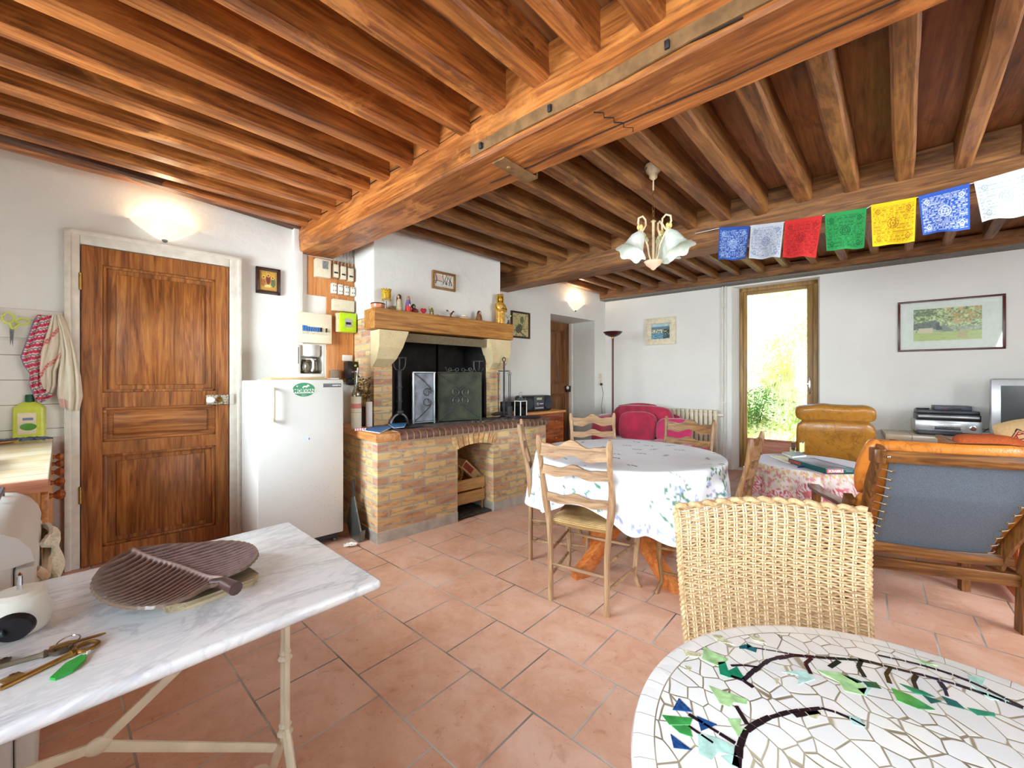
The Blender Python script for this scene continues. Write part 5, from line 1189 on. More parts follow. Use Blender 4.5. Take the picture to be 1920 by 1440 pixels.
# outline traced in true size on the table plane
OUT = [(420, 1089), (385, 1102), (345, 1122), (290, 1137), (235, 1137), (195, 1125), (173, 1102), (180, 1075), (208, 1050), (250, 1030), (305, 1021), (360, 1018), (430, 1014), (470, 1020), (484, 1035), (475, 1052), (452, 1068), (420, 1080)]
ow = [P(u, v, .782) for u, v in OUT]; ca_, sa_ = math.cos(-ang), math.sin(-ang)
ol = [((x-lc[0])*ca_-(y-lc[1])*sa_, (x-lc[0])*sa_+(y-lc[1])*ca_) for x, y in ow]
tp = ol[0]; 
def catmull(P_, t):
    n = len(P_); i = int(t*n) % n; f = t*n-int(t*n); p0, p1, p2, p3 = P_[(i-1) % n], P_[i], P_[(i+1) % n], P_[(i+2) % n]
    return tuple(.5*((2*p1[k])+(-p0[k]+p2[k])*f+(2*p0[k]-5*p1[k]+4*p2[k]-p3[k])*f*f+(-p0[k]+3*p1[k]-3*p2[k]+p3[k])*f**3) for k in range(2))
# midrib runs from the stem to the notch on the far rim (248,1031)
mr0 = ol[0]; q_ = P(250, 1031, .782); mr1 = ((q_[0]-lc[0])*ca_-(q_[1]-lc[1])*sa_, (q_[0]-lc[0])*sa_+(q_[1]-lc[1])*ca_)
def midrib(t): return (mr0[0]+(mr1[0]-mr0[0])*t+.0, mr0[1]+(mr1[1]-mr0[1])*t-.022*math.sin(PI*t))
NR, NA = 16, 300
def leaf(u, v):
    bx_, by_ = catmull(ol, u % 1)
    cxm, cym = (mr0[0]+mr1[0])/2, (mr0[1]+mr1[1])/2-.015
    x, y = cxm+(bx_-cxm)*v, cym+(by_-cym)*v
    # which side of the rib and how far along it
    dx_, dy_ = mr1[0]-mr0[0], mr1[1]-mr0[1]; LL = math.hypot(dx_, dy_); tt = ((x-mr0[0])*dx_+(y-mr0[1])*dy_)/LL/LL; sd = ((x-mr0[0])*-dy_+(y-mr0[1])*dx_)/LL+.022*math.sin(PI*max(0, min(1, tt)))
    vein = math.sin((tt*LL+.55*abs(sd))*2*PI/.0185)
    rib = math.exp(-(sd/.005)**2)*.005
    return (x, y, .004+.022*v**3+.0028*vein*min(1, 6*(1-v)+.25)*(1-math.exp(-(sd/.006)**2))+rib)
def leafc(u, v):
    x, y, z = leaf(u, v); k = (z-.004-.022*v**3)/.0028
    return lerp(srgb(50, 30, 34), srgb(164, 136, 130), .40+.50*k*abs(k)+.35*(fbm(x*60, y*60)-.5)) if v < .97 else srgb(120, 96, 80)  # rib highlights and groove shade painted into the colour by height
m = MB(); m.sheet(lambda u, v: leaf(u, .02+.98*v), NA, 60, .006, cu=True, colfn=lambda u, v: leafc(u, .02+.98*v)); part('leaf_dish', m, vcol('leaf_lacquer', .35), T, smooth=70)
m = MB(); m.tube([(mr0[0]-.03, mr0[1]-.004, .016), (mr0[0]+.0, mr0[1], .020), (mr0[0]+.045, mr0[1]-.006, .018)], [.010, .012, .014], 12); part('stem', m, plain('leaf_brown', srgb(76, 50, 46), .4, var=.2), T)
# white gadget with black lever (left edge)
gx, gy = P(28, 1195, ZT)
T = thing('kitchen_gadget', 'round white kitchen gadget with a black disc and metal spindle on the marble table', 'gadget', (gx-.015, gy+.02, ZT), .5)
m = MB(); m.lathe([(0, .004), (.034, 0), (.042, .01), (.044, .035), (.036, .055), (.036, .070), (.030, .078), (0, .08)], 28); part('body', m, WHITE_PLASTIC, T)
m = MB(); m.lathe([(.004, .078), (.004, .105), (.0055, .107), (0, .112)], 10); part('spindle', m, CHROME, T)
m = MB(); m.at((.008, -.038, .026), (PI/2+.25, 0, .15)); m.lathe([(0, .012), (.024, .010), (.028, 0), (0, 0)], 24); part('disc', m, BLACK_PLASTIC, T, 'black round disc'); m = MB(); m.tube([(.0, -.048, .024), (-.05, -.055, .016), (-.10, -.052, .014)], [.010, .012, .012], 10, flat=(.7, 1)); part('lever', m, DGREY_PLASTIC, T)
# keys
def key(p0, p1, rb, mat, label, bow=True, r=.0042):
    a, b = P(*p0, ZT), P(*p1, ZT); d = Vector((b[0]-a[0], b[1]-a[1])); L = d.length
    T = thing('key', label, 'key', (*a, ZT+.004), math.atan2(d.y, d.x), 'old keys on the marble table')
    m = MB(); m.tube([(rb, 0, 0), (rb+.008, 0, 0), (rb+.012, 0, 0), (L, 0, 0)], [r, r*1.7, r, r*.9], 8); part('shaft', m, mat, T)
    m = MB(); m.tube([(rb*math.cos(2*PI*i/24), rb*math.sin(2*PI*i/24), 0) for i in range(24)], r*.85, 8, closed=True); part('bow', m, mat, T)
    m = MB(); m.box(L-.030, L-.008, -.024, 0, -.002, .002, .0008); m.box(L-.025, L-.020, -.026, -.02, -.002, .002); part('bit', m, mat, T); return T
key((163, 1216), (0, 1296), .014, BRASS, 'big brass key nearest the table edge, with a large ring bow')
key((115, 1222), (-40, 1266), .012, plain('steel_key', srgb(112, 100, 84), .4, .7, var=.2), 'long dark steel key behind the brass one')
a = P(128, 1208, ZT); T = thing('key_ring', 'thin steel split ring joining the old keys on the marble', 'key ring', (a[0], a[1], ZT+.006), 0)
m = MB(); m.tube([(.015*math.cos(2*PI*i/24), .015*math.sin(2*PI*i/24), .002*math.sin(2*PI*i/24)) for i in range(24)], .0012, 6, closed=True); part('ring', m, CHROME, T)
a, b = P(120, 1215, ZT), P(187, 1196, ZT); T = thing('key', 'slim small brass key with a flat head pointing away behind the rings', 'key', (*a, ZT+.004), math.atan2(b[1]-a[1], b[0]-a[0]), 'old keys on the marble table')
L = math.hypot(b[0]-a[0], b[1]-a[1]); m = MB(); m.prism([(-.018, -.006), (.004, -.009), (.018, -.003), (L, -.0025), (L+.008, .001), (L, .003), (.018, .003), (.004, .009), (-.018, .006)], 0, .003, 'xy'); part('blade', m, BRASS, T)
a, b = P(157, 1232, ZT), P(108, 1274, ZT); T = thing('key_fob', 'bright green plastic key fob on the marble table', 'key fob', (*a, ZT+.001), math.atan2(b[1]-a[1], b[0]-a[0]))
L = math.hypot(b[0]-a[0], b[1]-a[1]); m = MB(); m.prism([(0, -.004), (L*.35, -.013), (L, -.010), (L+.004, 0), (L*.8, .012), (L*.3, .012), (0, .004)], 0, .004, 'xy'); part('tag', m, BRIGHT_GREEN, T)
m = MB(); m.tube([(-.014+.003*i, .002*math.sin(i*2), .003) for i in range(6)], .002, 5); part('chain', m, CHROME, T)

# ---------------------------------------------------------------- mosaic table (foreground right)
TC = (.505, .440); TR = .362; MZt = .742
T = thing('mosaic_table', 'round white broken tile mosaic table with green leaves and a black vine', 'table', (*TC, 0), 0)
def m_mosaic():
    t = NT('broken_tile_mosaic'); v = t.obj((1, 1, 1)); nz = t.new('ShaderNodeTexNoise'); nz.inputs['Scale'].default_value = 6; nz.inputs['Detail'].default_value = 2; t.L(v, nz.inputs['Vector'])
    dv = t.new('ShaderNodeVectorMath', operation='MULTIPLY_ADD'); t.L(nz.outputs['Color'], dv.inputs[0]); dv.inputs[1].default_value = (.05, .05, 0); t.L(v, dv.inputs[2])
    mp = t.new('ShaderNodeMapping'); mp.inputs['Scale'].default_value = (1, .8, 0); mp.inputs['Rotation'].default_value = (0, 0, .5); t.L(dv.outputs[0], mp.inputs[0])
    v1 = t.new('ShaderNodeTexVoronoi', feature='DISTANCE_TO_EDGE'); v1.inputs['Scale'].default_value = 33; v1.inputs['Randomness'].default_value = 1; t.L(mp.outputs[0], v1.inputs['Vector'])
    v2 = t.new('ShaderNodeTexVoronoi'); v2.inputs['Scale'].default_value = 33; t.L(mp.outputs[0], v2.inputs['Vector'])
    line = t.ramp(v1.outputs['Distance'], [(.018, (1, 1, 1, 1)), (.040, (0, 0, 0, 1))])
    sp = t.new('ShaderNodeSeparateXYZ'); t.L(v, sp.inputs[0])
    rr = t.math('SQRT', t.math('ADD', t.math('POWER', sp.outputs[0], 2), t.math('POWER', sp.outputs[1], 2)))
    ring = t.math('LESS_THAN', t.math('ABSOLUTE', t.math('SUBTRACT', rr, TR-.030)), .0009)
    outer = t.math('GREATER_THAN', rr, TR-.030)
    an = t.math('ARCTAN2', sp.outputs[1], sp.outputs[0]); sg = t.math('LESS_THAN', t.math('FRACT', t.math('MULTIPLY', an, 9.6)), .025)
    inner = t.mix(outer, line, sg); allm = t.math('MAXIMUM', inner, ring)
    base = t.mix(v2.outputs['Color'], srgb(240, 239, 236), srgb(226, 226, 224)); sp2 = t.new('ShaderNodeSeparateColor'); t.L(v2.outputs['Color'], sp2.inputs[0])
    base = t.mix(sp2.outputs[0], srgb(244, 243, 240), srgb(232, 232, 232))
    g = t.ramp(t.noise(v, 9, 2), [(.4, srgb(126, 112, 86)), (.6, srgb(176, 164, 138))])
    c = t.mix(allm, base, g); t.col(c); t.L(t.mix(allm, (.12, .12, .12, 1), (.8, .8, .8, 1)), t.b.inputs['Roughness']); t.bump(t.math('MULTIPLY', allm, -1), .4, .002); return t.m
m = MB(); prof = [(0, MZt-.022), (TR-.012, MZt-.022), (TR-.002, MZt-.018), (TR, MZt-.010), (TR-.003, MZt-.002), (TR-.010, MZt), (0, MZt)]
m.lathe(prof, 128); part('mosaic_top', m, m_mosaic(), T, smooth=40)
m = MB(); 
for k in range(3):
    a = 2*PI*k/3+.4; part('leg', MB().tube([(math.cos(a)*.05, math.sin(a)*.05, .70), (math.cos(a)*.04, math.sin(a)*.04, .40), (math.cos(a)*.12, math.sin(a)*.12, .15), (math.cos(a)*.28, math.sin(a)*.28, .01)], .012, 8), IRON, T)
m.lathe([(.02, .69), (.20, .70), (.20, .72), (0, .72)], 24); part('underplate', m, IRON, T)
def tl(u, v): x, y = P(u, v, MZt); return (x-TC[0], y-TC[1])
def zz(u, v): return (1160+u*.3958, 900+v*.3958)         # coordinates read from an enlarged view
def inlay(poly, mat, nm, z=MZt+.0005, gap=.0): 
    q = [tl(*zz(*p)) for p in poly]; mb = MB(); mb.prism(q, MZt-.001, z+.0004, 'xy'); return mb
def stroke(mb, pts, w0, w1, z=MZt+.0009):
    q = [Vector(tl(*zz(*p))) for p in pts]
    # resample into short tesserae
    L = [0]; 
    for a, b in zip(q, q[1:]): L.append(L[-1]+(b-a).length)
    tot = L[-1]; n = max(1, int(tot/.017))
    def at(s_):
        for i in range(len(q)-1):
            if s_ <= L[i+1] or i == len(q)-2: k = (s_-L[i])/(L[i+1]-L[i]); return q[i]+(q[i+1]-q[i])*k
    for i in range(n):
        a, b = at(tot*i/n+.0007), at(tot*(i+1)/n-.0007); d = (b-a).normalized(); p = Vector((-d.y, d.x)); w = (w0+(w1-w0)*i/n)*random.uniform(.8, 1.2)
        mb.prism([tuple(a-p*w), tuple(b-p*w*random.uniform(.8, 1.15)), tuple(b+p*w), tuple(a+p*w*random.uniform(.8, 1.15))], MZt-.001, z, 'xy')
random.seed(21)
m = MB(); w = .0034
stroke(m, [(590, 950), (640, 905), (720, 850), (830, 832), (1000, 845), (1160, 855), (1300, 892), (1440, 925), (1600, 970), (1750, 1020), (1920, 1085)], w*1.1, w*.8)
stroke(m, [(1225, 830), (1400, 868), (1560, 915), (1700, 970), (1830, 1035), (1920, 1080)], w*.5, w*.8)
stroke(m, [(530, 880), (600, 878), (660, 888)], w*.6, w*.6); stroke(m, [(530, 930), (590, 950), (640, 985)], w*.9, w*.6)
for ps in ([(915, 845), (885, 870), (910, 920)], [(1045, 858), (1000, 888)], [(1150, 855), (1135, 885), (1165, 935)], [(1290, 890), (1265, 925), (1285, 965)], [(1410, 925), (1395, 955), (1410, 990)], [(1520, 955), (1545, 990), (1555, 1025)]): stroke(m, ps, w*.9, w*.8)
stroke(m, [(560, 1364), (575, 1250), (610, 1180), (700, 1130), (830, 1095), (960, 1082), (1060, 1110), (1170, 1170)], w*1.5, w*.45)
stroke(m, [(610, 1160), (555, 1070)], w, w*.8); stroke(m, [(555, 1250), (450, 1185), (330, 1110)], w*.8, w*.6); stroke(m, [(830, 1115), (950, 1100)], w*1.2, w); stroke(m, [(450, 1250), (330, 1165)], w*.6, w*.5); stroke(m, [(640, 795), (760, 815), (860, 832)], w*.3, w*.3)
part('vine_inlay', m, plain('black_tesserae', srgb(34, 24, 30), .15, var=.2), T, 'black vine of small tile pieces')
TG = [plain('pale_green_tile', srgb(166, 204, 146), .15, var=.15, scale=60), plain('emerald_tile', srgb(20, 128, 92), .12, var=.2, scale=40), plain('grass_green_tile', srgb(60, 148, 74), .12, var=.2, scale=40), plain('dark_green_tile', srgb(10, 84, 62), .12, var=.2), plain('aqua_glass_tile', srgb(176, 214, 204), .12, var=.12, scale=60), plain('mottled_tile', srgb(196, 192, 158), .2, var=.25, scale=120), plain('navy_tile', srgb(30, 74, 130), .15, var=.3, scale=200), plain('teal_tile', srgb(14, 96, 104), .15, var=.2)]
LV = [(0, [(405, 790), (445, 815), (520, 850), (500, 870), (465, 880), (395, 850)]), (1, [(470, 865), (505, 862), (520, 905), (560, 885), (598, 945), (520, 935), (480, 920)]), (7, [(570, 790), (600, 780), (655, 800), (650, 818), (600, 800), (572, 800)]), (7, [(605, 772), (630, 790), (610, 800)]),
    (0, [(425, 975), (490, 1000), (610, 1040), (605, 1065), (545, 1055), (525, 1078), (480, 1060)]), (0, [(935, 900), (1050, 915), (1130, 955), (1175, 990), (1160, 1020), (1070, 1000), (1045, 960)]), (3, [(1050, 920), (1110, 940), (1155, 958), (1130, 965)]), (3, [(1155, 955), (1220, 960), (1245, 990), (1180, 980)]), (4, [(1130, 990), (1200, 985), (1170, 1025)]),
    (2, [(1290, 985), (1380, 1020), (1500, 1090), (1420, 1085), (1320, 1045)]), (1, [(1330, 965), (1440, 1000), (1500, 1030), (1400, 1010)]), (3, [(1530, 1025), (1600, 1050), (1640, 1085), (1560, 1065)]), (1, [(1650, 1080), (1780, 1105), (1785, 1120), (1700, 1115)]), (3, [(1440, 1020), (1530, 1050), (1480, 1060)]), (4, [(1650, 925), (1740, 940), (1720, 975), (1670, 960)]), (4, [(1670, 975), (1850, 1050), (1760, 1040)]), (0, [(1420, 850), (1510, 880), (1440, 870)]),
    (2, [(205, 1115), (250, 1120), (350, 1130), (340, 1160), (240, 1160)]), (2, [(250, 1165), (335, 1165), (350, 1220), (290, 1200)]), (6, [(285, 1035), (350, 1100), (255, 1090)]), (6, [(370, 1120), (465, 1160), (390, 1190)]), (6, [(245, 1205), (345, 1280), (260, 1270)]), (0, [(515, 1135), (580, 1135), (575, 1180), (610, 1180), (565, 1215)]), (4, [(375, 1200), (470, 1225), (540, 1260), (560, 1310), (470, 1290), (440, 1330), (380, 1300)]), (4, [(560, 1300), (480, 1310), (545, 1364), (575, 1364)]),
    (5, [(440, 735), (480, 735), (545, 780), (470, 765)]), (5, [(305, 805), (400, 825), (385, 838), (320, 835)]), (5, [(310, 880), (345, 890), (335, 910)]), (4, [(775, 910), (880, 905), (930, 945), (850, 970), (850, 925)]), (4, [(1085, 1115), (1140, 1130), (1170, 1172), (1110, 1160)]), (5, [(880, 1100), (960, 1095), (940, 1135), (900, 1125)]), (5, [(735, 940), (760, 945), (750, 970)]), (5, [(610, 735), (670, 745), (700, 775), (640, 760)])]
for i, (c_, poly) in enumerate(LV): part('leaf_inlay', inlay(poly, None, None), TG[c_], T, smooth=0)

# ---------------------------------------------------------------- rattan chair
T = thing('rattan_chair', 'pale woven rattan chair tucked behind the mosaic table, its back towards the room', 'chair', (.645, .86, 0), -.06)
# back: a woven panel, upright stakes and horizontal strands
def bp(a, z):       # a -1..1 across, z height -> point on the curved back
    w = .232-.030*(.9-z)/.5*(1 if a < 0 else .25)
    roll = .035*math.exp(-((.905-z)/.03)**2)
    return Vector((a*w, .155+.035*(1-a*a)-.03*(.9-z)+roll*.3+.02*math.sin((z-.4)*5), z+.014*(1-abs(a)**3)*0+.006*math.cos(a*3)*(z-.4)/.5))
m = MB(); NS = 19; zt, zb = .893, .40
for k in range(NS):
    a = -1+2*k/(NS-1)
    for off in (-.0032, .0032):
        m.tube([bp(a, zb+(zt-zb)*i/24)+Vector((off, -.001+.003*math.sin(i*.5), 0)) for i in range(25)], .0023, 6)
part('back_stakes', m, RATTAN_L, T, 'pale upright pairs of cane')
m = MB(); rows = 72; random.seed(3)
for r in range(rows):
    z = zb+(zt-zb)*(r+.5)/rows; pts = []
    for i in range((NS-1)*4+1):
        a = -1+2*i/((NS-1)*4); ph = (i/4+r) * PI
        pts.append(bp(a, z+random.uniform(-.0008, .0008))+Vector((0, .0045*math.cos(ph), .0006*math.sin(i*1.7+r))))
    m.tube(pts, random.uniform(.0029, .0037), 5)
part('back_weave', m, RATTAN, T)
m = MB(); tp_ = [bp(-1+2*i/60, zt)+Vector((0, .004*math.cos(i*1.3), .006+.004*math.sin(i*1.3))) for i in range(61)]; m.tube(tp_, .0075, 8)
tp2 = [bp(-1+2*i/60, zt)+Vector((0, .010-.004*math.cos(i*1.3), .002-.004*math.sin(i*1.3))) for i in range(61)]; m.tube(tp2, .0065, 8)
for s_ in (-1, 1):
    m.tube([bp(s_, zb+(zt-zb)*i/90)+Vector((s_*(.004+.003*math.sin(i*1.4)), .004*math.cos(i*1.4), 0)) for i in range(91)], .0048, 6)
    m.tube([bp(s_, zb+(zt-zb)*i/90)+Vector((s_*(.004-.003*math.sin(i*1.4)), -.004*math.cos(i*1.4), 0)) for i in range(91)], .0048, 6)
part('braided_edge', m, RATTAN, T)
m = MB(); m.sheet(lambda u, v: ((-.225+.45*u), -.28+.45*v, .43+.012*math.cos(u*40)*math.cos(v*40)*.2-.02*math.sin(PI*u)), 30, 30, .02); part('seat', m, RATTAN, T)
for sx, sy, s2 in ((-.20, .17, 1), (.215, .17, 1), (-.20, -.26, 0), (.20, -.26, 0)):
    m = MB(); m.tube([(sx, sy, .44), (sx, sy+(.02 if s2 else 0), 0)], [.017, .014], 10); part('leg', m, mahog('z'), T)
# ---------------------------------------------------------------- ladder back dining chairs
def make_chair(label, wd, loc, rz, H=.92, name='dining_chair'):
    T = thing(name, label, 'chair', (*loc, 0), rz, 'ladder back dining chairs')
    bw, fwid, dp, sz = .160, .215, .185, .445
    def post(s_, z):     # centre line of a back post
        x = s_*(bw+.045*max(0, (z-.3)/.6)+(.008*math.sin((z-.45)*11) if z > .45 else 0))
        y = -dp-.075*max(0, (z-.42)/.5)**1.3+(.007*math.sin((z-.45)*13) if z > .45 else 0)
        return Vector((x, y, z))
    for s_ in (-1, 1):
        m = MB(); n = 26; zs = [H*i/n for i in range(n+1)]
        rs = []
        for z in zs:
            r = .0155 if z < .42 else .017+.0035*math.sin((z-.45)*16)
            if z > H-.07: r = .020*(1-((z-(H-.07))/.07)**2*.55)
            rs.append((r, r*.92))
        m.tube([post(s_, z) for z in zs], rs, 10); part('back_post', m, wd('z'), T)
        m = MB(); a = (s_*fwid, dp, sz+.005); m.tube([a, (s_*(fwid+.004), dp+.006, .38), (s_*(fwid+.006), dp+.014, .30), (s_*(fwid-.004), dp+.010, .18), (s_*(fwid-.010), dp+.0, .08), (s_*(fwid+.004), dp+.016, .022), (s_*(fwid+.012), dp+.026, .0)], [(.022, .02), (.021, .02), (.0175, .017), (.014, .014), (.012, .012), (.013, .013), (.015, .015)], 10); part('front_leg', m, wd('z'), T)
    def rail(z0, h, amp, nm, top=False):
        m = MB(); n = 40; rows = 5; vs = []; 
        W_ = post(1, z0+h/2).x
        yb = post(1, z0+h/2).y
        for side in (0, 1):
            for i in range(n+1):
                a = -1+2*i/n; c = math.cos(a*PI*.5)
                up = amp*(.75*math.exp(-(a/.30)**2)+.25*math.cos(a*PI*2.0)+.25*math.exp(-((abs(a)-.62)/.16)**2))
                dn = amp*(.55*math.exp(-(a/.26)**2)-.35*math.exp(-((abs(a)-.5)/.2)**2))
                for j in range(rows+1):
                    k = j/rows; z = z0+dn+(h+up-dn)*k; y = yb-.018*c-(.016 if side else 0)+.0
                    vs.append((a*W_, y+.008, z))
        R = rows+1; N1 = (n+1)*R; fs = []
        for i in range(n):
            for j in range(rows):
                p = i*R+j; fs.append((p, p+R, p+R+1, p+1)); q = N1+p; fs.append((q, q+1, q+R+1, q+R))
            a0, a1 = i*R, (i+1)*R; fs.append((a0, N1+a0, N1+a1, a1)); fs.append((a0+rows, a1+rows, N1+a1+rows, N1+a0+rows))
        m.add(vs, [tuple(reversed(f)) for f in fs]); return part(nm, m, wd('x'), T)
    rail(H-.110, .064, .034, 'top_rail'); rail(H-.212, .045, .022, 'back_rail'); rail(H-.365, .042, .018, 'back_rail')
    m = MB()
    def seat(u, v):
        y = -dp+.010+(2*dp+.015)*v; w = (bw+.01)+(fwid+.008-bw-.01)*v; x = -w+2*w*u
        e = min(u, 1-u, v, 1-v); z = sz+.028*min(1, e*9)**.5-.030*math.exp(-((u-.5)**2+(v-.5)**2)*7)+.012
        return (x, y, z-.02)
    m.sheet(seat, 30, 30, .032); part('rush_seat', m, RUSH, T, 'woven rush seat', smooth=60)
    def strut(a, b, r=.0095): m = MB(); mid = (Vector(a)+Vector(b))/2; m.tube([a, mid, b], [r*.8, r*1.15, r*.8], 8); part('stretcher', m, wd('x'), T)
    for s_ in (-1, 1):
        for z in (.12, .26): strut((s_*(bw+.0), -dp, z+.01), (s_*(fwid-.002), dp, z))
    strut((-bw, -dp, .20), (bw, -dp, .20)); strut((-fwid, dp+.008, .24), (fwid, dp+.008, .24))
    # apron under the seat front
    m = MB(); n = 24; pl = [(-fwid, .40), (fwid, .40)]+[(fwid-2*fwid*i/n, .372-.012*math.cos(i/n*4*PI)) for i in range(n+1)]; m.prism(pl, dp+.0, dp+.014, 'xz'); part('apron', m, wd('x'), T); return T
chA = make_chair('pale beech ladder back chair standing nearest the viewer, seen from behind', chairwood, (.447, 2.345), math.atan2(.298, .179)-PI/2)
def chair_at(bm, face, label, wd=None, src=None):
    """bm = middle of the back posts on the floor, face = direction the sitter looks"""
    f = Vector(face).normalized(); loc = (bm[0]+f.x*.185, bm[1]+f.y*.185)
    rz = math.atan2(f.y, f.x)-PI/2
    if src: r = dup(src, (*loc, 0), rz, label); return r
    return make_chair(label, wd, loc, rz)
chair_at((.135, 2.93), (1, -.06), 'pale ladder back chair seen edge-on at the fireplace side of the dining table', src=chA)
chair_at((.73, 3.62), (.05, -1), 'ladder back chair on the far side of the dining table, in front of the passage', src=chA)
chD = chair_at((1.335, 3.17), (-.80, -.60), 'brown ladder back chair in front of the red sofa', chairwood_d)
chair_at((1.275, 2.27), (-.786, .618), 'brown ladder back chair seen side-on at the right of the dining table', src=chD)

# ---------------------------------------------------------------- dining table and cloth
TX, TY, TRd = .752, 2.70, .592
T = thing('dining_table', 'round dining table on slanting orange wooden legs under the flowered cloth', 'table', (TX, TY, 0), .0)
m = MB(); m.lathe([(0, .715), (TRd-.006, .715), (TRd-.004, .728), (TRd-.008, .738), (0, .738)], 64); part('table_top', m, pine('x'), T)
m = MB(); m.box(-.05, .05, -.05, .05, .24, .70, .008); m.box(-.35, .35, -.035, .035, .68, .715); part('column', m, mahog('z'), T)
for k in range(4):
    a = PI/4+PI/2*k-.30; m = MB(); c_, s_ = math.cos(a), math.sin(a)
    m.T = Matrix.Rotation(a, 4, 'Z'); m.prism([(.03, .36), (.03, .27), (.33, .0), (.42, .0), (.42, .035)], -.028, .028, 'xz'); part('leg', m, wood('orange_leg', srgb(150, 72, 26), srgb(198, 110, 50), srgb(214, 134, 72), axis='x', rough=.35), T)
# the cloth: a square-ish cloth laid over the round top, corners hanging lower
def hang(th):
    q = abs(math.cos(2*(th-math.radians(-85))))      # corners towards the viewer
    base = .212+.165*q**2.2
    return base+.012*math.sin(th*9)
BQ = [(math.radians(-80), .17, 1.0), (math.radians(-48), .09, .9), (math.radians(-128), .08, .4), (math.radians(-165), .15, .45)]
def flower(th, s_):
    """pattern on the cloth: th = angle round the table, s_ = metres from the centre along the cloth"""
    c = lerp(srgb(240, 240, 240), srgb(232, 233, 236), fbm(th*3, s_*6))
    x, y = s_*math.cos(th), s_*math.sin(th)
    # sparse little sprigs
    gx, gy = x*6.2, y*6.2; ix, iy = math.floor(gx), math.floor(gy); rr = random.Random(ix*131+iy*17)
    cx, cy, ro = rr.uniform(.25, .75), rr.uniform(.25, .75), rr.uniform(0, 6)
    dx, dy = gx-ix-cx, gy-iy-cy; ux, uy = dx*math.cos(ro)+dy*math.sin(ro), -dx*math.sin(ro)+dy*math.cos(ro)
    if rr.random() < .4:
        if abs(uy-.06*math.sin(ux*22)) < .022 and abs(ux) < .20: c = srgb(126, 138, 120)
        for q in (-.13, -.02, .1):
            if ((ux-q)/.035)**2+((uy-.05)/.05)**2 < 1: c = srgb(96, 130, 110)
        if (ux-.17)**2+uy**2 < .0035: c = srgb(136, 148, 196)
    # big bouquets
    for (bt, br, st) in BQ:
        bs = TRd+br; w_ = (th-bt)*TRd; h_ = s_-bs
        if abs(w_) < .17 and abs(h_) < .18:
            g = random.Random(int(bt*100))
            for _ in range(20 if st < .8 else 52):
                a = g.uniform(0, 6.28); r = .125*g.random()**.7; px, py = r*math.cos(a)*1.1, r*math.sin(a)*1.0; ro2 = g.uniform(0, 3.14); kind = g.random(); sz_ = g.uniform(.012, .024)
                ddx, ddy = w_-px, h_-py; ax, ay = ddx*math.cos(ro2)+ddy*math.sin(ro2), -ddx*math.sin(ro2)+ddy*math.cos(ro2)
                if kind < .55:
                    if (ax/sz_)**2+(ay/(sz_*.42))**2 < 1: c = srgb(92, 136, 108) if abs(ay) > .0012 else srgb(180, 200, 184)
                elif kind < .85:
                    if (ax/(sz_*.6))**2+(ay/(sz_*.55))**2 < 1: c = lerp(srgb(150, 164, 214), srgb(196, 202, 232), abs(ax)/sz_*1.6)
                else:
                    if (ax/(sz_*.8))**2+(ay/(sz_*.7))**2 < 1: c = srgb(248, 240, 238)
            if abs(w_-.5*h_*math.sin(h_*20)) < .0035 and st > .4: c = srgb(120, 140, 120)
    # pale blue band of small flowers near the hem
    hm = TRd+hang(th)-.045
    if abs(s_-hm) < .022 and fbm(th*30, s_*60) > .60: c = srgb(164, 176, 214)
    return c
m = MB(); NT_, NRr = 420, 78
def clothp(u, v):
    th = 2*PI*u; Htot = TRd+hang(th); s_ = Htot*v
    fold = math.sin(th*13+.8*math.sin(th*3))*.5+math.sin(th*21+1.3)*.3+.35*math.sin(th*5)
    if s_ <= TRd-.012: return (s_*math.cos(th), s_*math.sin(th), .7415+.0012*fbm(s_*8*math.cos(th), s_*8*math.sin(th)))
    d = s_-(TRd-.012); rr = .016
    if d < rr*PI/2: a = d/rr; R = TRd-.012+rr*math.sin(a)+.002; z = .7415-rr*(1-math.cos(a))
    else: h = d-rr*PI/2; R = TRd+.006+.05*h*.4+fold*.050*min(1, h/.14)*(h+.12)/.35; z = .7415-rr-h
    return (R*math.cos(th), R*math.sin(th), z)
def clothc(u, v): th = 2*PI*u; th = th-2*PI if th > PI else th; return flower(th, (TRd+hang(2*PI*u))*v)
m.sheet(clothp, NT_, NRr, .0, cu=True, colfn=clothc)
CL = solo('tablecloth', m, vcol('cotton_cloth', .85, .05), 'white cotton tablecloth with blue flowers and green leaves over the round dining table', 'tablecloth', (TX, TY, 0), 0, smooth=80)

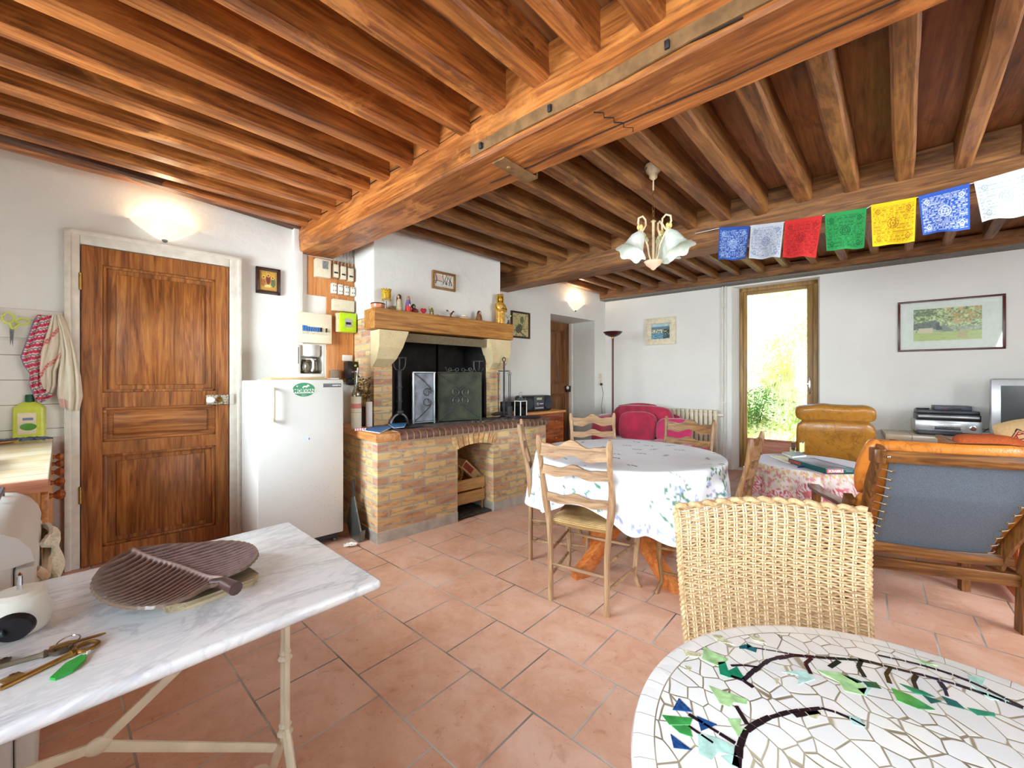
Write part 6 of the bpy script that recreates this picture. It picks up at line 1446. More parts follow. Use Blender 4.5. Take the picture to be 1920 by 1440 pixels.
# ---------------------------------------------------------------- coffee table with paisley cloth
KX, KY, KRr, KZ = 2.22, 3.06, .375, .60
T = thing('coffee_table', 'small round table beneath the red paisley cloth', 'table', (KX, KY, 0))
m = MB(); m.lathe([(0, KZ-.03), (KRr-.008, KZ-.03), (KRr-.006, KZ-.004), (0, KZ-.004)], 48); part('table_top', m, pine('x'), T)
for k in range(3): a = 2*PI*k/3; part('leg', MB().tube([(math.cos(a)*.22, math.sin(a)*.22, KZ-.03), (math.cos(a)*.27, math.sin(a)*.27, 0)], .018, 8), pine('z'), T)
def paisley(th, s_):
    if s_ < KRr-.004: return lerp(srgb(232, 232, 238), srgb(226, 226, 232), fbm(th, s_*9))
    w_ = th*KRr; h_ = s_-KRr
    wob = .035*math.sin(th*2+1)
    c = lerp(srgb(226, 214, 202), srgb(212, 192, 184), fbm(w_*20, h_*20))
    if fbm(w_*34, h_*34, 5) > .60: c = srgb(206, 130, 136)
    if fbm(w_*44+9, h_*44, 8) > .64: c = srgb(196, 178, 134)
    g = .15; i = math.floor(w_/g); lx = w_-g*(i+.5); ly = h_-(.13+.05*(i % 2)+wob)
    r = math.hypot(lx, ly*1.0); a = math.atan2(ly, lx)
    if r < .068:
        c = lerp(srgb(212, 104, 112), srgb(198, 84, 96), fbm(lx*60, ly*60))
        if r < .052 and math.sin(a*14) > -.2 and r > .022: c = srgb(238, 226, 222)
        if r < .02: c = srgb(206, 112, 108)
        if .057 < r < .061: c = srgb(236, 214, 206)
    band = h_-(.235+wob)
    if 0 < band < .035: c = srgb(206, 110, 112) if fbm(w_*50, h_*50) > .42 else srgb(230, 204, 190)
    if band > .035: c = srgb(222, 220, 212)
    if abs(h_-.02) < .010 and math.sin(w_*180) > 0: c = srgb(206, 176, 110)
    return c
Hk = .40
def kcl(u, v):
    th = 2*PI*u; s_ = (KRr+Hk+.03*math.cos(4*th))*v; fold = math.sin(th*11+.7*math.sin(th*2))*.6+math.sin(th*17+1)*.3
    if s_ <= KRr-.010: return (s_*math.cos(th), s_*math.sin(th), KZ+.001)
    d = s_-(KRr-.010); rr = .014
    if d < rr*PI/2: a = d/rr; R = KRr-.010+rr*math.sin(a)+.002; z = KZ+.001-rr*(1-math.cos(a))
    else: h = d-rr*PI/2; R = KRr+.006+.20*h+fold*.075*min(1, h/.10)*(h+.05)/.3; z = KZ+.001-rr-h
    return (R*math.cos(th), R*math.sin(th), z)
m = MB(); m.sheet(kcl, 380, 80, 0, cu=True, colfn=lambda u, v: paisley(2*PI*u if u < .5 else 2*PI*u-2*PI, (KRr+Hk+.03*math.cos(8*PI*u))*v))
solo('paisley_cloth', m, vcol('printed_cloth', .85, .05), 'red and cream paisley cloth draped to the floor over the small round table', 'tablecloth', (KX, KY, 0), 0, smooth=80)
# board game box and papers
def boxquad(P4): 
    c = (sum(p[0] for p in P4)/4, sum(p[1] for p in P4)/4); return c
KT = KZ+.002
a, b, c_ = P(1499, 866, KT+.01), P(1548, 886, KT+.01), P(1602, 886, KT+.01)
d = Vector((c_[0]-b[0], c_[1]-b[1])); rz = math.atan2(d.y, d.x); Wb = d.length
T = thing('board_game_box', 'flat dark green SCRABBLE game box lying on the small round table', 'game box', (*b, KT), rz)
Lb = .36; m = MB(); m.box(0, Wb, 0, Lb, 0, .036, .001); part('box_base', m, plain('game_green', srgb(24, 78, 74), .4, var=.05), T)
m = MB(); m.box(-.001, Wb+.001, -.001, Lb+.001, .036, .0375); m.box(.03, Wb-.03, .02, Lb-.02, .0375, .038, mat=1); part('lid_top', m, [plain('game_lid', srgb(96, 112, 132), .35, var=.3, scale=12), plain('game_lid2', srgb(142, 152, 170), .3, var=.35, scale=9)], T)
m = MB(); m.box(.008, Wb*.62, -.0015, -.0005, .006, .031, mat=0); m.T = Matrix.Translation((.008+Wb*.305, -.002, .0185)) @ Matrix.Rotation(PI/2, 4, 'X'); m.text('SCRABBLE', .0215, .0002, 1, bold=.0006)
m.T = Matrix.Translation((Wb*.82, -.002, .0185)) @ Matrix.Rotation(PI/2, 4, 'X'); m.text('ORIGINAL', .010, .0002, 2)
m.T = Matrix.Translation((-.002, Lb*.8, .0185)) @ Matrix.Rotation(-PI/2, 4, 'Z') @ Matrix.Rotation(PI/2, 4, 'X'); m.text('SCRABBLE', .026, .0002, 0, bold=.0008)
part('box_lettering', m, [plain('brick_red_print', srgb(206, 84, 74), .5), WHITE_PAPER, plain('pale_print', srgb(170, 190, 180), .5)], T, 'SCRABBLE lettering on the box side')
booklet([P(1444, 856, KT), P(1478, 869, KT), P(1510, 868, KT), P(1478, 856, KT)], KT, plain('cream_page', srgb(236, 232, 196), .7), 'open cream notepad at the left of the game box', 'notepad', 'notepad', .008)
booklet([P(1466, 853, KT), P(1486, 861, KT), P(1512, 858, KT), P(1497, 851, KT)], KT+.009, plain('slate_cover', srgb(96, 106, 128), .4, var=.2), 'slate blue magazine lying behind the notepad', 'magazine', 'magazine', .014)
a, b = P(1496, 876, KT+.004), P(1517, 875, KT+.004); m = MB(); m.tube([(0, 0, 0), (b[0]-a[0], b[1]-a[1], 0)], .005, 8); solo('pen', m, plain('navy_pen', srgb(36, 46, 120), .3), 'dark blue pen lying in front of the notepad', 'pen', (*a, KT+.005))
a = P(1504, 848, KT+.0); T = thing('card_holder', 'small pale yellow note standing at the far rim of the round table', 'card', (a[0], a[1], KT), .6)
m = MB(); m.box(-.045, .045, -.002, .004, 0, .085, .001); part('card', m, plain('pale_yellow', srgb(238, 236, 170), .7), T); m = MB(); m.box(-.006, .02, -.006, .008, .078, .092, .002); part('clip', m, IRON_L, T)

# ---------------------------------------------------------------- armchair with blue grey canvas back (foreground right)
AR = thing('armchair', 'wooden armchair with orange leather cushions seen from behind its blue grey canvas back', 'armchair', (2.13, 2.09, 0), math.radians(-21.5), 'leather armchairs')
def aback(z):        # back profile: y as a function of z
    pts = [(.30, .03), (.38, .0), (.52, -.09), (.66, -.185), (.76, -.235), (.88, -.30), (.93, -.32)]
    for p, q in zip(pts, pts[1:]):
        if z <= q[0] or q is pts[-1]: k = (z-p[0])/(q[0]-p[0]); return p[1]+(q[1]-p[1])*k
for s_ in (-1, 1):
    m = MB(); n = 22
    def cw(z): return .275+.010*math.sin((z-.3)*5)+(.03 if z > .7 else .03*max(0, (z-.45)/.25))-.0
    pth = [(s_*cw(.30+.60*i/n), aback(.30+.60*i/n), .30+.60*i/n) for i in range(n+1)]
    m.tube(pth, [(.040, .018)]*(n+1), 8, up=(0, 1, 0)); part('back_post', m, armwood('z'), AR)
m = MB(); pth = [(-.335+.67*i/16, aback(.88)-.004+.012*math.cos((i/16-.5)*PI)*-1, .862) for i in range(17)]; m.tube(pth, [(.030, .017)]*17, 8, up=(0, 0, 1)); part('top_rail', m, armwood('x'), AR)
for s_ in (-1, 1):
    m = MB(); m.box(s_*.318-.022, s_*.318+.022, aback(.87)-.035, aback(.87)+.03, .83, .898, .006); part('corner_block', m, armwood('z'), AR)
    m = MB(); m.lathe([(.006, 0), (.006, .004), (0, .006)], 10); m2 = MB(); m2.ell((s_*.285, aback(.87)-.030, .862), (.007, .004, .007), 10, 6); part('bolt', m2, CHROME, AR)
def canv(u, v):
    z = .315+.545*v; w = .232+.035*max(0, (z-.45)/.4)
    sag = .014*math.sin(PI*u)*math.sin(PI*v)
    return (-w+2*w*u, aback(z)-.004-sag, z)
m = MB(); m.sheet(canv, 26, 40, .004); part('canvas_back', m, CANVAS, AR, 'blue grey canvas sling')
for s_ in (-1, 1):
    for k in range(11):
        z = .37+.046*k; w = .232+.035*max(0, (z-.45)/.4)-.014; c = Vector((s_*w, aback(z)-.010, z)); R = .0055; m = MB()
        m.tube([c+Vector((R*math.cos(2*PI*i/10), 0, R*math.sin(2*PI*i/10))) for i in range(10)], .0018, 5, closed=True)
        part('eyelet', m, BRASS, AR)
    for k in range(11):
        z = .37+.046*k; w = .232+.035*max(0, (z-.45)/.4)-.014; m = MB()
        m.tube([(s_*w, aback(z)-.013, z), (s_*(w+.022), aback(z)-.012, z+.006), (s_*(w+.040), aback(z)+.01, z+.008)], .0018, 5)
        part('lacing_cord', m, plain('lacing', srgb(206, 196, 170), .7), AR)
m = MB(); pth = [(-.31+.62*i/12, -.005-.020*math.sin(PI*i/12), .345-.006*math.sin(PI*i/12)) for i in range(13)]; m.tube(pth, [(.030, .013)]*13, 8, up=(0, 0, 1)); part('lower_back_rail', m, armwood('x'), AR)
m = MB(); m.box(-.335, .335, -.018, .014, .225, .285, .006); part('rear_rail', m, armwood('x'), AR)
m = MB(); m.box(-.335, .335, .44, .46, .27, .35, .006); part('front_rail', m, armwood('x'), AR)
for s_ in (-1, 1):
    x = s_*.355
    m = MB(); m.prism([(.035, 0), (-.02, 0), (-.035, .30), (-.11, .60), (-.06, .62), (.02, .32)], x-.019, x+.019, 'yz'); part('rear_leg', m, armwood('z'), AR)
    m = MB(); m.prism([(.42, 0), (.46, 0), (.475, .51), (.425, .51)], x-.019, x+.019, 'yz'); part('front_leg', m, armwood('z'), AR)
    m = MB(); m.box(x-.014, x+.014, -.02, .45, .225, .285, .005); part('side_rail', m, armwood('y'), AR)
    m = MB(); m.sheet(lambda u, v: (x-.032+.064*u, -.13+.64*v, .515+.05*(1-v)**2*.6+.006*math.sin(v*6)), 6, 20, -.020); part('armrest', m, wood('armrest_dark', srgb(48, 30, 20), srgb(84, 56, 38), srgb(110, 80, 58), axis='y', rough=.2), AR, 'dark shiny armrest')
# leather cushions in front of the canvas: the back pad bulges past the frame
def pad(a, z0, z1, hw, th, nm, mat, bul=.03, yoff=.02):
    m = MB(); vs = []; n = 40; rows = 18
    for i in range(rows+1):
        k = i/rows; z = z0+(z1-z0)*k
        for j in range(n):
            an = 2*PI*j/n; cx_, cy_ = math.cos(an), math.sin(an)
            w = hw+bul*math.sin(PI*k)**.6*.6; e = math.sin(PI*min(1, max(0, .04+.92*k)))**.35
            vs.append((w*math.copysign(abs(cx_)**.35, cx_)*(.94+.06*e), aback(min(.9, z))+yoff+th/2+th/2*e*math.copysign(abs(cy_)**.6, cy_)+.004*math.sin(cx_*19+z*9), z+.006*math.sin(cx_*13)))
    fs = [(i*n+j, i*n+(j+1) % n, (i+1)*n+(j+1) % n, (i+1)*n+j) for i in range(rows) for j in range(n)]+[tuple(range(n))[::-1], tuple(rows*n+j for j in range(n))]
    m.add(vs, fs); return part(nm, m, mat, a, smooth=60)
pad(AR, .64, .925, .335, .12, 'back_cushion', LEATHER_O); pad(AR, .38, .645, .315, .11, 'back_cushion', LEATHER_O)
m = MB(); m.ell((0, .27, .385), (.30, .22, .07), 28, 12, e=.5); part('seat_cushion', m, LEATHER_O, AR)

# second armchair, high back, facing the viewer
A2c = (2.93, 3.70); dA = Vector((-A2c[0]+.6, -A2c[1]+.3)).normalized()
A2 = thing('armchair', 'tan leather armchair with a rolled headrest facing the viewer between glass door and television', 'armchair', (*A2c, 0), math.atan2(dA.y, dA.x)-PI/2, 'leather armchairs')
def cush(m, c, r, e=.45, tilt=0, n=32, k=16, wr=.006):
    vs = []; fs = []; sg = lambda x, p: math.copysign(abs(x)**p, x)
    for i in range(k+1):
        th = -PI/2+PI*i/k
        for j in range(n):
            a = 2*PI*j/n; x, y, z = r[0]*sg(math.cos(th), e)*sg(math.cos(a), e), r[1]*sg(math.cos(th), e)*sg(math.sin(a), e), r[2]*sg(math.sin(th), e)
            y += wr*math.sin(x*37+z*15)+wr*.6*math.sin(z*50); z += wr*.8*math.sin(x*21)
            yy = y*math.cos(tilt)-z*math.sin(tilt); z2 = y*math.sin(tilt)+z*math.cos(tilt); vs.append((c[0]+x, c[1]+yy, c[2]+z2))
    for i in range(k):
        for j in range(n): fs.append((i*n+j, i*n+(j+1) % n, (i+1)*n+(j+1) % n, (i+1)*n+j))
    return m.add(vs, fs)
# local +Y looks to the viewer
part('headrest', cush(MB(), (0, -.175, .905), (.30, .065, .080), .5, -.2), LEATHER_B, A2, smooth=60)
part('back_cushion', cush(MB(), (0, -.155, .61), (.292, .06, .235), .30, -.22), LEATHER_B, A2, smooth=60)
part('seat_cushion', cush(MB(), (0, .12, .40), (.285, .26, .065), .40, 0), LEATHER_B, A2, smooth=60)
for s_ in (-1, 1):
    m = MB(); m.prism([(-.20, 0), (-.15, 0), (-.12, .35), (-.20, .60), (-.24, .60), (-.17, .35)], s_*.315-.016, s_*.315+.016, 'yz'); part('rear_leg', m, armwood('z'), A2)
    m = MB(); m.prism([(.33, 0), (.37, 0), (.37, .52), (.33, .52)], s_*.315-.016, s_*.315+.016, 'yz'); part('front_leg', m, armwood('z'), A2)
    m = MB(); m.box(s_*.315-.028, s_*.315+.028, -.24, .40, .52, .545, .006); part('armrest', m, armwood('y'), A2)
m = MB(); m.box(-.31, .31, -.16, .35, .27, .32, .006); part('seat_frame', m, armwood('x'), A2)

# ---------------------------------------------------------------- red sofa
def bthing(name, label, cat, s_, d, z=0, group=None, drz=0.0): return thing(name, label, cat, (*fb(s_, d), z), AB+drz, group)
sL = BL(1157, 800, 1.1)[0]
T = bthing('sofa', 'low crimson velvet sofa in the corner in front of the radiator', 'sofa', .86, .70)
# local X along the wall, -Y into the room
part('seat', cush(MB(), (.10, -.22, .33), (.62, .30, .10), .30, 0, wr=.002), VELVET, T, smooth=60)
m = MB(); m.sheet(lambda u, v: (-.40+.86*u, .10+.09*v-.02, .30+(.545+.045*math.sin(PI*min(1, u*1.25))-.30*max(0, u-.62)**1.0)*v), 30, 12, .12); cush(m, (-.02, .10, .60), (.42, .11, .265), .45, -.1, wr=.002); part('backrest', m, VELVET, T, smooth=60)
part('armrest', cush(MB(), (-.46, -.16, .48), (.095, .31, .26), .62, 0, wr=.002), VELVET, T, smooth=60)
m = MB(); m.box(-.50, .70, -.48, .12, .06, .26, .02); part('base', m, VELVET, T)
for x in (-.44, .64):
    for y in (-.42, .06): part('foot', MB().lathe([(.02, 0), (.025, .06)], 10, c=(x, y, 0)), mahog('z'), T)
T = bthing('cushion', 'plump crimson velvet cushion leaning on the left half of the sofa', 'cushion', .86, .82, .42, 'velvet sofa cushions', .1)
part('cover', cush(MB(), (0, 0, .17), (.25, .07, .20), .55, -.22, wr=.003), VELVET, T, smooth=60)
T = bthing('cushion', 'brighter magenta velvet cushion seen through the chair back at the right of the sofa', 'cushion', 1.34, .84, .42, 'velvet sofa cushions', -.05)
part('cover', cush(MB(), (0, 0, .14), (.22, .07, .17), .55, -.2, wr=.003), plain('magenta_velvet', srgb(196, 36, 92), .8, var=.15, scale=5, sheen=.8), T, smooth=60)
def coverlet(u, v):
    x = -.30+.60*u+.02*math.sin(v*9); 
    if v < .5: y, z = .15-.50*(v/.5), .455+.008*math.sin(u*14+v*9)
    else: k = (v-.5)/.5; y, z = -.35-.035*math.sin(k*2)-.02*math.sin(u*25)*k, .455-.30*k*(1+.2*math.sin(u*8))
    if u > .93: z -= .25*(u-.93)/.07*.6
    return (x, y, z)
def covc(u, v):
    if u > .84 or (v > .93): return lerp(srgb(190, 40, 84), srgb(212, 96, 130), fbm(u*30, v*30)*1.2-.2)
    return lerp(srgb(236, 180, 186), srgb(214, 112, 134), (fbm(u*14, v*14)-.35)*2)
m = MB(); m.sheet(coverlet, 50, 50, .006, colfn=covc); x_, y_ = fb(1.46, .86)
solo('bedspread', m, vcol('quilted_cloth', .9, .1), 'pink and white patterned throw spread over the right end of the sofa seat', 'throw', (x_, y_, 0), AB, smooth=60)

# ---------------------------------------------------------------- radiator, pipes, floor lamp, paintings
s0_, s1_ = .70, 1.665
T = bthing('radiator', 'cream ribbed radiator on the wall behind the red sofa', 'radiator', s0_, .07)
n = 17
for k in range(n):
    x = (s1_-s0_)*k/(n-1); m = MB(); m.box(x-.025, x+.025, -.055, .045, .13, .79, .014); m.box(x-.026, x+.026, -.058, .048, .765, .805, .012); part('column', m, CREAM_PAINT, T)
m = MB(); m.tube([(-.02, -.005, .18), (s1_-s0_+.02, -.005, .18)], .022, 8); m.tube([(-.02, -.005, .74), (s1_-s0_+.05, -.005, .74)], .022, 8); part('header', m, CREAM_PAINT, T)
m = MB(); m.cyl((s1_-s0_+.05, -.005, .74), .022, .05, 14, axis='x'); part('valve', m, WHITE_PLASTIC, T)
for x, y in ((-.0, .02), (s1_-s0_, .02)):
    m = MB(); m.box(x-.01, x+.01, -.02, .06, 0, .14); part('foot', m, CREAM_PAINT, T)
T = bthing('heating_pipes', 'pair of thin white pipes running up the wall left of the glass door', 'pipes', 1.755, .03)
for dx in (-.012, .022): part('pipe', MB().tube([(dx, 0, .1), (dx, 0, 2.50)], .008, 8), WHITE_PAINT, T)
for z in (.9, 1.45, 2.2): m = MB(); m.box(-.026, .036, -.012, .03, z, z+.012, .002); part('pipe_clip', m, WHITE_PAINT, T)
lx, ly = (1149-960)/FPX*5.70, 5.70
T = thing('floor_lamp', 'tall dark burgundy uplighter floor lamp in the far corner', 'floor lamp', (lx, ly, 0))
BURG = plain('burgundy_metal', srgb(78, 34, 40), .35, .3, var=.06)
m = MB(); m.lathe([(0, 0), (.13, 0), (.13, .015), (.02, .03)], 28); part('base', m, BURG, T)
m = MB(); m.tube([(0, 0, .02), (0, 0, 1.80)], .0135, 10); part('pole', m, BURG, T); m = MB(); m.tube([(0, 0, 1.795), (0, 0, 1.82)], .018, 10); part('collar', m, BRASS, T)
m = MB(); m.lathe([(.015, 1.815), (.05, 1.822), (.10, 1.85), (.132, 1.885), (.128, 1.887), (.095, 1.858), (.0, 1.83)], 36); part('lamp_bowl', m, BURG, T)
def sea_fn(u, v):
    if v > .80: c = lerp(srgb(150, 190, 204), srgb(206, 216, 210), fbm(u*5, v*5))
    elif v > .62: c = lerp(srgb(70, 110, 140), srgb(120, 150, 160), fbm(u*9, v*9))
    elif v > .40: c = srgb(232, 222, 200) if fbm(u*16, v*16) > .52 else lerp(srgb(60, 84, 60), srgb(110, 120, 80), fbm(u*20, v*20))
    else: c = lerp(srgb(36, 110, 150), srgb(150, 196, 206), (fbm(u*7, v*20)-.3)*1.8)
    if u > .62 and v < .5+.2*u and fbm(u*15, v*15, 2) > .42: c = srgb(44, 62, 44)
    return c
s0, zz0 = BL(1212, 643); s1, _ = BL(1268, 596); T = bthing('framed_picture', 'small painting of a blue harbour town in a wide cream frame', 'picture', (s0+s1)/2, .0, 1.745)
framed(T, s1-s0, .40, .085, plain('cream_frame', srgb(226, 214, 186), .5, var=.08, scale=20), sea_fn, .5, fd=.04)
def mill_fn(u, v):
    n1, n2 = fbm(u*11+1, v*7), fbm(u*30, v*22, 2)
    c = lerp(srgb(120, 146, 96), srgb(226, 232, 178), (n1-.25)*1.9)
    if n2 > .58: c = lerp(c, srgb(236, 240, 210), .6)
    if n2 < .38: c = lerp(c, srgb(92, 118, 88), .6)
    if u > .5 and v > .5 and fbm(u*10, v*10, 4) > .52: c = lerp(c, srgb(222, 170, 112), .65)
    if v > .78 and u < .35 and n1 > .4: c = lerp(c, srgb(96, 120, 104), .7)
    if .27 < v < .42 and u > .3: c = lerp(c, srgb(178, 184, 172), .6)
    if v < .27: c = lerp(srgb(176, 192, 110), srgb(220, 220, 158), fbm(u*12, v*30))
    if .66 < u < .80 and .05 < v < .27: c = lerp(c, srgb(206, 178, 140), .6)
    if u < .40 and .36 < v < .62-.30*abs(u-.26): c = srgb(138, 142, 138) if n2 > .45 else srgb(112, 118, 116)
    if .08 < u < .30 and .24 < v < .40: c = srgb(230, 214, 188)
    if .34 < u < .44 and .32 < v < .58-(u-.34)*2.0: c = srgb(104, 108, 108)
    if .44 < u < .60 and .27 < v < .52-(u-.44)*1.4: c = srgb(150, 156, 150)
    return c
s0, za = BL(1683, 660); s1, zb = BL(1885, 655); zm = 1.525; T = bthing('framed_picture', 'wide framed watercolour of a stone cottage among trees, under glass', 'picture', (s0+s1)/2, 0, zm)
framed(T, s1-s0, .545, .020, plain('mahogany_frame', srgb(88, 40, 38), .3, var=.1), mill_fn, .3, mat_border=(.125, .155, .11, .095), glass=True, nx=110, nz=70)

# ---------------------------------------------------------------- cabinet with stereo beyond the fireplace
T = wthing('cabinet', 'low walnut cabinet with inlaid drawers behind the fireplace end, below the stereo', 'cabinet', 3.74, YW-.24)
m = MB(); m.box(-.34, .34, -.20, .20, .05, .80, .004); part('carcass', m, mahog('z'), T); m = MB(); m.box(-.36, .36, -.225, .21, .80, .83, .006); part('top', m, pine('x'), T, 'lighter orange top board')
for k in range(3):
    m = MB(); z0 = .60-k*.21; m.box(-.32, .32, -.212, -.20, z0, z0+.19, .003); q = part('drawer', m, mahog('x'), T)
    for xx in (-.16, .16): m = MB(); m.at((xx, -.212, z0+.095), (PI/2, 0, 0)); m.lathe([(.010, 0), (.008, .01), (.014, .018), (0, .024)], 12); part('knob', m, BRASS, q)
T = wthing('stereo', 'black portable stereo with a silver dial standing on the walnut cabinet', 'stereo', 3.66, YW-.30, .831, None, -.05)
m = MB(); softb = m.box(-.235, .235, -.10, .10, .0, .195, .03); part('body', m, BLACK_PLASTIC, T)
m = MB(); m.box(-.085, .085, -.108, -.095, .02, .185, .006); q = part('control_panel', m, DGREY_PLASTIC, T)
m = MB(); m.box(-.045, .045, -.112, -.106, .14, .17, .003); part('display', m, plain('display_green', srgb(176, 190, 150), .3), q); m = MB(); m.at((-.04, -.108, .09), (PI/2, 0, 0)); m.lathe([(.022, 0), (.02, .012), (0, .014)], 18); part('dial', m, CHROME, q)
m = MB(); m.box(.0, .07, -.111, -.107, .085, .10, .001); m.box(-.07, .07, -.111, -.107, .035, .05, .001); part('buttons', m, SILVER_PLASTIC, q)
for s_ in (-1, 1): m = MB(); m.at((s_*.162, -.102, .095), (PI/2, 0, 0)); m.lathe([(.068, 0), (.066, .005), (.05, .002), (.03, .006), (0, .005)], 28); part('speaker', m, plain('speaker_mesh', srgb(44, 50, 58), .6, var=.2, scale=200), T)
m = MB(); m.box(-.30, .12, -.06, .02, 0, .12, .01); solo('black_case', m, BLACK_PLASTIC, 'black box standing behind the stereo on the walnut cabinet', 'box', (*fw(3.42+.15, YW-.10), .831), AW)

# ---------------------------------------------------------------- tv corner
T = bthing('tiled_shelf', 'low white tiled shelf along the back wall carrying the television and video recorders', 'shelf', 3.35, .0)
m = MB(); m.box(0, 1.9, -.50, -.005, .61, .665, .006); part('tiled_top', m, WT2.m, T); m = MB(); m.box(.03, 1.87, -.46, -.005, 0, .61); part('base', m, PLASTER_W, T)
T = bthing('pine_daybed', 'orange pine daybed running out from the back wall under the cushions', 'daybed', 3.72, 2.75)
m = MB(); m.box(0, .8, 0, 2.22, .30, .34, .005); part('platform', m, pine('y'), T)
for k in range(14): m = MB(); m.box(-.0, .022, k*.158+.002, k*.158+.152, .02, .66, .003); part('side_board', m, wood('orange_board', srgb(188, 92, 44), srgb(222, 124, 66), srgb(232, 146, 88), axis='z', patch=.05, rough=.4), T)
m = MB(); m.box(-.015, .035, 0, 2.22, .66, .69, .008); part('side_rail', m, wood('orange_board', None, None, None, axis='y') if False else pine('y'), T)
part('mattress', cush(MB(), (.42, 1.1, .46), (.37, 1.08, .13), .2, wr=.002), ORANGE_CL, T, smooth=60)
T = bthing('cushion', 'round orange cloth cushion on the daybed below the video recorders', 'cushion', 3.97, .97, .60, 'daybed cushions')
part('cover', cush(MB(), (0, 0, .075), (.22, .14, .085), .75), ORANGE_CL, T, smooth=60)
def kilim(x, z):
    c = lerp(srgb(206, 170, 116), srgb(222, 190, 140), fbm(x*60, z*60)); d = abs(x)*1.1+abs(z)
    if .070 < d < .084: c = srgb(60, 30, 34)
    elif .045 < d <= .058: c = srgb(160, 40, 36)
    if max(abs(x), abs(z)*1.3) < .036 and max(abs(x), abs(z)*1.3) > .022: c = srgb(168, 40, 34)
    for a in (-.12, .12):
        if .010 < max(abs(x-a), abs(z)) < .020: c = srgb(150, 44, 38)
    return c
T = bthing('cushion', 'beige cushion with a dark red woven diamond pattern leaning before the television', 'cushion', 4.13, 1.0, .66, 'daybed cushions', -.10)
m = MB(); rot = Matrix.Rotation(-.35, 4, 'Y'); vs = []; 
def kc(u, v):
    a, b = 2*u-1, 2*v-1; th_ = .045*(1-a**4)*(1-b**4); x, z = .13*a*(1-.10*b*b), .13*b*(1-.10*a*a); p = rot @ Vector((x, -th_, z)); p.y += .25*p.z; return (p.x, p.y, p.z+.10)
def kc2(u, v):
    a, b = 2*u-1, 2*v-1; th_ = .045*(1-a**4)*(1-b**4); x, z = .13*a*(1-.10*b*b), .13*b*(1-.10*a*a); p = rot @ Vector((x, th_, z)); p.y += .25*p.z; return (p.x, p.y, p.z+.10)
m.sheet(kc, 56, 56, colfn=lambda u, v: kilim((2*u-1)*.16, (2*v-1)*.16)); m.sheet(kc2, 20, 20, colfn=lambda u, v: srgb(214, 180, 130)); part('cover', m, vcol('kilim', .9, .2), T, smooth=60)
# recorders
Zs = .666
def deck(s_, z, w, h, dp, label, name, cat, mat, feats, group='electronics under the cottage picture', d=.10, drz=0.0):
    T = bthing(name, label, cat, s_, d, z, group, drz); m = MB(); m.box(-w/2, w/2, -dp, 0, 0, h, .004); part('case', m, mat, T)
    for f in feats:
        nm, mt, x0, x1, z0, z1 = f[:6]; m = MB()
        if len(f) > 6: m.at(((x0+x1)/2, -dp, (z0+z1)/2), (PI/2, 0, 0)); r = (x1-x0)/2; m.lathe([(r, 0), (r*.95, .012), (r*.6, .014), (0, .012)], 22)
        else: m.box(x0, x1, -dp-.003, -dp+.002, z0, z1, .001)
        part(nm, m, mt, T)
    return T
sv = 3.82
deck(sv, Zs, .44, .035, .24, 'slim black player at the bottom of the stack of recorders', 'media_player', 'media player', BLACK_PLASTIC, [('front_strip', DGREY_PLASTIC, -.20, .20, .012, .024)])
deck(sv-.005, Zs+.036, .46, .112, .26, 'silver video recorder with a round dial in the stack of recorders', 'video_recorder', 'video recorder', SILVER_PLASTIC, [('cassette_flap', plain('pale_silver', srgb(214, 216, 216), .25, .3), -.13, .12, .035, .085), ('display', plain('dark_display', srgb(70, 84, 92), .2), -.09, .09, .022, .055), ('jog_dial', CHROME, .145, .195, .025, .075, 1), ('lower_strip', DGREY_PLASTIC, -.22, .10, .004, .012)])
deck(sv, Zs+.149, .44, .062, .25, 'black and silver DVD player under the thin black one', 'dvd_player', 'dvd player', BLACK_PLASTIC, [('silver_swoosh', SILVER_PLASTIC, -.21, .21, .026, .044), ('disc_tray', plain('pale_silver', None), -.20, .02, .032, .042)])
deck(sv, Zs+.212, .43, .034, .24, 'thin glossy black player second from the top of the stack', 'dvd_player', 'dvd player', BLACK_PLASTIC, [('front_strip', DGREY_PLASTIC, -.18, .18, .010, .014)])
deck(sv+.045, Zs+.247, .26, .045, .17, 'small dark set top box on top of the recorder stack', 'set_top_box', 'set top box', DGREY_PLASTIC, [('red_light', RED, -.065, -.050, .014, .024), ('display', BLACK_PLASTIC, -.03, .06, .010, .030)])
T = bthing('remote_control', 'small black remote control lying on the left of the top black player', 'remote control', sv-.16, .18, Zs+.247, None, .2); m = MB(); m.box(-.05, .05, -.02, .02, 0, .014, .005); part('body', m, BLACK_PLASTIC, T)
T = bthing('white_adapter', 'small white box with cables between the recorders and the television', 'box', 4.085, .20, Zs); m = MB(); m.box(-.055, .055, -.10, 0, 0, .045, .004); part('body', m, WHITE_PLASTIC, T)
m = MB()
for k in range(3): m.tube([(-.05+.04*k, -.03, .045), (-.03+.05*k, -.05, .075+.01*k), (.03+.03*k, -.02, .07), (.09, .0, .05)], .003, 6)
part('cables', m, BLACK_PLASTIC, T)
T = bthing('television', 'silver framed tube television with a dark screen at the right edge', 'television', 4.43, .10, Zs)
m = MB(); m.box(-.36, .36, -.40, -.33, .0, .565, .018); part('front_bezel', m, SILVER_PLASTIC, T)
m = MB(); m.sheet(lambda u, v: (-.30+.60*u, -.401-.012*math.sin(PI*u)*math.sin(PI*v), .10+.40*v), 20, 16, .004); part('screen', m, plain('dark_screen', srgb(54, 58, 58), .3, var=.05, scale=2), T)
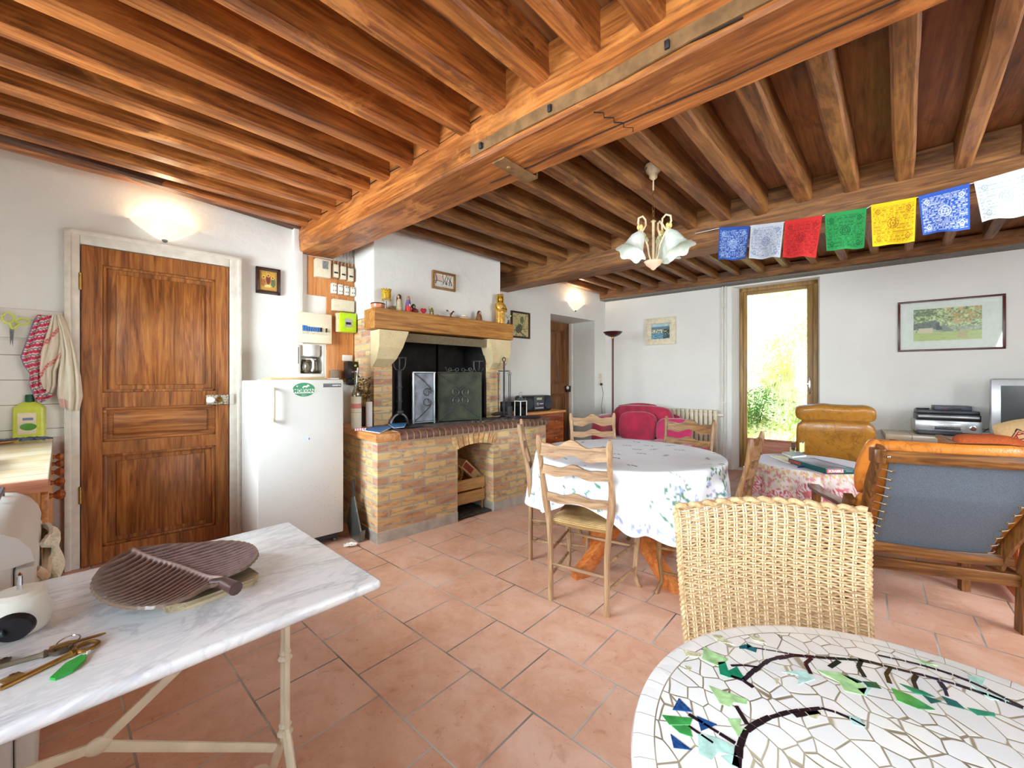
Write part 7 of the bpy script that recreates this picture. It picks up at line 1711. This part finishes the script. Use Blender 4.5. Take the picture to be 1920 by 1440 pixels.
m = MB(); vs = [(-.33, -.33, .02), (.33, -.33, .02), (.33, -.33, .54), (-.33, -.33, .54), (-.20, .0, .08), (.20, .0, .08), (.20, .0, .40), (-.20, .0, .40)]; m.add(vs, [(0, 3, 2, 1), (4, 5, 6, 7), (0, 1, 5, 4), (1, 2, 6, 5), (2, 3, 7, 6), (3, 0, 4, 7)]); part('rear_housing', m, SILVER_PLASTIC, T)
for k, x in enumerate((-.22, -.10, -.06, -.02)):
    m = MB(); m.at((x, -.40, .05), (PI/2, 0, 0)); r = .016 if k == 0 else .008; m.lathe([(r, 0), (r*.9, .006), (0, .007)], 16); part('button', m, CHROME, T)

# ---------------------------------------------------------------- chandelier
hx, hy = (1225-960)/FPX*2.74, 2.74
CH = thing('chandelier', 'cream metal chandelier with three frosted tulip shades hanging over the dining table', 'chandelier', (hx, hy, 0), .35)
CRM = plain('cream_enamel', srgb(236, 214, 176), .4, var=.10, scale=18)
zc = 2.66
m = MB(); m.lathe([(.0, zc), (.052, zc), (.056, zc-.018), (.046, zc-.045), (.028, zc-.062), (.026, zc-.085), (.012, zc-.098), (.0, zc-.10)], 28)
part('ceiling_cup', m, CRM, CH)
m = MB(); m.tube([(0, 0, zc-.09), (0, 0, zc-.17)], .005, 8); part('rod', m, CRM, CH)
for k in range(6):
    z0 = zc-.175-.033*k; m = MB(); n = 14
    m.tube([((.008*math.cos(2*PI*i/n)) if k % 2 else 0, (0 if k % 2 else .008*math.cos(2*PI*i/n)), z0-.018+.020*math.sin(2*PI*i/n)) for i in range(n)], .0022, 6, closed=True); part('chain_link', m, BRASS, CH)
zt_ = zc-.375; zb_ = 1.955
m = MB(); m.tube([(0, 0, zt_), (0, 0, zb_+.04)], .009, 10); m.lathe([(.004, 0), (.018, .006), (.008, .016)], 12, c=(0, 0, zt_-.01)); part('stem', m, CRM, CH)
m = MB(); m.lathe([(0, -.032), (.012, -.026), (.02, -.016), (.045, .004), (.060, .028), (.056, .030), (.03, .012), (0, .006)], 32, c=(0, 0, zb_+.03)); part('bottom_bowl', m, plain('peach_cream', srgb(240, 206, 176), .4, var=.1, scale=14), CH)
FROST = NT('frosted_glass'); FROST.col(FROST.ramp(FROST.noise(FROST.obj(), 16, 3), [(.35, srgb(206, 222, 206)), (.65, srgb(244, 244, 238))])); FROST.rm(.35); FROST.b.inputs['Subsurface Weight'].default_value = 0
for k, a in enumerate((math.radians(178), math.radians(-62), math.radians(22))):
    c_, s_ = math.cos(a), math.sin(a)
    def pt(r, z): return (c_*r, s_*r, zb_+z)
    m = MB(); m.tube([pt(.012, .04), pt(.035, .10), pt(.045, .16), pt(.070, .21), pt(.095, .255), pt(.120, .30), pt(.115, .335), pt(.085, .35), pt(.062, .33), pt(.060, .295), pt(.080, .26), pt(.105, .235)], .0065, 8); A = part('arm', m, CRM, CH)
    m = MB()
    for q in range(4): an = 2*PI*q/4; m.ell((c_*.105+.012*math.cos(an), s_*.105+.012*math.sin(an), zb_+.275), (.011, .011, .016), 8, 6)
    part('flower_bud', m, plain('bud', srgb(238, 206, 130), .5, var=.1), A)
    m = MB(); 
    ax = Vector((c_*.45, s_*.45, -.89)).normalized(); q = ax.to_track_quat('Z', 'Y').to_matrix().to_4x4()
    n = 36; prof = [(.012, 0), (.028, .006), (.046, .035), (.054, .07), (.062, .105), (.076, .135), (.096, .155)]; vs = []; fs = []
    for i, (r, z) in enumerate(prof):
        for j in range(n): an = 2*PI*j/n; w = 1+(.09*math.cos(an*6))*(i/6)**2; vs.append((r*w*math.cos(an), r*w*math.sin(an), z+.008*math.cos(an*6)*(i/6)**3))
    for i in range(len(prof)-1):
        for j in range(n): fs.append((i*n+j, i*n+(j+1) % n, (i+1)*n+(j+1) % n, (i+1)*n+j))
    m.T = Matrix.Translation(pt(.105, .235)) @ q; m.add(vs, fs); part('tulip_shade', m, FROST.m, CH)
    m = MB(); m.T = Matrix.Translation(pt(.105, .235)) @ q; m.lathe([(.018, -.012), (.022, .0), (.016, .012), (.013, .06), (0, .066)], 14); part('bulb_holder', m, CRM, CH)
    m = MB()
    for lf in range(3):
        b = pt(.05+.02*lf, .17+.03*lf); m.add([b, (b[0]+.02, b[1]+.005, b[2]+.03), (b[0]+.006, b[1]+.012, b[2]+.055), (b[0]-.012, b[1]+.004, b[2]+.03)], [(0, 1, 2, 3)])
    part('leaf', m, plain('leaf_enamel', srgb(186, 204, 150), .5), A)
m = MB(); m.tube([(-.05, 0, zc-.02), (-.075, .0, zc-.06), (-.10, .01, zc-.055)], .003, 6); part('wire', m, IRON_L, CH)

# ---------------------------------------------------------------- prayer flags
def fl_s(u, v):      # pixel -> (s, z) on the plane just in front of the second beam
    nF = 3.615; t_ = (u-960)/FPX; y = nF/(.6608*t_+.7505); x = t_*y; return .7505*x-.6608*y, HCAM+(CYH-v)/FPX*y
FL = [('blue', (44, 84, 168), (168, 190, 226), [(1349, 428), (1406, 425), (1400, 487), (1348, 489)], 'dark blue prayer flag, first from the left on the string'),
      ('grey white', (198, 202, 212), (126, 140, 176), [(1408, 424), (1470, 417), (1464, 484), (1406, 487)], 'greyish white prayer flag between the dark blue and the red ones'),
      ('red', (206, 44, 40), (150, 24, 30), [(1472, 416), (1542, 405), (1530, 483), (1468, 484)], 'plain red prayer flag, third on the string'),
      ('green', (44, 150, 78), (16, 96, 50), [(1547, 403), (1625, 391), (1620, 466), (1550, 472)], 'green prayer flag between the red and yellow ones'),
      ('yellow', (240, 200, 24), (176, 120, 16), [(1633, 386), (1718, 371), (1714, 455), (1636, 464)], 'yellow prayer flag with orange printing on the string'),
      ('blue', (50, 92, 184), (206, 216, 240), [(1722, 370), (1818, 345), (1818, 432), (1730, 441)], 'bright blue prayer flag between the yellow and the large white ones'),
      ('white', (232, 236, 232), (176, 190, 196), [(1826, 343), (1940, 311), (1940, 403), (1840, 418)], 'large white prayer flag cut by the right edge of the view')]
random.seed(33)
string = []
for i, (nm, c, ink, q, lab) in enumerate(FL):
    tl_, tr_, br_, bl_ = [fl_s(*p) for p in q]; o = (tl_[0], tl_[1]); string += [tl_, tr_]
    T = thing('prayer_flag', lab, 'flag', (*ft(tl_[0], 3.610), tl_[1]), AT, 'printed prayer flags on a string')
    c_, k_ = srgb(*c), srgb(*ink); rnd = random.Random(i)
    glyph = [[rnd.random() for _ in range(80)] for _ in range(40)]
    def col(u, v):
        h = 1-v; x, y = u, h
        if min(x, 1-x) < .05 or h < .08 or h > .95: return c_
        if (.10 < x < .22 or .78 < x < .90) and (.12 < y < .26 or .76 < y < .9): d = math.hypot((x-(.16 if x < .5 else .84))/.06, (y-(.19 if y < .5 else .83))/.07); return k_ if .55 < d < 1 or d < .3 else c_
        cx = math.hypot((x-.5)/.13, (y-.5)/.13)
        if cx < 1.15: return k_ if (.85 < cx < 1.05 or .45 < cx < .65 or cx < .2 or (cx < .85 and fbm(x*40, y*40, i) > .58)) else c_
        row = int(y*26); 
        if (y*26) % 1 < .58 and glyph[row % 40][int(x*44) % 80] > .36: return lerp(c_, k_, .85)
        return c_
    def f(u, v):
        top = (tl_[0]+(tr_[0]-tl_[0])*u, tl_[1]+(tr_[1]-tl_[1])*u); bot = (bl_[0]+(br_[0]-bl_[0])*u, bl_[1]+(br_[1]-bl_[1])*u)
        s_ = bot[0]+(top[0]-bot[0])*v; z = bot[1]+(top[1]-bot[1])*v; k = 1-v
        return (s_-tl_[0], -.012*math.sin(u*7+i*2)*k-.02*k, z-tl_[1]+.004*math.sin(u*9+i)*k)
    m = MB(); m.sheet(f, 60, 64, .0012, colfn=col); part('cloth', m, vcol('flag_cotton', .9), T, smooth=60)
    m = MB(); m.tube([(0, -.001, 0), (tr_[0]-tl_[0], -.001, tr_[1]-tl_[1])], .004, 6); part('hem', m, plain('hem_%d' % i, c_, .9), T)
p0 = fl_s(1303, 438); string = [p0]+string; o = p0
m = MB(); m.tube([(s_-o[0], .001, z-o[1]) for s_, z in string], .0022, 6)
solo('flag_string', m, WHITE_PAPER, 'white string along the beam carrying the prayer flags', 'string', (*ft(o[0], 3.612), o[1]), AT)
# outside: the sunlit bank beyond the glass door
random.seed(5)
def m_bank():
    t = NT('grassy_bank'); v = t.obj(); f = t.noise(v, 1.6, 5, .65, 1); g = t.noise(v, 14, 4, .7)
    c = t.ramp(f, [(.35, srgb(120, 150, 60)), (.5, srgb(206, 206, 160)), (.65, srgb(230, 226, 200))]); c = t.mix(t.math('MULTIPLY', g, .5), c, srgb(150, 170, 84)); t.col(c); t.rm(.95); t.bump(g, .8, .05); return t.m
m = MB()
def bank(u, v):
    s_ = -5+12*u; d = -.35-9*v; h = -.12+max(0, (v-.12))*5.0*1.1+.25*fbm(s_*.7, d*.7)-.1
    x, y = fb(s_, d); return (x, y, h if v > .12 else -.12)
m.sheet(bank, 40, 40); GRD = struct('ground', m, m_bank())
LEAF = [plain('leaf_green', srgb(132, 172, 64), .6, var=.3, scale=3), plain('leaf_yellow', srgb(206, 212, 128), .6, var=.25, scale=3), plain('leaf_dark', srgb(60, 110, 34), .6, var=.3, scale=3), plain('dry_grass', srgb(226, 214, 176), .8, var=.1)]
def bush(s_, d, zb, r, h, n, mat, kind, label):
    m = MB()
    for i in range(n):
        a, b, c = random.gauss(0, .45), random.gauss(0, .45), random.random()
        px, py, pz = a*r, b*r, zb+c*h*(1-.35*min(1, abs(a)))
        L = random.uniform(.035, .075); an = random.random()*2*PI; ti = random.uniform(-.9, .9)
        dx, dy, dz = math.cos(an)*math.cos(ti), math.sin(an)*math.cos(ti), math.sin(ti); wx, wy = -math.sin(an), math.cos(an)
        m.add([(px, py, pz), (px+dx*L*.5+wx*L*.3, py+dy*L*.5+wy*L*.3, pz+dz*L*.5), (px+dx*L, py+dy*L, pz+dz*L), (px+dx*L*.5-wx*L*.3, py+dy*L*.5-wy*L*.3, pz+dz*L*.5+.01)], [(0, 1, 2, 3)])
    for i in range(10):
        a = random.random()*2*PI; m.tube([(0, 0, zb-.3), (math.cos(a)*r*.3, math.sin(a)*r*.3, zb+h*.5), (math.cos(a)*r*.6, math.sin(a)*r*.6, zb+h*.95)], [.012, .008, .003], 4)
    x, y = fb(s_, d); return solo('garden_shrub', m, LEAF[mat], label, 'shrub', (x, y, 0), 0, 'shrubs on the bank outside', smooth=0)
def bz(d): v = (-d-.35)/9; return -.12+max(0, v-.12)*5.5-.1
for q, (s_, d, r, h, n, mat, lab) in enumerate([
    (1.8, -2.3, .45, .8, 1500, 2, 'low dark green bush outside at the lower left of the glass door'), (2.95, -2.2, .45, .7, 1500, 1, 'yellow green bush outside at the lower right of the glass door'),
    (2.2, -3.6, .6, 1.1, 1700, 1, 'pale leafy bush halfway up the bank behind the door glass'), (3.6, -3.8, .55, 1.3, 1700, 0, 'tall green bush outside near the door handle side'),
    (3.0, -5.2, .9, .9, 1500, 1, 'yellowish bush high on the bank outside'), (3.6, -7.6, 1.0, 1.2, 1500, 0, 'green bush at the top of the bank outside, upper edge of the glass')]):
    bush(s_, d, bz(d), r, h, n, mat, q, lab)
def grass(n, rng, zf, mat, label, name='grass'):
    m = MB()
    for i in range(n):
        s_ = random.uniform(*rng[0]); d = random.uniform(*rng[1]); x, y = fb(s_, d); z = zf(d); h = random.uniform(.12, .4)*rng[2]; a = random.random()*6.28; w = .008
        dx, dy = random.gauss(0, .08), random.gauss(0, .08)
        m.add([(x-w*math.cos(a), y-w*math.sin(a), z-.05), (x+w*math.cos(a), y+w*math.sin(a), z-.05), (x+dx, y+dy, z+h)], [(0, 1, 2)])
    part(name, m, mat, GRD, label, 'stuff', smooth=0)
grass(9000, ((.8, 4.6), (-3.0, -.6), .8), lambda d: max(-.12, bz(d)), LEAF[0], 'fresh green grass outside along the foot of the glass door')
grass(9000, ((1.0, 6.5), (-8.5, -2.8), 1.6), bz, LEAF[3], 'bleached dry grass covering the bank outside', 'dry_grass')
